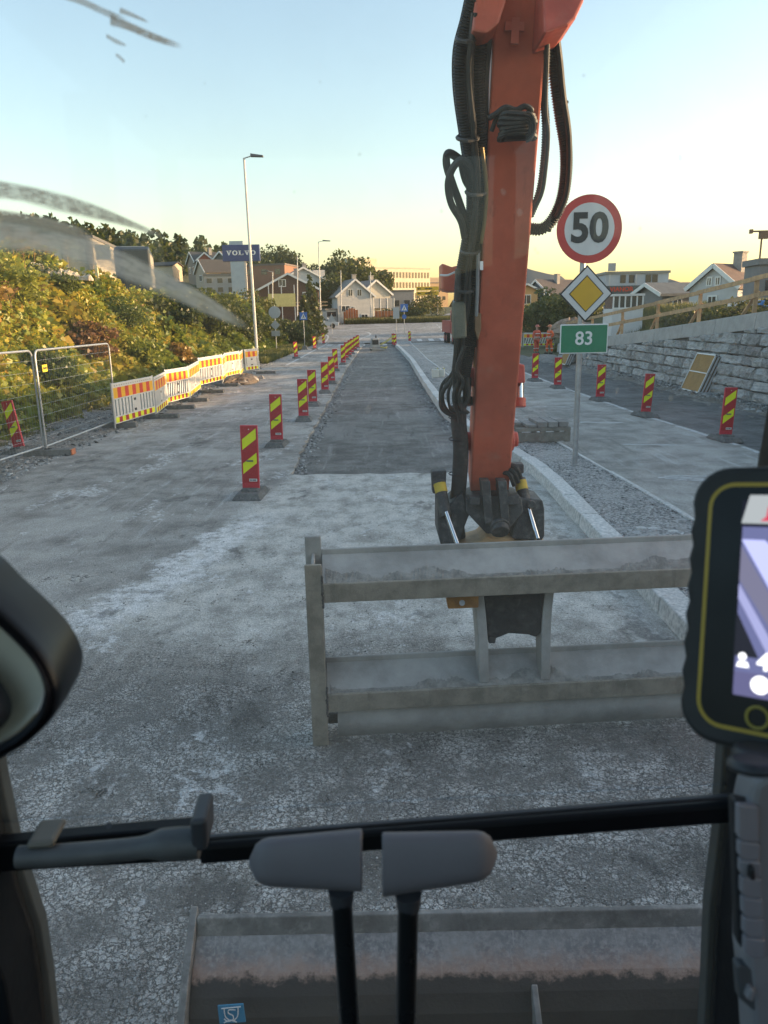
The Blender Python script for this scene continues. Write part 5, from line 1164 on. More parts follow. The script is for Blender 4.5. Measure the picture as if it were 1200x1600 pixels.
# ================================================================== THINGS ON THE ROAD
# plate compactor
q = G(590, 548, -.05); r = empty('plate_compactor', (q.x, q.y, -.055), R(14)); tag(r, 'grey plate compactor with yellow handle standing in the milled lane', 'compactor')
GM = M('machine_grey', (.28, .28, .27), .5, .2, .15, 6); YM = M('machine_yellow', (.5, .42, .1), .5, 0, .15, 6)
b = MB(); b.prism([(-.62, -.35, .18), (-.5, -.35, .03), (.5, -.35, .03), (.62, -.35, .18)], (0, .7, 0)); b.build('base_plate', GM, r)
b = MB(); b.box((-.2, 0, .62), (.75, .6, .75), top=(.75, .8)); b.build('engine_hood', M('hood_grey', (.34, .34, .33), .5), r, bev=.06)
b = MB(); b.bb(-.5, .0, -.315, -.29, .5, .85); b.build('intake_grille', DARK, r)
b = MB(); b.tube([(-.1, .05, .98), (-.1, .05, 1.2)], .05, 8); b.build('exhaust', DARK, r)
b = MB(); b.tube(spl([(.25, -.25, .45), (.8, -.25, .75), (1.35, -.25, 1.1), (1.35, .25, 1.1), (.8, .25, .75), (.25, .25, .45)], 5), .03, 6); b.build('handle', YM, r, smooth=True)
b = MB(); b.tube(spl([(.2, -.3, .3), (.6, -.36, .2), (.75, 0, .3), (.6, .36, .2), (.2, .3, .3)], 5), .04, 6); b.build('guard_frame', YM, r, smooth=True)
# white canisters on the island
CAN = M('white_canister', (.62, .62, .57), .5, 0, .06, 4, dust=.2)
for i, (a, dy, s) in enumerate([(680, 0, 1.0), (691, .25, .95)]):
    q = G(a, 590, .13); r = empty('canister', (q.x, q.y + dy, .13), R(10 - 25 * i)); tag(r, ['white plastic canister standing on the island kerb', 'second white canister behind the first on the island'][i], 'canister')
    b = MB(); b.box((0, 0, .17 * s), (.26 * s, .2 * s, .34 * s)); b.build('body', CAN, r, bev=.03); b = MB(); b.tube([(-.07, 0, .33), (-.05, 0, .4), (.06, 0, .4), (.08, 0, .33)], .018, 6); b.build('handle', CAN, r); b = MB(); b.cyl((.09, 0, .33 * s), (.09, 0, .38 * s), .03, 8); b.build('cap', M('cap_yellow', (.5, .5, .1), .5), r)
# pallet frame with paving slabs on the island
q = G(846, 691, .13); r = empty('slab_pallet', (q.x, q.y + .35, .135), R(3)); tag(r, 'stack of grey paving slabs on a steel pallet on the island', 'pallet'); W_ = 1.08
PW = M('weathered_wood', (.2, .185, .16), .9, 0, .25, 5, .3, 40, rnd=.15)
for y in (-.36, 0, .36): b = MB(); b.bb(-W_ / 2, W_ / 2, y - .05, y + .05, .22, .29); b.build('bearer', PW, r)
for x in (-W_ / 2 + .06, 0, W_ / 2 - .06):
    for y in (-.36, .36): b = MB(); b.bb(x - .05, x + .05, y - .045, y + .045, 0, .22); b.build('block', PW, r)
b = MB(); b.bb(-W_ / 2, W_ / 2, -.41, -.38, .02, .2); b.build('side_board', PW, r)
SL = M('slab_concrete', (.25, .24, .225), .9, 0, .2, 6, .3, 40, rnd=.2)
for i in range(5):
    for j in range(2):
        if (i, j) == (0, 0): continue
        b = MB(); x0 = -W_ / 2 + i * .21; y0 = -.4 + j * .41; b.bb(x0 + .01, x0 + .2, y0, y0 + .39, .292, .40 if i > 1 else .35); b.build('slab', SL, r, bev=.012)
b = MB(); b.box((-.62, .25, .2), (.42, .6, .06), Matrix.Rotation(R(8), 3, 'Y')); b.build('loose_slab', SL, r, bev=.012)
# red crane lorry beyond the boom
r = empty('red_lorry', (7.7, 70, 0), R(3)); tag(r, 'red lorry parked on the right road, mostly hidden behind the boom', 'lorry'); RL = M('lorry_red', (.36, .035, .03), .4, 0, .12, 3, dust=.15)
b = MB(); b.prism([(-1.2, 0, .9), (1.2, 0, .9), (1.2, 0, 3.0), (1.0, 0, 3.15), (-1.0, 0, 3.15), (-1.2, 0, 3.0)], (0, 2.2, 0)); cb = b.build('cab', RL, r, bev=.06)
b = MB(); b.bb(-1.0, 1.0, -.03, -.003, 1.9, 2.8); b.build('windscreen', GLASS, cb); b = MB(); b.bb(-1.0, 1.0, -.05, -.003, 1.0, 1.5); b.build('grille', DARK, cb)
for x in (-.95, .95): b = MB(); b.cyl((x, -.06, 1.15), (x, -.003, 1.15), .13, 12); b.build('headlight', SWHITE, cb)
b = MB(); b.bb(-1.2, 1.2, 2.4, 8, 1.0, 2.1); b.build('load_bed', RL, r)
for x in (-1.2, 1.2):
    b = MB(); b.bb(x - .22 if x < 0 else x, x if x < 0 else x + .22, .0, .12, 2.0, 2.7); b.build('mirror', DARK, r)
for x in (-1.0, 1.0):
    for y in (1.1, 5.2, 6.5):
        b = MB(); b.cyl((x - .16, y, .5), (x + .16, y, .5), .5, 20); w_ = b.build('wheel', MATS['tyre'], r); s = -1 if x < 0 else 1
        b = MB(); b.cyl((x + s * .15, y, .5), (x + s * .18, y, .5), .27, 14); b.build('rim', RL, w_)
# parked pale car at the left side road
q = Yat(523, 497, 104); gz = float(T(q.x, 104)) + .04; r = empty('parked_car', (q.x - 1.6, 104, gz), R(4)); tag(r, 'pale grey car on the side road left of the grey white house', 'car'); CP = M('car_paint', (.45, .46, .47), .3, .2, .05, 2)
b = MB(); b.prism([(-2.1, -.8, .3), (2.1, -.8, .3), (2.15, -.8, .75), (1.2, -.8, .9), (.6, -.8, 1.42), (-1.1, -.8, 1.45), (-2.0, -.8, .95)], (0, 1.6, 0)); bo = b.build('body', CP, r, bev=.08)
for x in (-1.0, -.05): b = MB(); b.prism([(x, -.81, .95), (x + .8, -.81, .95), (x + .55, -.81, 1.35), (x, -.81, 1.36)], (0, -.01, 0)); b.build('side_window', GLASS, bo)
for x in (-1.35, 1.3):
    for y in (-.72, .72): b = MB(); b.cyl((x, y - .1, .32), (x, y + .1, .32), .32, 16); b.build('wheel', MATS['tyre'], r)

# ================================================================== THE EXCAVATOR
exc = empty('excavator', (0.7, -0.5, 0)); tag(exc, 'red excavator seen from its cab, with boom, hoses and dozer blade', 'excavator')
RP = M('boom_red', (.57, .128, .072), .5, 0, .16, 3, .1, 60, .3, (.36, .22, .16), edge=(.62, .32, .22), scratch=(.72, .42, .3)); RP2 = M('casting_red', (.5, .095, .065), .5, 0, .2, 5, .2, 50, .3, (.36, .22, .16), edge=(.6, .34, .26))
BS = M('black_steel', (.05, .05, .05), .6, .2, .3, 8, .25, 50, .55, (.22, .215, .2), edge=(.24, .235, .22)); HOSE = M('hose_rubber', (.028, .029, .028), .6, 0, .2, 10, .1, 80, .3, (.14, .135, .12)); CHROME = M('chrome', (.6, .62, .64), .15, 1, .05, 5)
OCHRE = M('ochre_casting', (.6, .37, .18), .6, 0, .2, 6, .15, 50, .3, (.45, .36, .25)); YPL = M('yellow_ring', (.55, .38, .04), .6, 0, .2, 6, dust=.2)
def ppoly(mb, pts, dep, th, m=0):
    P = [D(p[0], p[1], dep * (1.08 if dep > 2.9 else 1)) for p in pts]
    n_ = (P[1] - P[0]).cross(P[2] - P[1])
    if n_.y > 0: P = P[::-1]
    # first cap must face the camera: prism() reverses its first cap
    return mb.prism(P[::-1], (0, th, 0), m)
def part(name, mat, parent=exc, bev=0, smooth=False, fn=None, seg=2):
    mb = MB(); fn(mb); return mb.build(name, mat, parent, world=True, bev=bev, smooth=smooth, seg=seg)
def hd(py): return float(np.interp(py, [-200, 50, 200, 400, 765, 900], [2.95, 3.36, 3.6, 4.0, 4.7, 4.85]))
KA = 1.08
def DA(px, py, dep): return D(px, py, dep * KA)
# ---- stick
Bp = DA(765, 768, 4.7); Tp = DA(813, 50, 3.36); ax = (Tp - Bp).normalized(); Tp2 = Tp + ax * .95
xv = Vector((1, -.04, 0)).normalized(); nv = ax.cross(xv).normalized()      # nv points to the machine
if nv.y > 0: nv = -nv
def stick_fn(mb):
    w0 = .127; prof = [(0, .1), (.25, .16), (1.2, .2), (2.3, .26), (3.2, .24)]; vs = []
    for d, dp in prof:
        c = Bp + ax * d - nv * .12
        for (sx, sn) in ((-1, 1), (1, 1), (1, -1), (-1, -1)): vs.append(c + xv * w0 * sx + nv * (.12 if sn > 0 else -dp))
    n_ = len(prof); fs = [(4 * i + k, 4 * i + (k + 1) % 4, 4 * i + 4 + (k + 1) % 4, 4 * i + 4 + k) for i in range(n_ - 1) for k in range(4)] + [(3, 2, 1, 0), (4 * n_ - 4, 4 * n_ - 3, 4 * n_ - 2, 4 * n_ - 1)]
    mb.add(vs, fs)
stick = part('stick', RP, bev=.012, fn=stick_fn)
def sp(px, py, off=0.0): return DA(px, py, hd(py) + off)
part('pin_boss', RP2, stick, .01, False, lambda mb: (mb.cyl(sp(722, 690, .15), sp(737, 689, .15), .062, 20), mb.cyl(sp(724, 690, .15), sp(729, 690, .15), .085, 20)))
part('pin_boss', RP2, stick, .01, False, lambda mb: (mb.cyl(sp(793, 687, .15), sp(809, 686, .15), .05, 20), mb.cyl(sp(797, 687, .15), sp(802, 687, .15), .075, 20)))
# coupling brackets on both sides of the stick
part('coupling_bracket', RP2, stick, .008, False, lambda mb: ppoly(mb, [(720, 578), (742, 574), (745, 604), (735, 604), (726, 592)], 4.42, .14))
part('coupling_bracket', RP2, stick, .008, False, lambda mb: ppoly(mb, [(806, 568), (820, 570), (821, 598), (804, 600)], 4.42, .14))
for a, b, c_, m1, m2, nm in ((729, 604, 634, BS, BS, 'hose_coupling'), (812, 600, 636, CHROME, RP2, 'hose_coupling')):
    o = part(nm, m1, stick, 0, True, lambda mb: mb.cyl(DA(a, b - 3, 4.5), DA(a + .5, c_ - 8, 4.5), .026, 16))
    part('cap', m2, o, .004, True, lambda mb: mb.cyl(DA(a, c_ - 14, 4.5), DA(a, c_, 4.5), .039, 16))
part('inspection_plate', M('orange_plate', (.6, .25, .09), .5), stick, .004, False, lambda mb: ppoly(mb, [(739, 532), (747, 530), (747, 573), (740, 575)], 4.32, .03))
part('dust_cover_bracket', RP, stick, .01, False, lambda mb: ppoly(mb, [(690, 411), (706, 417), (741, 408), (741, 455), (702, 456), (690, 452)], 4.2, .22))
part('cable_tie', SWHITE, stick, 0, True, lambda mb: mb.tube(spl([DA(688, 430, 4.14), DA(700, 430, 4.1), DA(713, 425, 4.08), DA(726, 428, 4.1), DA(741, 437, 4.16)], 4), .006, 5))
part('weld_seam', RP2, stick, 0, True, lambda mb: mb.tube([sp(748, 470 + k * 6, -.002) for k in range(40)], [.004 + .001 * (k % 2) for k in range(40)], 5))
for (a, b) in ((777, 770), (756, 762), (788, 760)): part('grease_nipple', BS, stick, 0, False, lambda mb: mb.cyl(sp(a, b - 12, -.02), sp(a, b - 12, .02), .012, 8))
# painted cross on the stick just below the boom
part('painted_cross', M('faded_red_paint', (.5, .13, .08), .6), stick, 0, False, lambda mb: (ppoly(mb, [(801, 18), (813, 18), (810, 68), (798, 68)], 3.33, .02), ppoly(mb, [(790, 33), (820, 34), (819, 48), (789, 47)], 3.332, .02)))
# ---- boom nose and boom
part('boom_nose', RP2, exc, .012, False, lambda mb: ppoly(mb, [(846, -60), (925, -60), (912, 2), (900, 28), (888, 40), (864, 48), (850, 52)], 3.15, .4))
part('boom_nose', RP, exc, .012, False, lambda mb: ppoly(mb, [(800, -60), (745, -60), (742, 0), (738, 48), (760, 52), (780, 36), (790, 4)], 3.2, .35))
part('nose_pin', RP2, exc, .008, True, lambda mb: (mb.cyl(DA(733, 22, 3.3), DA(760, 20, 3.3), .062, 24), mb.cyl(DA(730, 22, 3.3), DA(736, 22, 3.3), .05, 20)))
knee = Vector((.75, 1.9, 5.1)); root = Vector((1.25, -.3, 1.7)); nose = Tp + ax * .35 + Vector((.02, -.1, .0))
def boom_fn(mb):
    pts = [(root, .2, .3), (root.lerp(knee, .5) + Vector((0, -.15, .25)), .19, .38), (knee, .18, .36), (knee.lerp(nose, .5) + Vector((0, 0, .1)), .16, .3), (nose + Vector((0, 0, .18)), .15, .2)]; vs = []
    for i, (c, wx_, hy) in enumerate(pts):
        t_ = (pts[min(i + 1, 4)][0] - pts[max(i - 1, 0)][0]).normalized(); s_ = Vector((1, 0, 0)); u_ = s_.cross(t_).normalized()
        for a, b in ((-1, -1), (1, -1), (1, 1), (-1, 1)): vs.append(c + s_ * wx_ * a + u_ * hy * b)
    mb.add(vs, [(4 * i + k, 4 * i + (k + 1) % 4, 4 * i + 4 + (k + 1) % 4, 4 * i + 4 + k) for i in range(4) for k in range(4)] + [(3, 2, 1, 0), (16, 17, 18, 19)])
part('boom', RP, exc, .02, False, boom_fn)
# ---- hoses
def corr(pts, r, n=8, pitch=.013, amp=.14):
    P = spl(pts, 10); L = [0]
    for a, b in zip(P[:-1], P[1:]): L.append(L[-1] + (b - a).length)
    m_ = int(L[-1] / (pitch / 2)); Q = []; rs = []
    for k in range(m_ + 1):
        d = L[-1] * k / m_; i = min(np.searchsorted(L, d, 'right') - 1, len(P) - 2); f = (d - L[i]) / max(L[i + 1] - L[i], 1e-9); Q.append(P[i].lerp(P[i + 1], f)); rs.append(r * (1 + (amp if k % 2 else -amp)))
    return Q, rs
def hose(pp, r, off=-.12, corrug=False, mat=HOSE, name='hose', n=8):
    pts = [sp(p[0], p[1], off + (p[2] if len(p) > 2 else 0)) for p in pp]
    def f(mb):
        if corrug: Q, rs = corr(pts, r); mb.tube(Q, rs, n)
        else: mb.tube(spl(pts, 7), r, n)
    return part(name, mat, exc, 0, not corrug, f)
hose([(748, -30), (730, 40), (721, 90), (722, 150), (731, 215), (738, 270), (739, 330), (730, 385), (722, 430), (719, 470)], .036, -.05, True)
hose([(741, -30), (728, 30), (716, 80), (716, 140), (726, 215), (735, 280), (741, 340), (733, 390), (727, 440), (724, 500)], .03, 0.02)
hose([(752, 40), (747, 110), (749, 180), (752, 250), (748, 310), (742, 360), (742, 420), (740, 480), (734, 540), (726, 590)], .032, -.02, True)
hose([(762, 60), (757, 130), (757, 200), (758, 260), (754, 330), (750, 380), (747, 440), (746, 490), (743, 540)], .022, 0.0)
hose([(745, 52), (740, 140), (744, 220), (748, 290), (746, 360), (736, 430), (730, 500), (722, 560), (716, 610)], .026, .03)
hose([(753, 230), (757, 260), (760, 300), (757, 345), (752, 380)], .011, -.08, False, M('brass_line', (.3, .22, .1), .5, .4))
hose([(738, 310), (728, 262), (714, 246), (700, 240), (698, 258), (708, 290), (719, 320), (728, 350), (730, 380)], .021, -.06)
hose([(741, 285), (736, 262), (722, 250), (708, 262), (700, 288), (705, 318), (720, 345), (726, 372)], .019, -.1)
hose([(740, 265), (722, 254), (726, 280), (736, 300), (744, 330)], .017, -.02)
hose([(726, 460), (718, 520), (715, 560), (708, 590), (692, 612), (690, 636), (706, 648), (724, 640), (727, 612), (720, 585)], .014, -.05)
for k in range(7):
    o_ = random.uniform(-5, 5); lx = 689 + k * 4.5 + random.uniform(-2, 2)
    hose([(726 + o_, 540), (714 + o_, 575), (lx + 6, 596), (lx, 616), (lx + 3, 634 + random.uniform(-4, 6)), (lx + 14, 645), (722, 640), (732, 620), (730 + o_, 590)], random.choice((.008, .01, .012)), .02 - k * .03)
for k in range(4): hose([(728 - k * 4, 500), (722 - k * 3, 550), (716 - k * 2, 590), (716, 630), (717 + k, 660)], .017, -.02 - .03 * k)
hose([(716, 636), (717, 665), (720, 700), (717, 760), (712, 800), (716, 840)], .05, -.02, False, M('hose_sleeve', (.045, .047, .046), .8, 0, .2, 12, .4, 70, .4, (.15, .15, .14)), 'hose_sleeve', 12)
for y_ in (652, 686, 740): part('sleeve_tie', DARK, exc, 0, True, lambda mb: mb.tube([sp(714.5 + 13.5 * math.cos(k * .52), y_ + 3 * math.sin(k * .52), -.02 - .055 * math.sin(k * .52)) for k in range(13)], .004, 4, caps=False))
part('valve_block', M('olive_block', (.12, .12, .085), .6, .2, .25, 8, .2, 40, .3), exc, .012, False, lambda mb: (ppoly(mb, [(708, 472), (728, 470), (730, 528), (709, 530)], 4.02, .12), ppoly(mb, [(712, 463), (724, 462), (724, 472), (712, 472)], 4.04, .08)))
part('steel_line', BS, exc, 0, True, lambda mb: mb.tube([sp(716, 420, -.08), sp(716, 468, -.1)], .018, 8))
part('steel_line', STEEL, exc, 0, True, lambda mb: mb.tube([sp(747, 395, -.1), sp(746, 455, -.1), sp(744, 500, -.1)], .011, 8))
part('id_label', SWHITE, exc, 0, False, lambda mb: ppoly(mb, [(750, 408), (755, 408), (755, 422), (750, 422)], hd(410) - .14, .004))
part('nozzle', M('brown_nozzle', (.2, .12, .06), .6, .3), exc, .004, False, lambda mb: ppoly(mb, [(742, 490), (752, 489), (752, 515), (747, 532), (742, 516)], hd(500) - .12, .05))
for k in range(7):
    j_ = lambda: random.uniform(-4, 4)
    hose([(744 + j_(), 20), (733 + j_(), 110), (738 + j_(), 200), (744 + j_(), 290), (741 + j_(), 350), (732 + j_(), 420), (728 + j_(), 480), (722 + j_(), 540)], random.choice((.008, .01, .013)), random.uniform(-.12, -.03))
for (a, b, wd) in ((724, 60, 15), (727, 215, 17), (740, 300, 16), (731, 392, 15), (724, 452, 13)):
    part('hose_clamp', BS, exc, 0, True, lambda mb: mb.tube([sp(a + 4 + wd * math.cos(k * .52), b + 5 * math.sin(k * .52), -.06 - .07 * math.sin(k * .52)) for k in range(13)], .009, 5, caps=False))
# hoses hanging right of the stick
hose([(858, 30), (864, 70), (868, 120), (876, 180), (884, 230), (884, 275), (877, 315), (862, 345), (845, 358), (826, 357)], .031, .05, True, n=10)
hose([(866, 30), (874, 90), (880, 150), (888, 205), (889, 260), (884, 305), (870, 340)], .017, .02)
hose([(853, 30), (853, 90), (850, 150), (853, 200), (850, 255), (843, 300), (828, 338)], .02, .0, True)
hose([(856, 30), (854, 100), (852, 170), (856, 210), (852, 265), (845, 305), (826, 340)], .012, -.06)
for (a, b) in ((884, 160), (890, 235), (888, 287), (874, 335), (857, 361)): part('clip_bolt', DARK, exc, 0, False, lambda mb: mb.cyl(sp(a, b, .03), sp(a + 4, b - 1, .03), .007, 6))
part('nose_clamp', RP2, exc, .004, False, lambda mb: ppoly(mb, [(852, 40), (880, 36), (880, 50), (853, 54)], 3.42, .1))
# coiled spare hose on the stick
for k in range(6):
    c = sp(808, 182 + k * 6.4, -.17)
    part('coiled_hose', HOSE, exc, 0, True, lambda mb: mb.tube([c + Vector(((.075 + .006 * (k % 3)) * math.copysign(abs(math.cos(j * .393)) ** .6, math.cos(j * .393)), .06 * math.copysign(abs(math.sin(j * .393)) ** .7, math.sin(j * .393)), .006 * math.sin(j * .8 + k))) for j in range(17)], .0125, 6, caps=False))
for k in range(4):
    c = sp(822, 200, -.24)
    part('coiled_hose', HOSE, exc, 0, True, lambda mb: mb.tube([c + Vector((.035 * math.cos(j * .3 - 1.6) * (.5 + .22 * k), -.006 * k, .06 * math.sin(j * .3 - 1.6) * (.45 + .2 * k))) for j in range(12)], .006, 5))
part('coil_back_plate', BS, exc, .006, False, lambda mb: ppoly(mb, [(783, 178), (833, 176), (832, 218), (788, 220)], hd(200) - .125, .02))
hose([(763, 185), (775, 178), (790, 168), (806, 172), (820, 166), (830, 172), (824, 178)], .014, -.16)
hose([(768, 205), (778, 182), (798, 174), (815, 176)], .011, -.15)

# ---- tiltrotator under the stick
def tr(name, mat, pts, dep, th, parent=None, bev=.008): return part(name, mat, parent or exc, bev, False, lambda mb: ppoly(mb, pts, dep, th))
rot = tr('tiltrotator_bracket', BS, [(728, 780), (742, 776), (800, 774), (815, 778), (818, 800), (800, 822), (784, 836), (760, 834), (742, 815), (728, 800)], 4.55, .3)
for a in (752, 778): tr('bracket_rib', BS, [(a, 752), (a + 14, 752), (a + 18, 815), (a + 6, 820)], 4.5, .12, rot, .004)
tr('bracket_ear', BS, [(734, 776), (750, 778), (750, 790), (734, 790)], 4.5, .08, rot); tr('bracket_ear', BS, [(788, 777), (812, 774), (811, 789), (790, 790)], 4.5, .08, rot)
part('swivel_disc', BS, rot, .006, True, lambda mb: (mb.cyl(DA(782, 832, 4.42), DA(780, 818, 4.46), .056, 24), mb.cyl(DA(782, 826, 4.43), DA(781, 824, 4.44), .066, 24)))
for k in range(5): part('disc_bolt', STEEL, rot, 0, False, lambda mb: mb.cyl(DA(781 + 7 * math.cos(k * 1.257), 817 + 3.5 * math.sin(k * 1.257), 4.455), DA(781 + 7 * math.cos(k * 1.257), 815.5 + 3.5 * math.sin(k * 1.257), 4.455), .006, 6))
tr('tilt_cheek', BS, [(684, 778), (700, 790), (722, 770), (735, 800), (718, 845), (706, 858), (690, 856), (684, 835)], 4.6, .28, rot, .01)
tr('tilt_cheek', BS, [(812, 778), (840, 780), (848, 782), (851, 796), (851, 838), (846, 846), (800, 842), (800, 830), (812, 800)], 4.6, .28, rot, .01)
part('pin_cap', BS, rot, .003, True, lambda mb: mb.cyl(DA(830, 788, 4.57), DA(830, 787, 4.62), .025, 16))
tr('cylinder_lug', BS, [(674, 737), (698, 735), (697, 756), (690, 772), (676, 772)], 4.62, .1, rot, .01); tr('cylinder_lug', BS, [(797, 726), (819, 725), (819, 740), (797, 742)], 4.72, .1, rot, .01)
for (x0, y0, x1, y1, x2, y2, dp) in ((686, 752, 697, 800, 716, 854, 4.6), (812, 748, 826, 795, 840, 842, 4.68)):
    cy = part('tilt_cylinder', BS, rot, .004, True, lambda mb: mb.cyl(DA(x0, y0, dp), DA(x1, y1 + 8, dp - .06), .038, 16))
    part('piston_rod', CHROME, cy, 0, True, lambda mb: mb.cyl(DA(x1, y1, dp - .08), DA(x2, y2, dp - .14), .015, 12))
    part('yellow_band', YPL, cy, 0, True, lambda mb: mb.cyl(DA(x0 + .8, y0 + 4, dp - .005), DA(x0 + 4, y0 + 18, dp - .02), .0405, 16))
for k, (a, b) in enumerate(((806, 742), (802, 748), (796, 753))): part('hose_stub', HOSE, rot, 0, True, lambda mb: mb.tube(spl([DA(a - 14, b - 15, 4.66), DA(a, b - 12, 4.6), DA(a + 8, b + 6, 4.62)], 5), .016, 7))
tr('rotor_casting', OCHRE, [(708, 852), (738, 850), (752, 846), (762, 836), (770, 842), (800, 839), (808, 846), (838, 843), (852, 845), (856, 870), (706, 872)], 4.62, .3, rot, .012)
part('casting_boss', OCHRE, rot, .008, True, lambda mb: (mb.cyl(DA(783, 848, 4.6), DA(783, 862, 4.6), .085, 20), mb.cyl(DA(719, 856, 4.6), DA(719, 866, 4.6), .04, 14), mb.cyl(DA(846, 849, 4.6), DA(846, 862, 4.6), .04, 14)))
for a, b in ((719, 857), (846, 850)): part('casting_bolt', BS, rot, 0, False, lambda mb: mb.cyl(DA(a, b, 4.56), DA(a, b - 2, 4.63), .018, 10))
tr('rotor_housing', BS, [(712, 870), (850, 866), (846, 905), (720, 908)], 4.62, .36, rot)
# quick hitch between the beams
hit = tr('quick_hitch', M('hitch_black', (.028, .028, .028), .75, .1, .3, 10, .5, 40, .5, (.12, .115, .11)), [(757, 900), (850, 898), (848, 950), (846, 988), (838, 996), (826, 992), (795, 990), (775, 998), (762, 994), (758, 950)], 4.46, .34)
tr('hitch_hook', BS, [(762, 996), (776, 994), (774, 1006), (764, 1006)], 4.46, .2, hit); tr('hitch_lock', M('orange_lock', (.42, .2, .05), .7, 0, .3, 8, .2, 40, .3), [(697, 928), (748, 926), (748, 950), (700, 952)], 4.4, .12, hit)
part('lock_stud', STEEL, hit, 0, True, lambda mb: mb.cyl(DA(722, 942, 4.36), DA(722, 942, 4.4), .018, 12))

# ---- levelling beam carried by the hitch: a thing of its own
c0 = D(803, 1150, 4.75); fy = .0664; fx = Vector((math.cos(fy), math.sin(fy), 0)); back = Vector((-math.sin(fy), math.cos(fy), 0)); tl = .03
fu = (Vector((0, 0, 1)) * math.cos(tl) - back * math.sin(tl)); fn_ = fx.cross(fu) * -1
if fn_.y < 0: fn_ = -fn_                                   # away from the machine
beam = empty('levelling_beam', (c0.x, c0.y, 0)); tag(beam, 'grey steel levelling beam frame with two channels and end posts under the boom', 'levelling beam')
O_ = Vector((.799, 4.472, .01))
def fp(x, u, n_): return O_ + fx * x + fu * u + fn_ * n_
CS = M('dusty_steel', (.37, .36, .335), .7, .1, .22, 3, .35, 90, .35, (.5, .49, .46), edge=(.5, .49, .46), ew=.008); CS2 = M('scraped_steel', (.28, .25, .2), .65, .15, .25, 7, .4, 90, .3, (.42, .4, .36), edge=(.52, .5, .46), scratch=(.55, .53, .5), ew=.008)
def fbox(mb, x0, x1, u0, u1, n0, n1):
    mb.hexa([fp(x0, u0, n0), fp(x1, u0, n0), fp(x1, u0, n1), fp(x0, u0, n1), fp(x0, u1, n0), fp(x1, u1, n0), fp(x1, u1, n1), fp(x0, u1, n1)])
HWb = 1.28
def bpart(name, mat, lst, bev=.006, parent=beam):
    mb = MB(); [fbox(mb, *l) for l in lst]; return mb.build(name, mat, parent, world=True, bev=bev)
HR = 1.46
for u0 in (.345, 1.07):
    mb = MB(); mb.hexa([fp(-HWb + .1, u0 - .018, -.07), fp(HR - .1, u0 - .018, -.07), fp(HR - .1, u0 + .1, .12), fp(-HWb + .1, u0 + .1, .12), fp(-HWb + .1, u0, -.07), fp(HR - .1, u0, -.07), fp(HR - .1, u0 + .118, .12), fp(-HWb + .1, u0 + .118, .12)])
    ch = mb.build('channel_web', CS, beam, world=True, bev=.004)
    bpart('front_flange', CS2, [(-HWb + .098, HR - .098, u0 - .115, u0 + .006, -.09, -.0702)], parent=ch)
    bpart('rear_flange', CS, [(-HWb + .098, HR - .098, u0 + .05, u0 + .152, .1202, .138)], parent=ch)
for s in (-1, 1):
    a, b = (-HWb, -HWb + .098) if s < 0 else (HR - .098, HR)
    ps = bpart('end_post', CS2, [(a, b, .0, 1.2, -.094, -.076)]); bpart('post_web', CS, [((a + b) / 2 - .01, (a + b) / 2 + .01, .0, 1.2, -.076, .12)], parent=ps); bpart('rear_plate', CS, [(a, b, .02, 1.305, .1202, .14)], parent=ps)
for u_ in (.26, .345, .985, 1.07):
    mb = MB(); mb.tube([fp(-HWb + .1 + random.gauss(0, .0015), u_ - .06 + k * .01, -.093) for k in range(13)], [.006 + .0015 * (k % 2) for k in range(13)], 6); mb.build('weld_bead', BS, beam, world=True)
scr = MB()
prof = [(.06 - .0 * k, k) for k in range(2)]
K = 9; vs = []
for i in range(K):
    f = i / (K - 1); u = .25 - .245 * f; n_ = .015 + .045 * math.sin(f * math.pi) * -1
    for x in (-HWb + .16, HR - .16): vs.append(fp(x, u, n_ - .02)); vs.append(fp(x, u, n_ + .0))
fs = []
for i in range(K - 1): a = 4 * i; fs += [(a, a + 4, a + 6, a + 2), (a + 1, a + 3, a + 7, a + 5), (a, a + 1, a + 5, a + 4), (a + 2, a + 6, a + 7, a + 3)]
fs += [(0, 2, 3, 1), (4 * K - 4, 4 * K - 3, 4 * K - 1, 4 * K - 2)]
scr.add(vs, fs); scr.build('scraper_blade', CS, beam, world=True, smooth=True)
for s in (-1, 1): mb = MB(); e_ = -HWb if s < 0 else HR; mb.cyl(fp(e_ - s * .17, .12, .03), fp(e_ - s * .1, .12, .03), .035, 14); mb.build('bearing_stub', BS, beam, world=True)
# two curved arms from the lower channel up to the hitch
for (x, bend) in ((-.2, -.03), (.19, .12)):
    path = []
    for i in range(11):
        f = i / 10; path.append((.36 + f * .72, .0 + .3 * f ** 1.6, x + bend * f ** 3))
    mb = MB(); vs = []
    for (u, n_, xx) in path:
        wdt = .12 + .12 * (u - .4)
        for (dx, dn) in ((-.03, -wdt / 2), (.03, -wdt / 2), (.03, wdt / 2), (-.03, wdt / 2)): vs.append(fp(xx + dx, u, n_ + dn))
    n_ = len(path); fs = [(4 * i + k, 4 * i + (k + 1) % 4, 4 * i + 4 + (k + 1) % 4, 4 * i + 4 + k) for i in range(n_ - 1) for k in range(4)] + [(3, 2, 1, 0), (4 * n_ - 4, 4 * n_ - 3, 4 * n_ - 2, 4 * n_ - 1)]
    mb.add(vs, fs); mb.build('curved_arm', CS, beam, world=True, bev=.006)
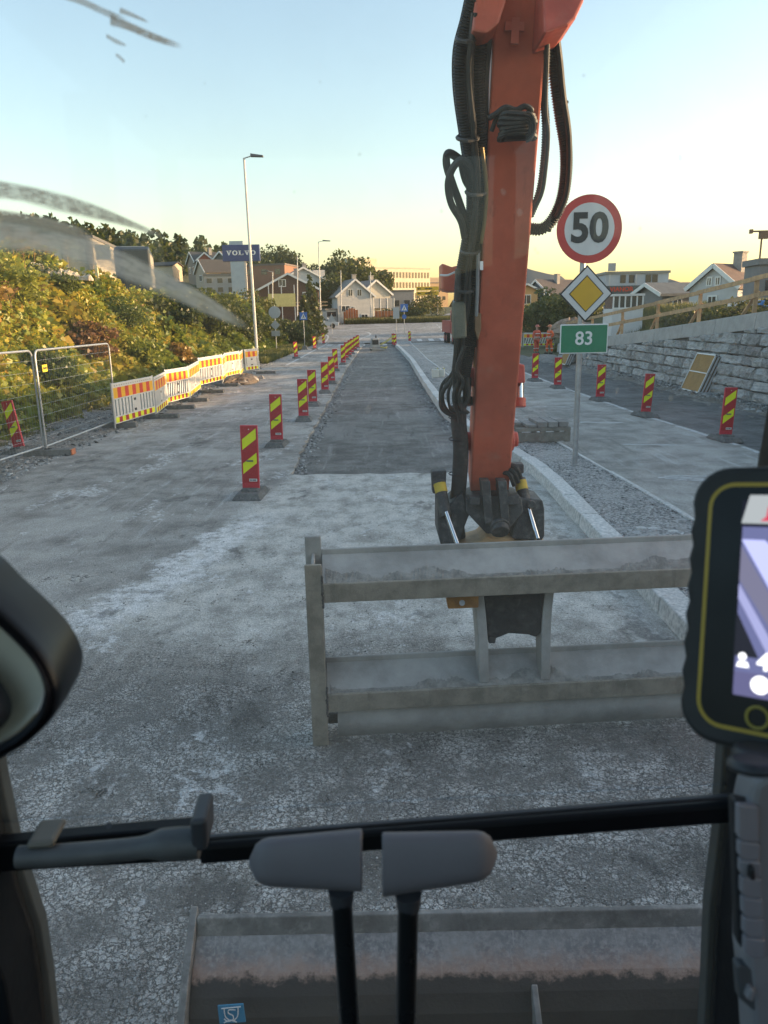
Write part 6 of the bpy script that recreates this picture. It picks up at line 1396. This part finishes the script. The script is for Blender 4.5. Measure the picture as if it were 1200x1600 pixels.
# dirt lying in the channels
dm = MB()
for u0 in (.345, 1.07):
    n_ = 260; vs = []; sl = .118 / .19
    for i in range(n_):
        x = -HWb + .12 + (HR + HWb - .24) * i / (n_ - 1); w_ = .02 + .02 * math.sin(x * 3.1 + u0 * 4) + .018 * math.sin(x * 9.3) + .008 * math.sin(x * 31) + random.gauss(0, .003); w_ = max(w_, .012)
        for f_, hh_2 in ((0, 0), (.35, .004), (.7, .003), (1, .0)): n2 = -.068 + w_ * 1.6 * f_; vs.append(fp(x, u0 + (n2 + .07) * sl + hh_2 * (.6 + w_ * 8) + random.gauss(0, .0012) + .0015, n2))
    dm.add(vs, [(4 * i + k, 4 * i + k + 1, 4 * i + 5 + k, 4 * i + 4 + k) for i in range(n_ - 1) for k in range(3)])
o = dm.build('packed_dirt', M('asphalt_dirt', (.27, .262, .24), .95, 0, .3, 12, .8, 60), beam, world=True); o['kind'] = 'stuff'

# ---- dozer blade on the undercarriage
RUST = NT('worn_blade_steel'); v = RUST.objc(); xx, yy2, zz2 = RUST.xyz(v)
c = RUST.mix(RUST.ss(RUST.noise(v, 5, 7, .7), .35, .65), (.17, .165, .17), (.3, .285, .27)); c = RUST.mix(RUST.ss(RUST.noise(v, 50, 4, .7), .4, .7), c, (.36, .345, .33))
gm = RUST.math('ADD', RUST.math('ADD', zz2, RUST.math('MULTIPLY', RUST.math('SUBTRACT', RUST.noise(v, 3.5, 6, .75), .5), .07)), RUST.math('MULTIPLY', RUST.math('SUBTRACT', RUST.noise(v, 16, 6, .8), .5), .075))
scs = RUST.ss(RUST.noise(RUST.mapp(v, (60, 3, 3), (R(12), R(25), 0)), 1.7, 3, .6), .66, .7); c = RUST.mix(RUST.math('MULTIPLY', scs, .35), c, (.5, .48, .45))
c = RUST.mix(RUST.math('MULTIPLY', RUST.ss(gm, .56, .5), .7), c, (.42, .24, .16)); c = RUST.mix(RUST.math('MULTIPLY', RUST.ss(gm, .515, .495), .96), c, (.03, .027, .024))
RUST.bsdf(c, .6, .25, RUST.bump(RUST.noise(v, 70, 5, .7), .4, .006)); BLADE = RUST.mat
bl = MB(); xa, xb = -.66, 2.05; prof = [(2.19, .624), (2.172, .588), (2.12, .545), (2.07, .512), (2.03, .47), (2.0, .42), (1.985, .34), (1.985, .2), (2.02, .06)]
vs = []
for (y, z) in prof: vs += [(xa, y, z), (xb, y, z), (xb, y + .03, z - .004), (xa, y + .03, z - .004)]
n_ = len(prof); bl.add(vs, [(4 * i + k, 4 * i + 4 + k, 4 * i + 4 + (k + 1) % 4, 4 * i + (k + 1) % 4) for i in range(n_ - 1) for k in range(4)] + [(0, 1, 2, 3), (4 * n_ - 1, 4 * n_ - 2, 4 * n_ - 3, 4 * n_ - 4)])
dz_ = bl.build('dozer_blade', BLADE, exc, world=True)
LIP = M('blade_lip', (.19, .183, .172), .6, .2, .3, 8, .3, 60, .5, (.48, .46, .43), edge=(.5, .46, .4), ew=.008)
part('top_lip', LIP, dz_, .004, False, lambda mb: mb.hexa([(xa, 2.165, .583), (xb, 2.165, .583), (xb, 2.18, .583), (xa, 2.18, .583), (xa, 2.186, .64), (xb, 2.186, .64), (xb, 2.205, .64), (xa, 2.205, .64)]))
part('end_plate', LIP, dz_, .004, False, lambda mb: mb.prism([(xa - .028, 2.22, .66), (xa - .028, 2.24, .05), (xa - .028, 1.93, .05), (xa - .028, 1.93, .42), (xa - .028, 2.05, .54)], (.026, 0, 0)))
part('end_plate', LIP, dz_, .004, False, lambda mb: mb.prism([(xb + .002, 2.22, .66), (xb + .002, 2.24, .05), (xb + .002, 1.93, .05), (xb + .002, 1.93, .42), (xb + .002, 2.05, .54)], (.026, 0, 0)))
part('rib', LIP, dz_, .003, False, lambda mb: mb.prism([(.445, 2.03, .5), (.445, 2.0, .1), (.445, 1.8, .1), (.445, 1.86, .38)], (.02, 0, 0)))
# sticker with looped initials
stk = part('sticker', M('sticker_blue', (.04, .22, .36), .4), dz_, 0, False, lambda mb: ppoly(mb, [(340, 1572), (380, 1569), (384, 1597), (343, 1600)], 2.405, .004))
def slet(mb):
    for pts in ([(346, 1576), (376, 1573)], [(350, 1576), (352, 1588), (358, 1594)], [(372, 1574), (371, 1588), (364, 1596)], [(368, 1578), (358, 1578), (357, 1583), (364, 1587), (364, 1593), (356, 1596), (350, 1592)], [(350, 1598), (360, 1594), (370, 1597)]):
        mb.tube(spl([D(a, b, 2.402) for a, b in pts], 5) if len(pts) > 2 else [D(a, b, 2.402) for a, b in pts], .0018, 5)
part('initials', SWHITE, stk, 0, False, slet)
part('undercarriage', BS, exc, .03, False, lambda mb: (mb.bb(-.5, 1.9, -2.8, 1.2, .45, 1.0), mb.bb(.3, 1.1, 1.2, 1.5, .35, .6)))
for x in (-.45, 1.85):
    for y in (.35, -2.3): part('wheel', MATS['tyre'], exc, .05, True, lambda mb: mb.cyl((x - .22, y, .5), (x + .22, y, .5), .5, 28))
part('upper_body', RP, exc, .05, False, lambda mb: (mb.bb(.62, 2.0, -2.9, .1, 1.1, 2.1), mb.bb(-.5, .62, -2.9, -1.1, 1.1, 2.2)))

# ================================================================== THE CAB
CY = R(2.9); cxv = Vector((math.cos(CY), math.sin(CY), 0)); cfv = Vector((-math.sin(CY), math.cos(CY), 0)); CF = .753
def cab(r, f, z): return cxv * r + cfv * f + Vector((0, 0, z))
def CP(px, py, f=CF):
    d = ray(px, py); t_ = (f - C0.dot(cfv)) / d.dot(cfv); return C0 + d * t_
CAB = M('cab_black', (.007, .008, .01), .55, 0, .25, 5, .1, 90, spec=.2); SEAL = M('seal_rubber', (.035, .043, .045), .6, 0, .2, 6, dust=.3, dustc=(.1, .11, .11)); GREYP = M('grey_plastic', (.2, .2, .215), .55, 0, .08, 4, .05, 120); DGREY = M('dark_grey_plastic', (.04, .042, .048), .5, 0, .1, 5)
def cpoly(name, pts, mat, f=CF, th=.05, parent=exc, bev=.004):
    P = [CP(a, b, f) for a, b in pts]; n_ = (P[1] - P[0]).cross(P[2] - P[1])
    if n_.y > 0: P = P[::-1]
    mb = MB(); mb.prism(P[::-1], cfv * th); return mb.build(name, mat, parent, world=True, bev=bev)
frame = cpoly('cab_pillar', [(-420, 700), (-60, 1000), (-6, 1150), (2, 1200), (20, 1290), (40, 1365), (62, 1430), (74, 1510), (82, 1600), (86, 1750), (-420, 1750)], CAB, CF + .05, -.1)
cpoly('seal', [(-6, 1150), (2, 1200), (20, 1290), (40, 1365), (62, 1430), (74, 1510), (82, 1600), (86, 1750), (100, 1750), (95, 1600), (86, 1510), (74, 1428), (52, 1360), (32, 1290), (14, 1200), (6, 1150)], SEAL, CF + .052, -.02, frame, .002)
frame2 = cpoly('cab_pillar', [(1560, 560), (1210, 560), (1186, 700), (1160, 900), (1124, 1155), (1121, 1237), (1121, 1275), (1107, 1400), (1098, 1600), (1094, 1750), (1560, 1750)], CAB, CF + .05, -.1)
cpoly('seal', [(1186, 700), (1117, 1155), (1112, 1237), (1112, 1275), (1097, 1400), (1089, 1600), (1085, 1750), (1099, 1750), (1103, 1600), (1112, 1400), (1126, 1275), (1126, 1237), (1129, 1155), (1194, 700)], SEAL, CF + .052, -.02, frame2, .002)
bar = cpoly('window_crossbar', [(322, 1301), (1150, 1235), (1150, 1266), (316, 1331)], CAB, CF + .024, -.024, exc, .005)
cpoly('crossbar_trim', [(322, 1309), (1140, 1244), (1140, 1249), (322, 1315)], DGREY, CF - .004, .006, bar, .001)  # narrow strip, a little paler than the crossbar
lb = cpoly('latch_plate', [(-20, 1303), (160, 1286), (314, 1273), (323, 1278), (326, 1300), (322, 1324), (300, 1327), (-20, 1345)], CAB, CF + .026, -.022, exc, .005)
def grip(mb):
    P = [CP(a, b, CF - .045) for a, b in ((28, 1339), (60, 1338), (120, 1334), (200, 1327), (250, 1320), (285, 1317), (312, 1316))]
    mb.tube(spl(P, 5), [.0115] * 18 + [.0125, .014, .016, .0165, .0165, .0165, .0165, .0165, .0165, .0165, .0165, .0165, .0165][:13], 12, up=(0, 0, 1))
mb = MB(); grip(mb); mb.build('grab_handle', M('handle_grey', (.075, .076, .076), .55, 0, .2, 8, dust=.35, dustc=(.17, .16, .14)), lb, world=True, smooth=True)
cpoly('handle_end', [(296, 1284), (322, 1281), (324, 1330), (298, 1334)], DGREY, CF - .06, .05, lb, .004)
cpoly('handle_foot', [(40, 1318), (84, 1314), (84, 1326), (40, 1330)], M('latch_beige', (.12, .11, .09), .6), CF - .05, .04, lb, .004)
for a, b in ((60, 1300), (170, 1290), (312, 1290)): part('screw', DGREY, lb, 0, False, lambda mb: mb.cyl(CP(a, b, CF - .013), CP(a, b, CF - .007), .0035, 8))
# windscreens: thin glass with a film of dust
t = NT('dusty_glass'); p = t.pos()
tr_ = t.n('ShaderNodeBsdfTransparent', {'Color': (1.0, .93, .88)}); gl = t.n('ShaderNodeBsdfGlossy', {'Color': (1, 1, 1), 'Roughness': .02})
df = t.n('ShaderNodeBsdfDiffuse', {'Color': (.5, .5, .48)}); tl_ = t.n('ShaderNodeBsdfTranslucent', {'Color': (.78, .66, .54)})
dd = t.n('ShaderNodeMixShader', {0: .7}); t.t.links.new(df.outputs[0], dd.inputs[1]); t.t.links.new(tl_.outputs[0], dd.inputs[2])
du = t.math('MULTIPLY_ADD', t.ss(t.noise(p, 9, 6, .7), .3, .8), .05, .055)
m1 = t.n('ShaderNodeMixShader', {0: du}); t.t.links.new(tr_.outputs[0], m1.inputs[1]); t.t.links.new(dd.outputs[0], m1.inputs[2])
m2 = t.n('ShaderNodeMixShader', {0: .02}); t.t.links.new(m1.outputs[0], m2.inputs[1]); t.t.links.new(gl.outputs[0], m2.inputs[2]); t.t.links.new(m2.outputs[0], t.out.inputs[0]); DGL = t.mat
def pane(name, z0, z1, f=CF + .022):
    mb = MB(); mb.add([cab(-.44, f, z0), cab(.47, f, z0), cab(.47, f, z1), cab(-.44, f, z1)], [(0, 1, 2, 3)]); return mb.build(name, DGL, exc, world=True)
up_ = pane('upper_windscreen', 2.06, 3.02); pane('lower_windscreen', 1.25, 2.058)
# wiped mud smears on the glass
def smear_mat(name, c, dens, freq):
    t = NT(name); tc = t.n('ShaderNodeVertexColor', layer_name='tint').outputs[0]; a, b_, _ = t.xyz(tc); p = t.pos()
    ed = t.math('MULTIPLY', t.ss(a, 0, .22), t.ss(a, 1, .7)); st_ = t.n('ShaderNodeCombineXYZ', {0: t.math('MULTIPLY', a, 5), 1: t.math('MULTIPLY', b_, freq), 2: 0}).outputs[0]
    nz = t.noise(st_, 2.2, 7, .7); nz2 = t.noise(p, 90, 5, .7)
    al = t.math('MULTIPLY', t.math('MULTIPLY', ed, t.math('MULTIPLY_ADD', t.ss(nz, .28, .6), .5, .5)), t.math('MULTIPLY_ADD', t.ss(nz2, .3, .62), .25, .75)); al = t.math('MULTIPLY', t.math('MULTIPLY', al, dens), t.ss(b_, 1.0, .82))
    d = t.n('ShaderNodeBsdfDiffuse', {'Color': c}); tl = t.n('ShaderNodeBsdfTranslucent', {'Color': c}); m_ = t.n('ShaderNodeMixShader', {0: .85}); t.t.links.new(d.outputs[0], m_.inputs[1]); t.t.links.new(tl.outputs[0], m_.inputs[2])
    tp = t.n('ShaderNodeBsdfTransparent'); mm = t.n('ShaderNodeMixShader', {0: al}); t.t.links.new(tp.outputs[0], mm.inputs[1]); t.t.links.new(m_.outputs[0], mm.inputs[2]); t.t.links.new(mm.outputs[0], t.out.inputs[0]); return t.mat
def smear(top, bot, mat, f):
    A = spl([CP(a, b, f) for a, b in top], 10); B = spl([CP(a, b, f) for a, b in bot], 10); m_ = min(len(A), len(B)); k = 10; V_ = []; C_ = []
    off = exc.location + up_.location
    for i in range(m_):
        for j in range(k + 1): V_.append(tuple(A[i].lerp(B[i], j / k) - off)); C_.append((j / k, i / (m_ - 1), 0))
    Fq = [(i * (k + 1) + j, i * (k + 1) + j + 1, (i + 1) * (k + 1) + j + 1, (i + 1) * (k + 1) + j) for i in range(m_ - 1) for j in range(k)]
    return mesh_np('mud_smear', np.array(V_), np.array(Fq), mat, np.array(C_), up_)
S1 = smear_mat('mud_smear_brown', (.5, .45, .37), 1.0, 9); S2 = smear_mat('mud_smear_grey', (.66, .63, .56), .95, 5); S3 = smear_mat('mud_smear_thin', (.5, .46, .37), .85, 7)
smear([(-40, 272), (30, 285), (90, 298), (150, 318), (205, 343), (270, 374)], [(-40, 312), (30, 318), (90, 334), (150, 346), (205, 358), (272, 380)], S1, CF + .025)
smear([(-40, 322), (40, 334), (110, 352), (190, 388), (270, 428), (340, 470), (402, 516)], [(-40, 404), (40, 400), (110, 412), (190, 440), (270, 472), (340, 502), (404, 524)], S2, CF + .0258)
smear([(-40, 320), (30, 330), (90, 342), (150, 362)], [(-40, 346), (30, 352), (90, 366), (150, 378)], S1, CF + .0266)
smear([(172, 22), (200, 32), (240, 50), (290, 70)], [(172, 42), (200, 50), (240, 66), (288, 80)], S1, CF + .025)
smear([(100, -14), (130, -4), (160, 10), (205, 30)], [(98, 0), (128, 10), (158, 24), (200, 42)], S3, CF + .0255)
smear([(188, 10), (205, 18), (236, 34)], [(186, 22), (205, 28), (234, 38)], S3, CF + .0262)
smear([(166, 52), (182, 60), (200, 70)], [(166, 60), (182, 70), (198, 74)], S3, CF + .0262); smear([(182, 82), (190, 88), (197, 96)], [(180, 88), (188, 95), (194, 100)], S3, CF + .0262)
dk = MB()
for (a, b, s_) in [(1063, 247, 5), (562, 241, 3), (912, 118, 3), (786, 300, 5), (812, 332, 5), (836, 390, 3), (575, 640, 6), (205, 690, 9), (964, 610, 4), (1048, 622, 4), (228, 182, 2), (1000, 357, 3), (500, 128, 2), (690, 330, 3), (840, 395, 3), (1010, 540, 3), (640, 160, 2), (460, 300, 2), (320, 130, 2)]:
    P = [CP(a + s_ * random.uniform(.6, 1.1) * math.cos(k * .7), b + s_ * 1.3 * random.uniform(.6, 1.1) * math.sin(k * .7), CF + .0245) for k in range(9)]; dk.add(P, [tuple(range(9))])
t = NT('dirt_speck'); tp = t.n('ShaderNodeBsdfTransparent'); d = t.n('ShaderNodeBsdfTranslucent', {'Color': (.6, .55, .48)}); mm = t.n('ShaderNodeMixShader', {0: .2}); t.t.links.new(tp.outputs[0], mm.inputs[1]); t.t.links.new(d.outputs[0], mm.inputs[2]); t.t.links.new(mm.outputs[0], t.out.inputs[0])
o = dk.build('dirt_specks', t.mat, up_, world=True); o['kind'] = 'stuff'
# shell of the cab round the camera
part('cab_roof', CAB, exc, .02, False, lambda mb: mb.hexa([cab(-.52, -.95, 3.06), cab(.54, -.95, 3.06), cab(.54, .86, 3.06), cab(-.52, .86, 3.06), cab(-.5, -.95, 3.16), cab(.52, -.95, 3.16), cab(.52, .82, 3.16), cab(-.5, .82, 3.16)]))
part('cab_back', CAB, exc, .01, False, lambda mb: mb.hexa([cab(-.52, -1.0, 1.15), cab(.54, -1.0, 1.15), cab(.54, -.95, 1.15), cab(-.52, -.95, 1.15), cab(-.52, -1.0, 2.0), cab(.54, -1.0, 2.0), cab(.54, -.95, 2.0), cab(-.52, -.95, 2.0)]))
for s in (-.5, .52): part('cab_post', CAB, exc, .01, False, lambda mb: mb.bar(cab(s, -.97, 1.9), cab(s, -.97, 3.07), .06, .06, (0, 1, 0)))
part('cab_floor', CAB, exc, .01, False, lambda mb: mb.hexa([cab(-.52, -.95, 1.08), cab(.54, -.95, 1.08), cab(.54, .66, 1.08), cab(-.52, .66, 1.08), cab(-.52, -.95, 1.14), cab(.54, -.95, 1.14), cab(.54, .66, 1.14), cab(-.52, .66, 1.14)]))
for s in (-.53, .54):
    part('side_panel', CAB, exc, .01, False, lambda mb: mb.hexa([cab(s - .02, -.95, 1.14), cab(s + .02, -.95, 1.14), cab(s + .02, .8, 1.14), cab(s - .02, .8, 1.14), cab(s - .02, -.95, 1.95), cab(s + .02, -.95, 1.95), cab(s + .02, .8, 1.85), cab(s - .02, .8, 1.85)]))
    part('cab_post', CAB, exc, .01, False, lambda mb: mb.bar(cab(s, .78, 1.2), cab(s, .72, 3.07), .06, .06, (0, 1, 0)))
    part('cab_post', CAB, exc, .01, False, lambda mb: mb.bar(cab(s, -.3, 1.2), cab(s, -.3, 3.07), .08, .08, (0, 1, 0)))
# travel levers with pads
PAD = M('lever_pad', (.15, .142, .155), .6, 0, .06, 6, .04, 140)
def lever(x_in, x_out, yt_in, yb_in, yt_out, yb_out, rod, dep):
    lv = empty('travel_lever', (0, 0, 0)); lv.parent = exc; lv.location = D(rod[0][0], rod[0][1], dep) - exc.location
    def f(mb):
        n_ = 18; m_ = 20; vs = []
        for i in range(n_):
            t_ = i / (n_ - 1); px = x_in + (x_out - x_in) * t_; rn = (max(0, 1 - max(0, (t_ - .8) / .2) ** 2.4)) ** .5 if t_ > .8 else 1
            if i == n_ - 1: rn = .12
            yt = yt_in + (yt_out - yt_in) * t_; yb = yb_in + (yb_out - yb_in) * t_; cyy = (yt + yb) / 2; hh = (yb - yt) / 2 * (rn if t_ > .8 else 1)
            for k in range(m_):
                a = 2 * math.pi * k / m_; ca, sa = math.cos(a), math.sin(a); ex = .55; u_ = math.copysign(abs(ca) ** ex, ca); v_ = math.copysign(abs(sa) ** ex, sa)
                vs.append(D(px, cyy + hh * v_, dep + .024 * u_ * (rn ** .7 if t_ > .8 else 1)))
        fs = [(i * m_ + k, i * m_ + (k + 1) % m_, (i + 1) * m_ + (k + 1) % m_, (i + 1) * m_ + k) for i in range(n_ - 1) for k in range(m_)] + [tuple(reversed(range(m_))), tuple((n_ - 1) * m_ + k for k in range(m_))]
        mb.add(vs, fs)
    mb = MB(); f(mb); mb.build('pad', PAD, lv, world=True, smooth=True, bev=.003)
    mb = MB(); mb.tube([D(rod[0][0], rod[0][1] - 6, dep), D(rod[0][0] + .5, rod[0][1] + 16, dep + .005)], [.0125, .011], 14); mb.build('collar', DGREY, lv, world=True, smooth=True)
    mb = MB(); mb.tube([D(rod[0][0], rod[0][1], dep), D(rod[1][0], rod[1][1], dep + .04), D(rod[2][0], rod[2][1], dep + .08)], .0098, 14); mb.build('rod', M('gloss_black', (.01, .011, .012), .3), lv, world=True, smooth=True)
    return lv
lever(566, 389, 1294, 1394, 1311, 1384, [(533, 1394), (546, 1600), (556, 1760)], .72)
lever(597, 777, 1300, 1402, 1297, 1374, [(638, 1402), (634, 1600), (630, 1760)], .72)
# round mirror at the left edge
cen = (-30, 1045)
outer = [(-150, 830), (-60, 846), (0, 900), (60, 956), (100, 1002), (121, 1045), (124, 1075), (112, 1112), (75, 1152), (38, 1176), (0, 1196), (-60, 1216), (-150, 1210)]
def ringpts(k, n_=5): return [D(cen[0] + (p[0] - cen[0]) * k * .85 - 4, cen[1] + (p[1] - cen[1]) * k * .85 + 14, .52) for p in outer]
def dish(rings, close_last=True):
    mb = MB(); n_ = len(spl(ringpts(1), 6)); vs = []
    for k, dz in rings: vs += [q - cfv * dz for q in spl(ringpts(k), 6)]
    fs = [(i * n_ + j, i * n_ + (j + 1) % n_, (i + 1) * n_ + (j + 1) % n_, (i + 1) * n_ + j) for i in range(len(rings) - 1) for j in range(n_)]
    if close_last: fs.append(tuple((len(rings) - 1) * n_ + j for j in range(n_)))
    mb.add(vs, fs); return mb
mir = dish([(.96, -.05), (1.0, -.02), (1.0, .0), (.985, .006), (.955, .008), (.94, .005), (.92, .008), (.88, .01), (.82, .006)], False).build('mirror_housing', M('gloss_housing', (.007, .008, .01), .38, 0, .1, 3, spec=.3), exc, world=True, smooth=True)
cen = (-40, 1040)
dish([(.82, .004), (.76, -.008), (.6, -.014), (.4, -.016)], True).build('mirror_bowl', M('mirror_bowl', (.42, .395, .32), .5, 0, .15, 4), mir, world=True, smooth=True)
cen = (-70, 1110)
dish([(.56, .0), (.54, .006), (.45, .012), (.3, .016)], True).build('mirror_core', M('mirror_core', (.03, .031, .034), .5), mir, world=True, smooth=True)

# ---- rugged tablet on the right: a thing of its own
tb = empty('machine_tablet', D(1090, 735, .60)); tag(tb, 'rugged black tablet with yellow trim line showing a blue road model', 'tablet')
T0 = D(1084, 730, .60); _bl = D(1057, 1150, .585); TH = (T0 - _bl).length
tr_u = (T0 - _bl).normalized(); _r = Vector((math.cos(R(42)), -math.sin(R(42)), .14)); tr_r = (_r - tr_u * _r.dot(tr_u)).normalized(); tr_n = tr_u.cross(tr_r)
if tr_n.y > 0: tr_n = -tr_n                                   # towards the camera
def tp_(s, d, n_=0): return T0 + tr_r * s - tr_u * d + tr_n * n_
TW = .30
def rrect(x0, x1, y0, y1, rad, seg=7, wav=0):
    P = []
    for (cx_, cy_, a0) in ((x0 + rad, y0 + rad, math.pi), (x1 - rad, y0 + rad, 1.5 * math.pi), (x1 - rad, y1 - rad, 0), (x0 + rad, y1 - rad, .5 * math.pi)):
        for k in range(seg + 1): a = a0 + k / seg * math.pi / 2; P.append((cx_ + rad * math.cos(a), cy_ + rad * math.sin(a)))
    if wav:
        m_ = 14; left = []
        for k in range(m_ + 1):
            y_ = y1 - rad - (y1 - y0 - 2 * rad) * k / m_; left.append((x0 + (wav if k % 2 else -wav * .3), y_))
        P = P + left[1:-1]
    return P
def tprism(mb, P2, n0, n1): 
    A = [tp_(a, b, n0) for a, b in P2]; B = [tp_(a, b, n1) for a, b in P2]; k = len(A); mb.add(A + B, [tuple(range(k)), tuple(reversed(range(k, 2 * k)))] + [(i, k + i, k + (i + 1) % k, (i + 1) % k) for i in range(k)])
def tpart(name, mat, P2, n0, n1, parent=tb, bev=0):
    mb = MB(); tprism(mb, P2, n1, n0); import bmesh
    o = mb.build(name, mat, parent, world=True, bev=bev); bm = bmesh.new(); bm.from_mesh(o.data); bmesh.ops.recalc_face_normals(bm, faces=bm.faces); bm.to_mesh(o.data); bm.free(); return o
case = tpart('rubber_case', M('tablet_rubber', (.02, .021, .022), .65, 0, .15, 8, .1, 120), rrect(0, TW, 0, TH, .028, 7, .0018), -.03, 0, bev=.004)
tpart('yellow_line', M('tablet_yellow', (.42, .29, .02), .5), rrect(.0135, TW - .0135, .0125, TH - .0125, .019), -.004, .0008, case)
bez = tpart('bezel', M('tablet_bezel', (.006, .007, .008), .35, spec=.2), rrect(.0165, TW - .0165, .0155, TH - .0155, .016), -.003, .0014, case)
def quad2(x0, x1, y0, y1): return [(x0, y0), (x1, y0), (x1, y1), (x0, y1)]
scrn = tpart('screen', emit('screen_dark', (.01, .012, .02), .5), quad2(.0385, .26, .026, .168), 0, .0018, case)
SB = lambda nm, c, P2, h_=.0022, s_=1.0: tpart('screen_image', emit(nm, c, s_ * .62), [(a + .0055, b) for a, b in P2], .001, h_, scrn)
SB('screen_header', (.22, .24, .25), [(.038, .022), (.26, .022), (.26, .043), (.033, .043)], .0022)
SB('screen_red', (.35, .03, .06), [(.046, .041), (.05, .038), (.051, .03), (.055, .03), (.055, .041)], .0026); 
SB('screen_sky', (.1, .11, .22), quad2(.034, .26, .0455, .166), .002, .8)
SB('screen_road1', (.3, .32, .55), [(.034, .055), (.05, .055), (.16, .166), (.1, .166)], .0024)
SB('screen_road2', (.1, .1, .15), [(.034, .06), (.034, .085), (.075, .145), (.08, .166), (.1, .166)], .0026)
SB('screen_road3', (.2, .21, .36), [(.034, .088), (.034, .098), (.058, .14), (.066, .14)], .0028)
SB('screen_gap', (.012, .014, .02), [(.0335, .108), (.05, .14), (.0335, .14)], .0029)
SB('screen_status', (.07, .07, .14), quad2(.0345, .26, .151, .168), .003)
ic = MB(); 
def sdisc(mb, cx_, cy_, r_, n0): P2 = [(cx_ + .0045 + r_ * math.cos(k * .393), cy_ + r_ * math.sin(k * .393)) for k in range(16)]; mb.add([tp_(a, b, n0) for a, b in P2], [tuple(reversed(range(16)))])
WHT = emit('screen_white', (.8, .8, .82), .7)
sdisc(ic, .0405, .140, .0028, .0034); ic.add([tp_(a + .0045, b, .0034) for a, b in ((.0365, .1475), (.0455, .1475), (.044, .1435), (.038, .1435))], [(0, 1, 2, 3)]); ic.build('person_icon', WHT, scrn, world=True)
ic = MB(); sdisc(ic, .0535, .1585, .0065, .0034); ic.build('round_icon', WHT, scrn, world=True)
tm = text_mesh('4.4', .0165, .0006, .0002); me = tm; me.materials.clear(); me.materials.append(WHT); o = bpy.data.objects.new('readout', me); col.objects.link(o); o.parent = scrn
Mx = Matrix((tr_r, -tr_n, tr_u)).transposed().to_4x4(); Mx.translation = tp_(.0655, .1425, .0036) - tb.location; o.matrix_local = Mx
hb = MB(); hb.tube([tp_(.057 + .0075 * math.cos(k * .393), .1815 + .0075 * math.sin(k * .393), .0022) for k in range(17)], .0011, 6, caps=False); hb.build('home_button', M('tablet_yellow2', (.3, .25, .03), .5), case, world=True)
part('tablet_arm', DGREY, tb, .004, False, lambda mb: mb.bar(tp_(.15, .1, -.03), tp_(.2, .25, -.12), .03, .03, (0, 1, 0)))
# ---- grey console with vent and switch row on the right
con = cpoly('side_console', [(1146, 1215), (1152, 1192), (1170, 1180), (1330, 1170), (1330, 1720), (1166, 1720), (1152, 1600), (1147, 1520), (1140, 1460), (1138, 1330), (1139, 1250)], GREYP, .545, -.03, exc, .01)
cpoly('recess_frame', [(1146, 1254), (1150, 1249), (1196, 1262), (1230, 1268), (1230, 1500), (1200, 1502), (1158, 1482), (1153, 1470)], M('recess_dark', (.02, .021, .024), .6), .516, .01, con, .003)
ys_ = [(1258, 1312), (1315, 1341), (1344, 1368), (1371, 1400), (1403, 1431), (1434, 1462), (1465, 1494)]
for k, (a, b) in enumerate(ys_):
    x0 = 1153.5 + k * 1.7; cpoly('switch', [(x0, a), (x0 + 34, a + 4), (x0 + 34, b + 1), (x0 + 28, b + 6), (x0 + 8, b + 4), (x0, b - 3)], M('switch_grey', (.22, .215, .24), .5), .511, .012, con, .0035)
cpoly('lower_recess', [(1152, 1512), (1156, 1508), (1230, 1530), (1230, 1600), (1190, 1590), (1156, 1562)], M('recess_grey', (.07, .073, .078), .6), .516, .01, con, .003)
cpoly('tab', [(1173, 1545), (1182, 1548), (1178, 1568), (1166, 1562)], GREYP, .51, .01, con, .002)
cpoly('switch_peg', [(1174, 1360), (1180, 1356), (1182, 1376), (1174, 1378)], DARK, .505, .012, con, .002)
part('console_knob', DGREY, con, .006, True, lambda mb: (mb.cyl(D(1176, 1206, .5), D(1176, 1186, .5), .016, 20), mb.cyl(D(1192, 1200, .53), D(1192, 1168, .53), .02, 20)))
part('seat', M('seat_fabric', (.03, .03, .032), .9), exc, .04, False, lambda mb: (mb.hexa([cab(-.25, -.75, 1.5), cab(.27, -.75, 1.5), cab(.27, -.2, 1.5), cab(-.25, -.2, 1.5), cab(-.25, -.75, 1.66), cab(.27, -.75, 1.66), cab(.27, -.2, 1.66), cab(-.25, -.2, 1.66)]), mb.hexa([cab(-.25, -.9, 1.6), cab(.27, -.9, 1.6), cab(.27, -.75, 1.6), cab(-.25, -.75, 1.6), cab(-.25, -.94, 2.3), cab(.27, -.94, 2.3), cab(.27, -.82, 2.3), cab(-.25, -.82, 2.3)])))
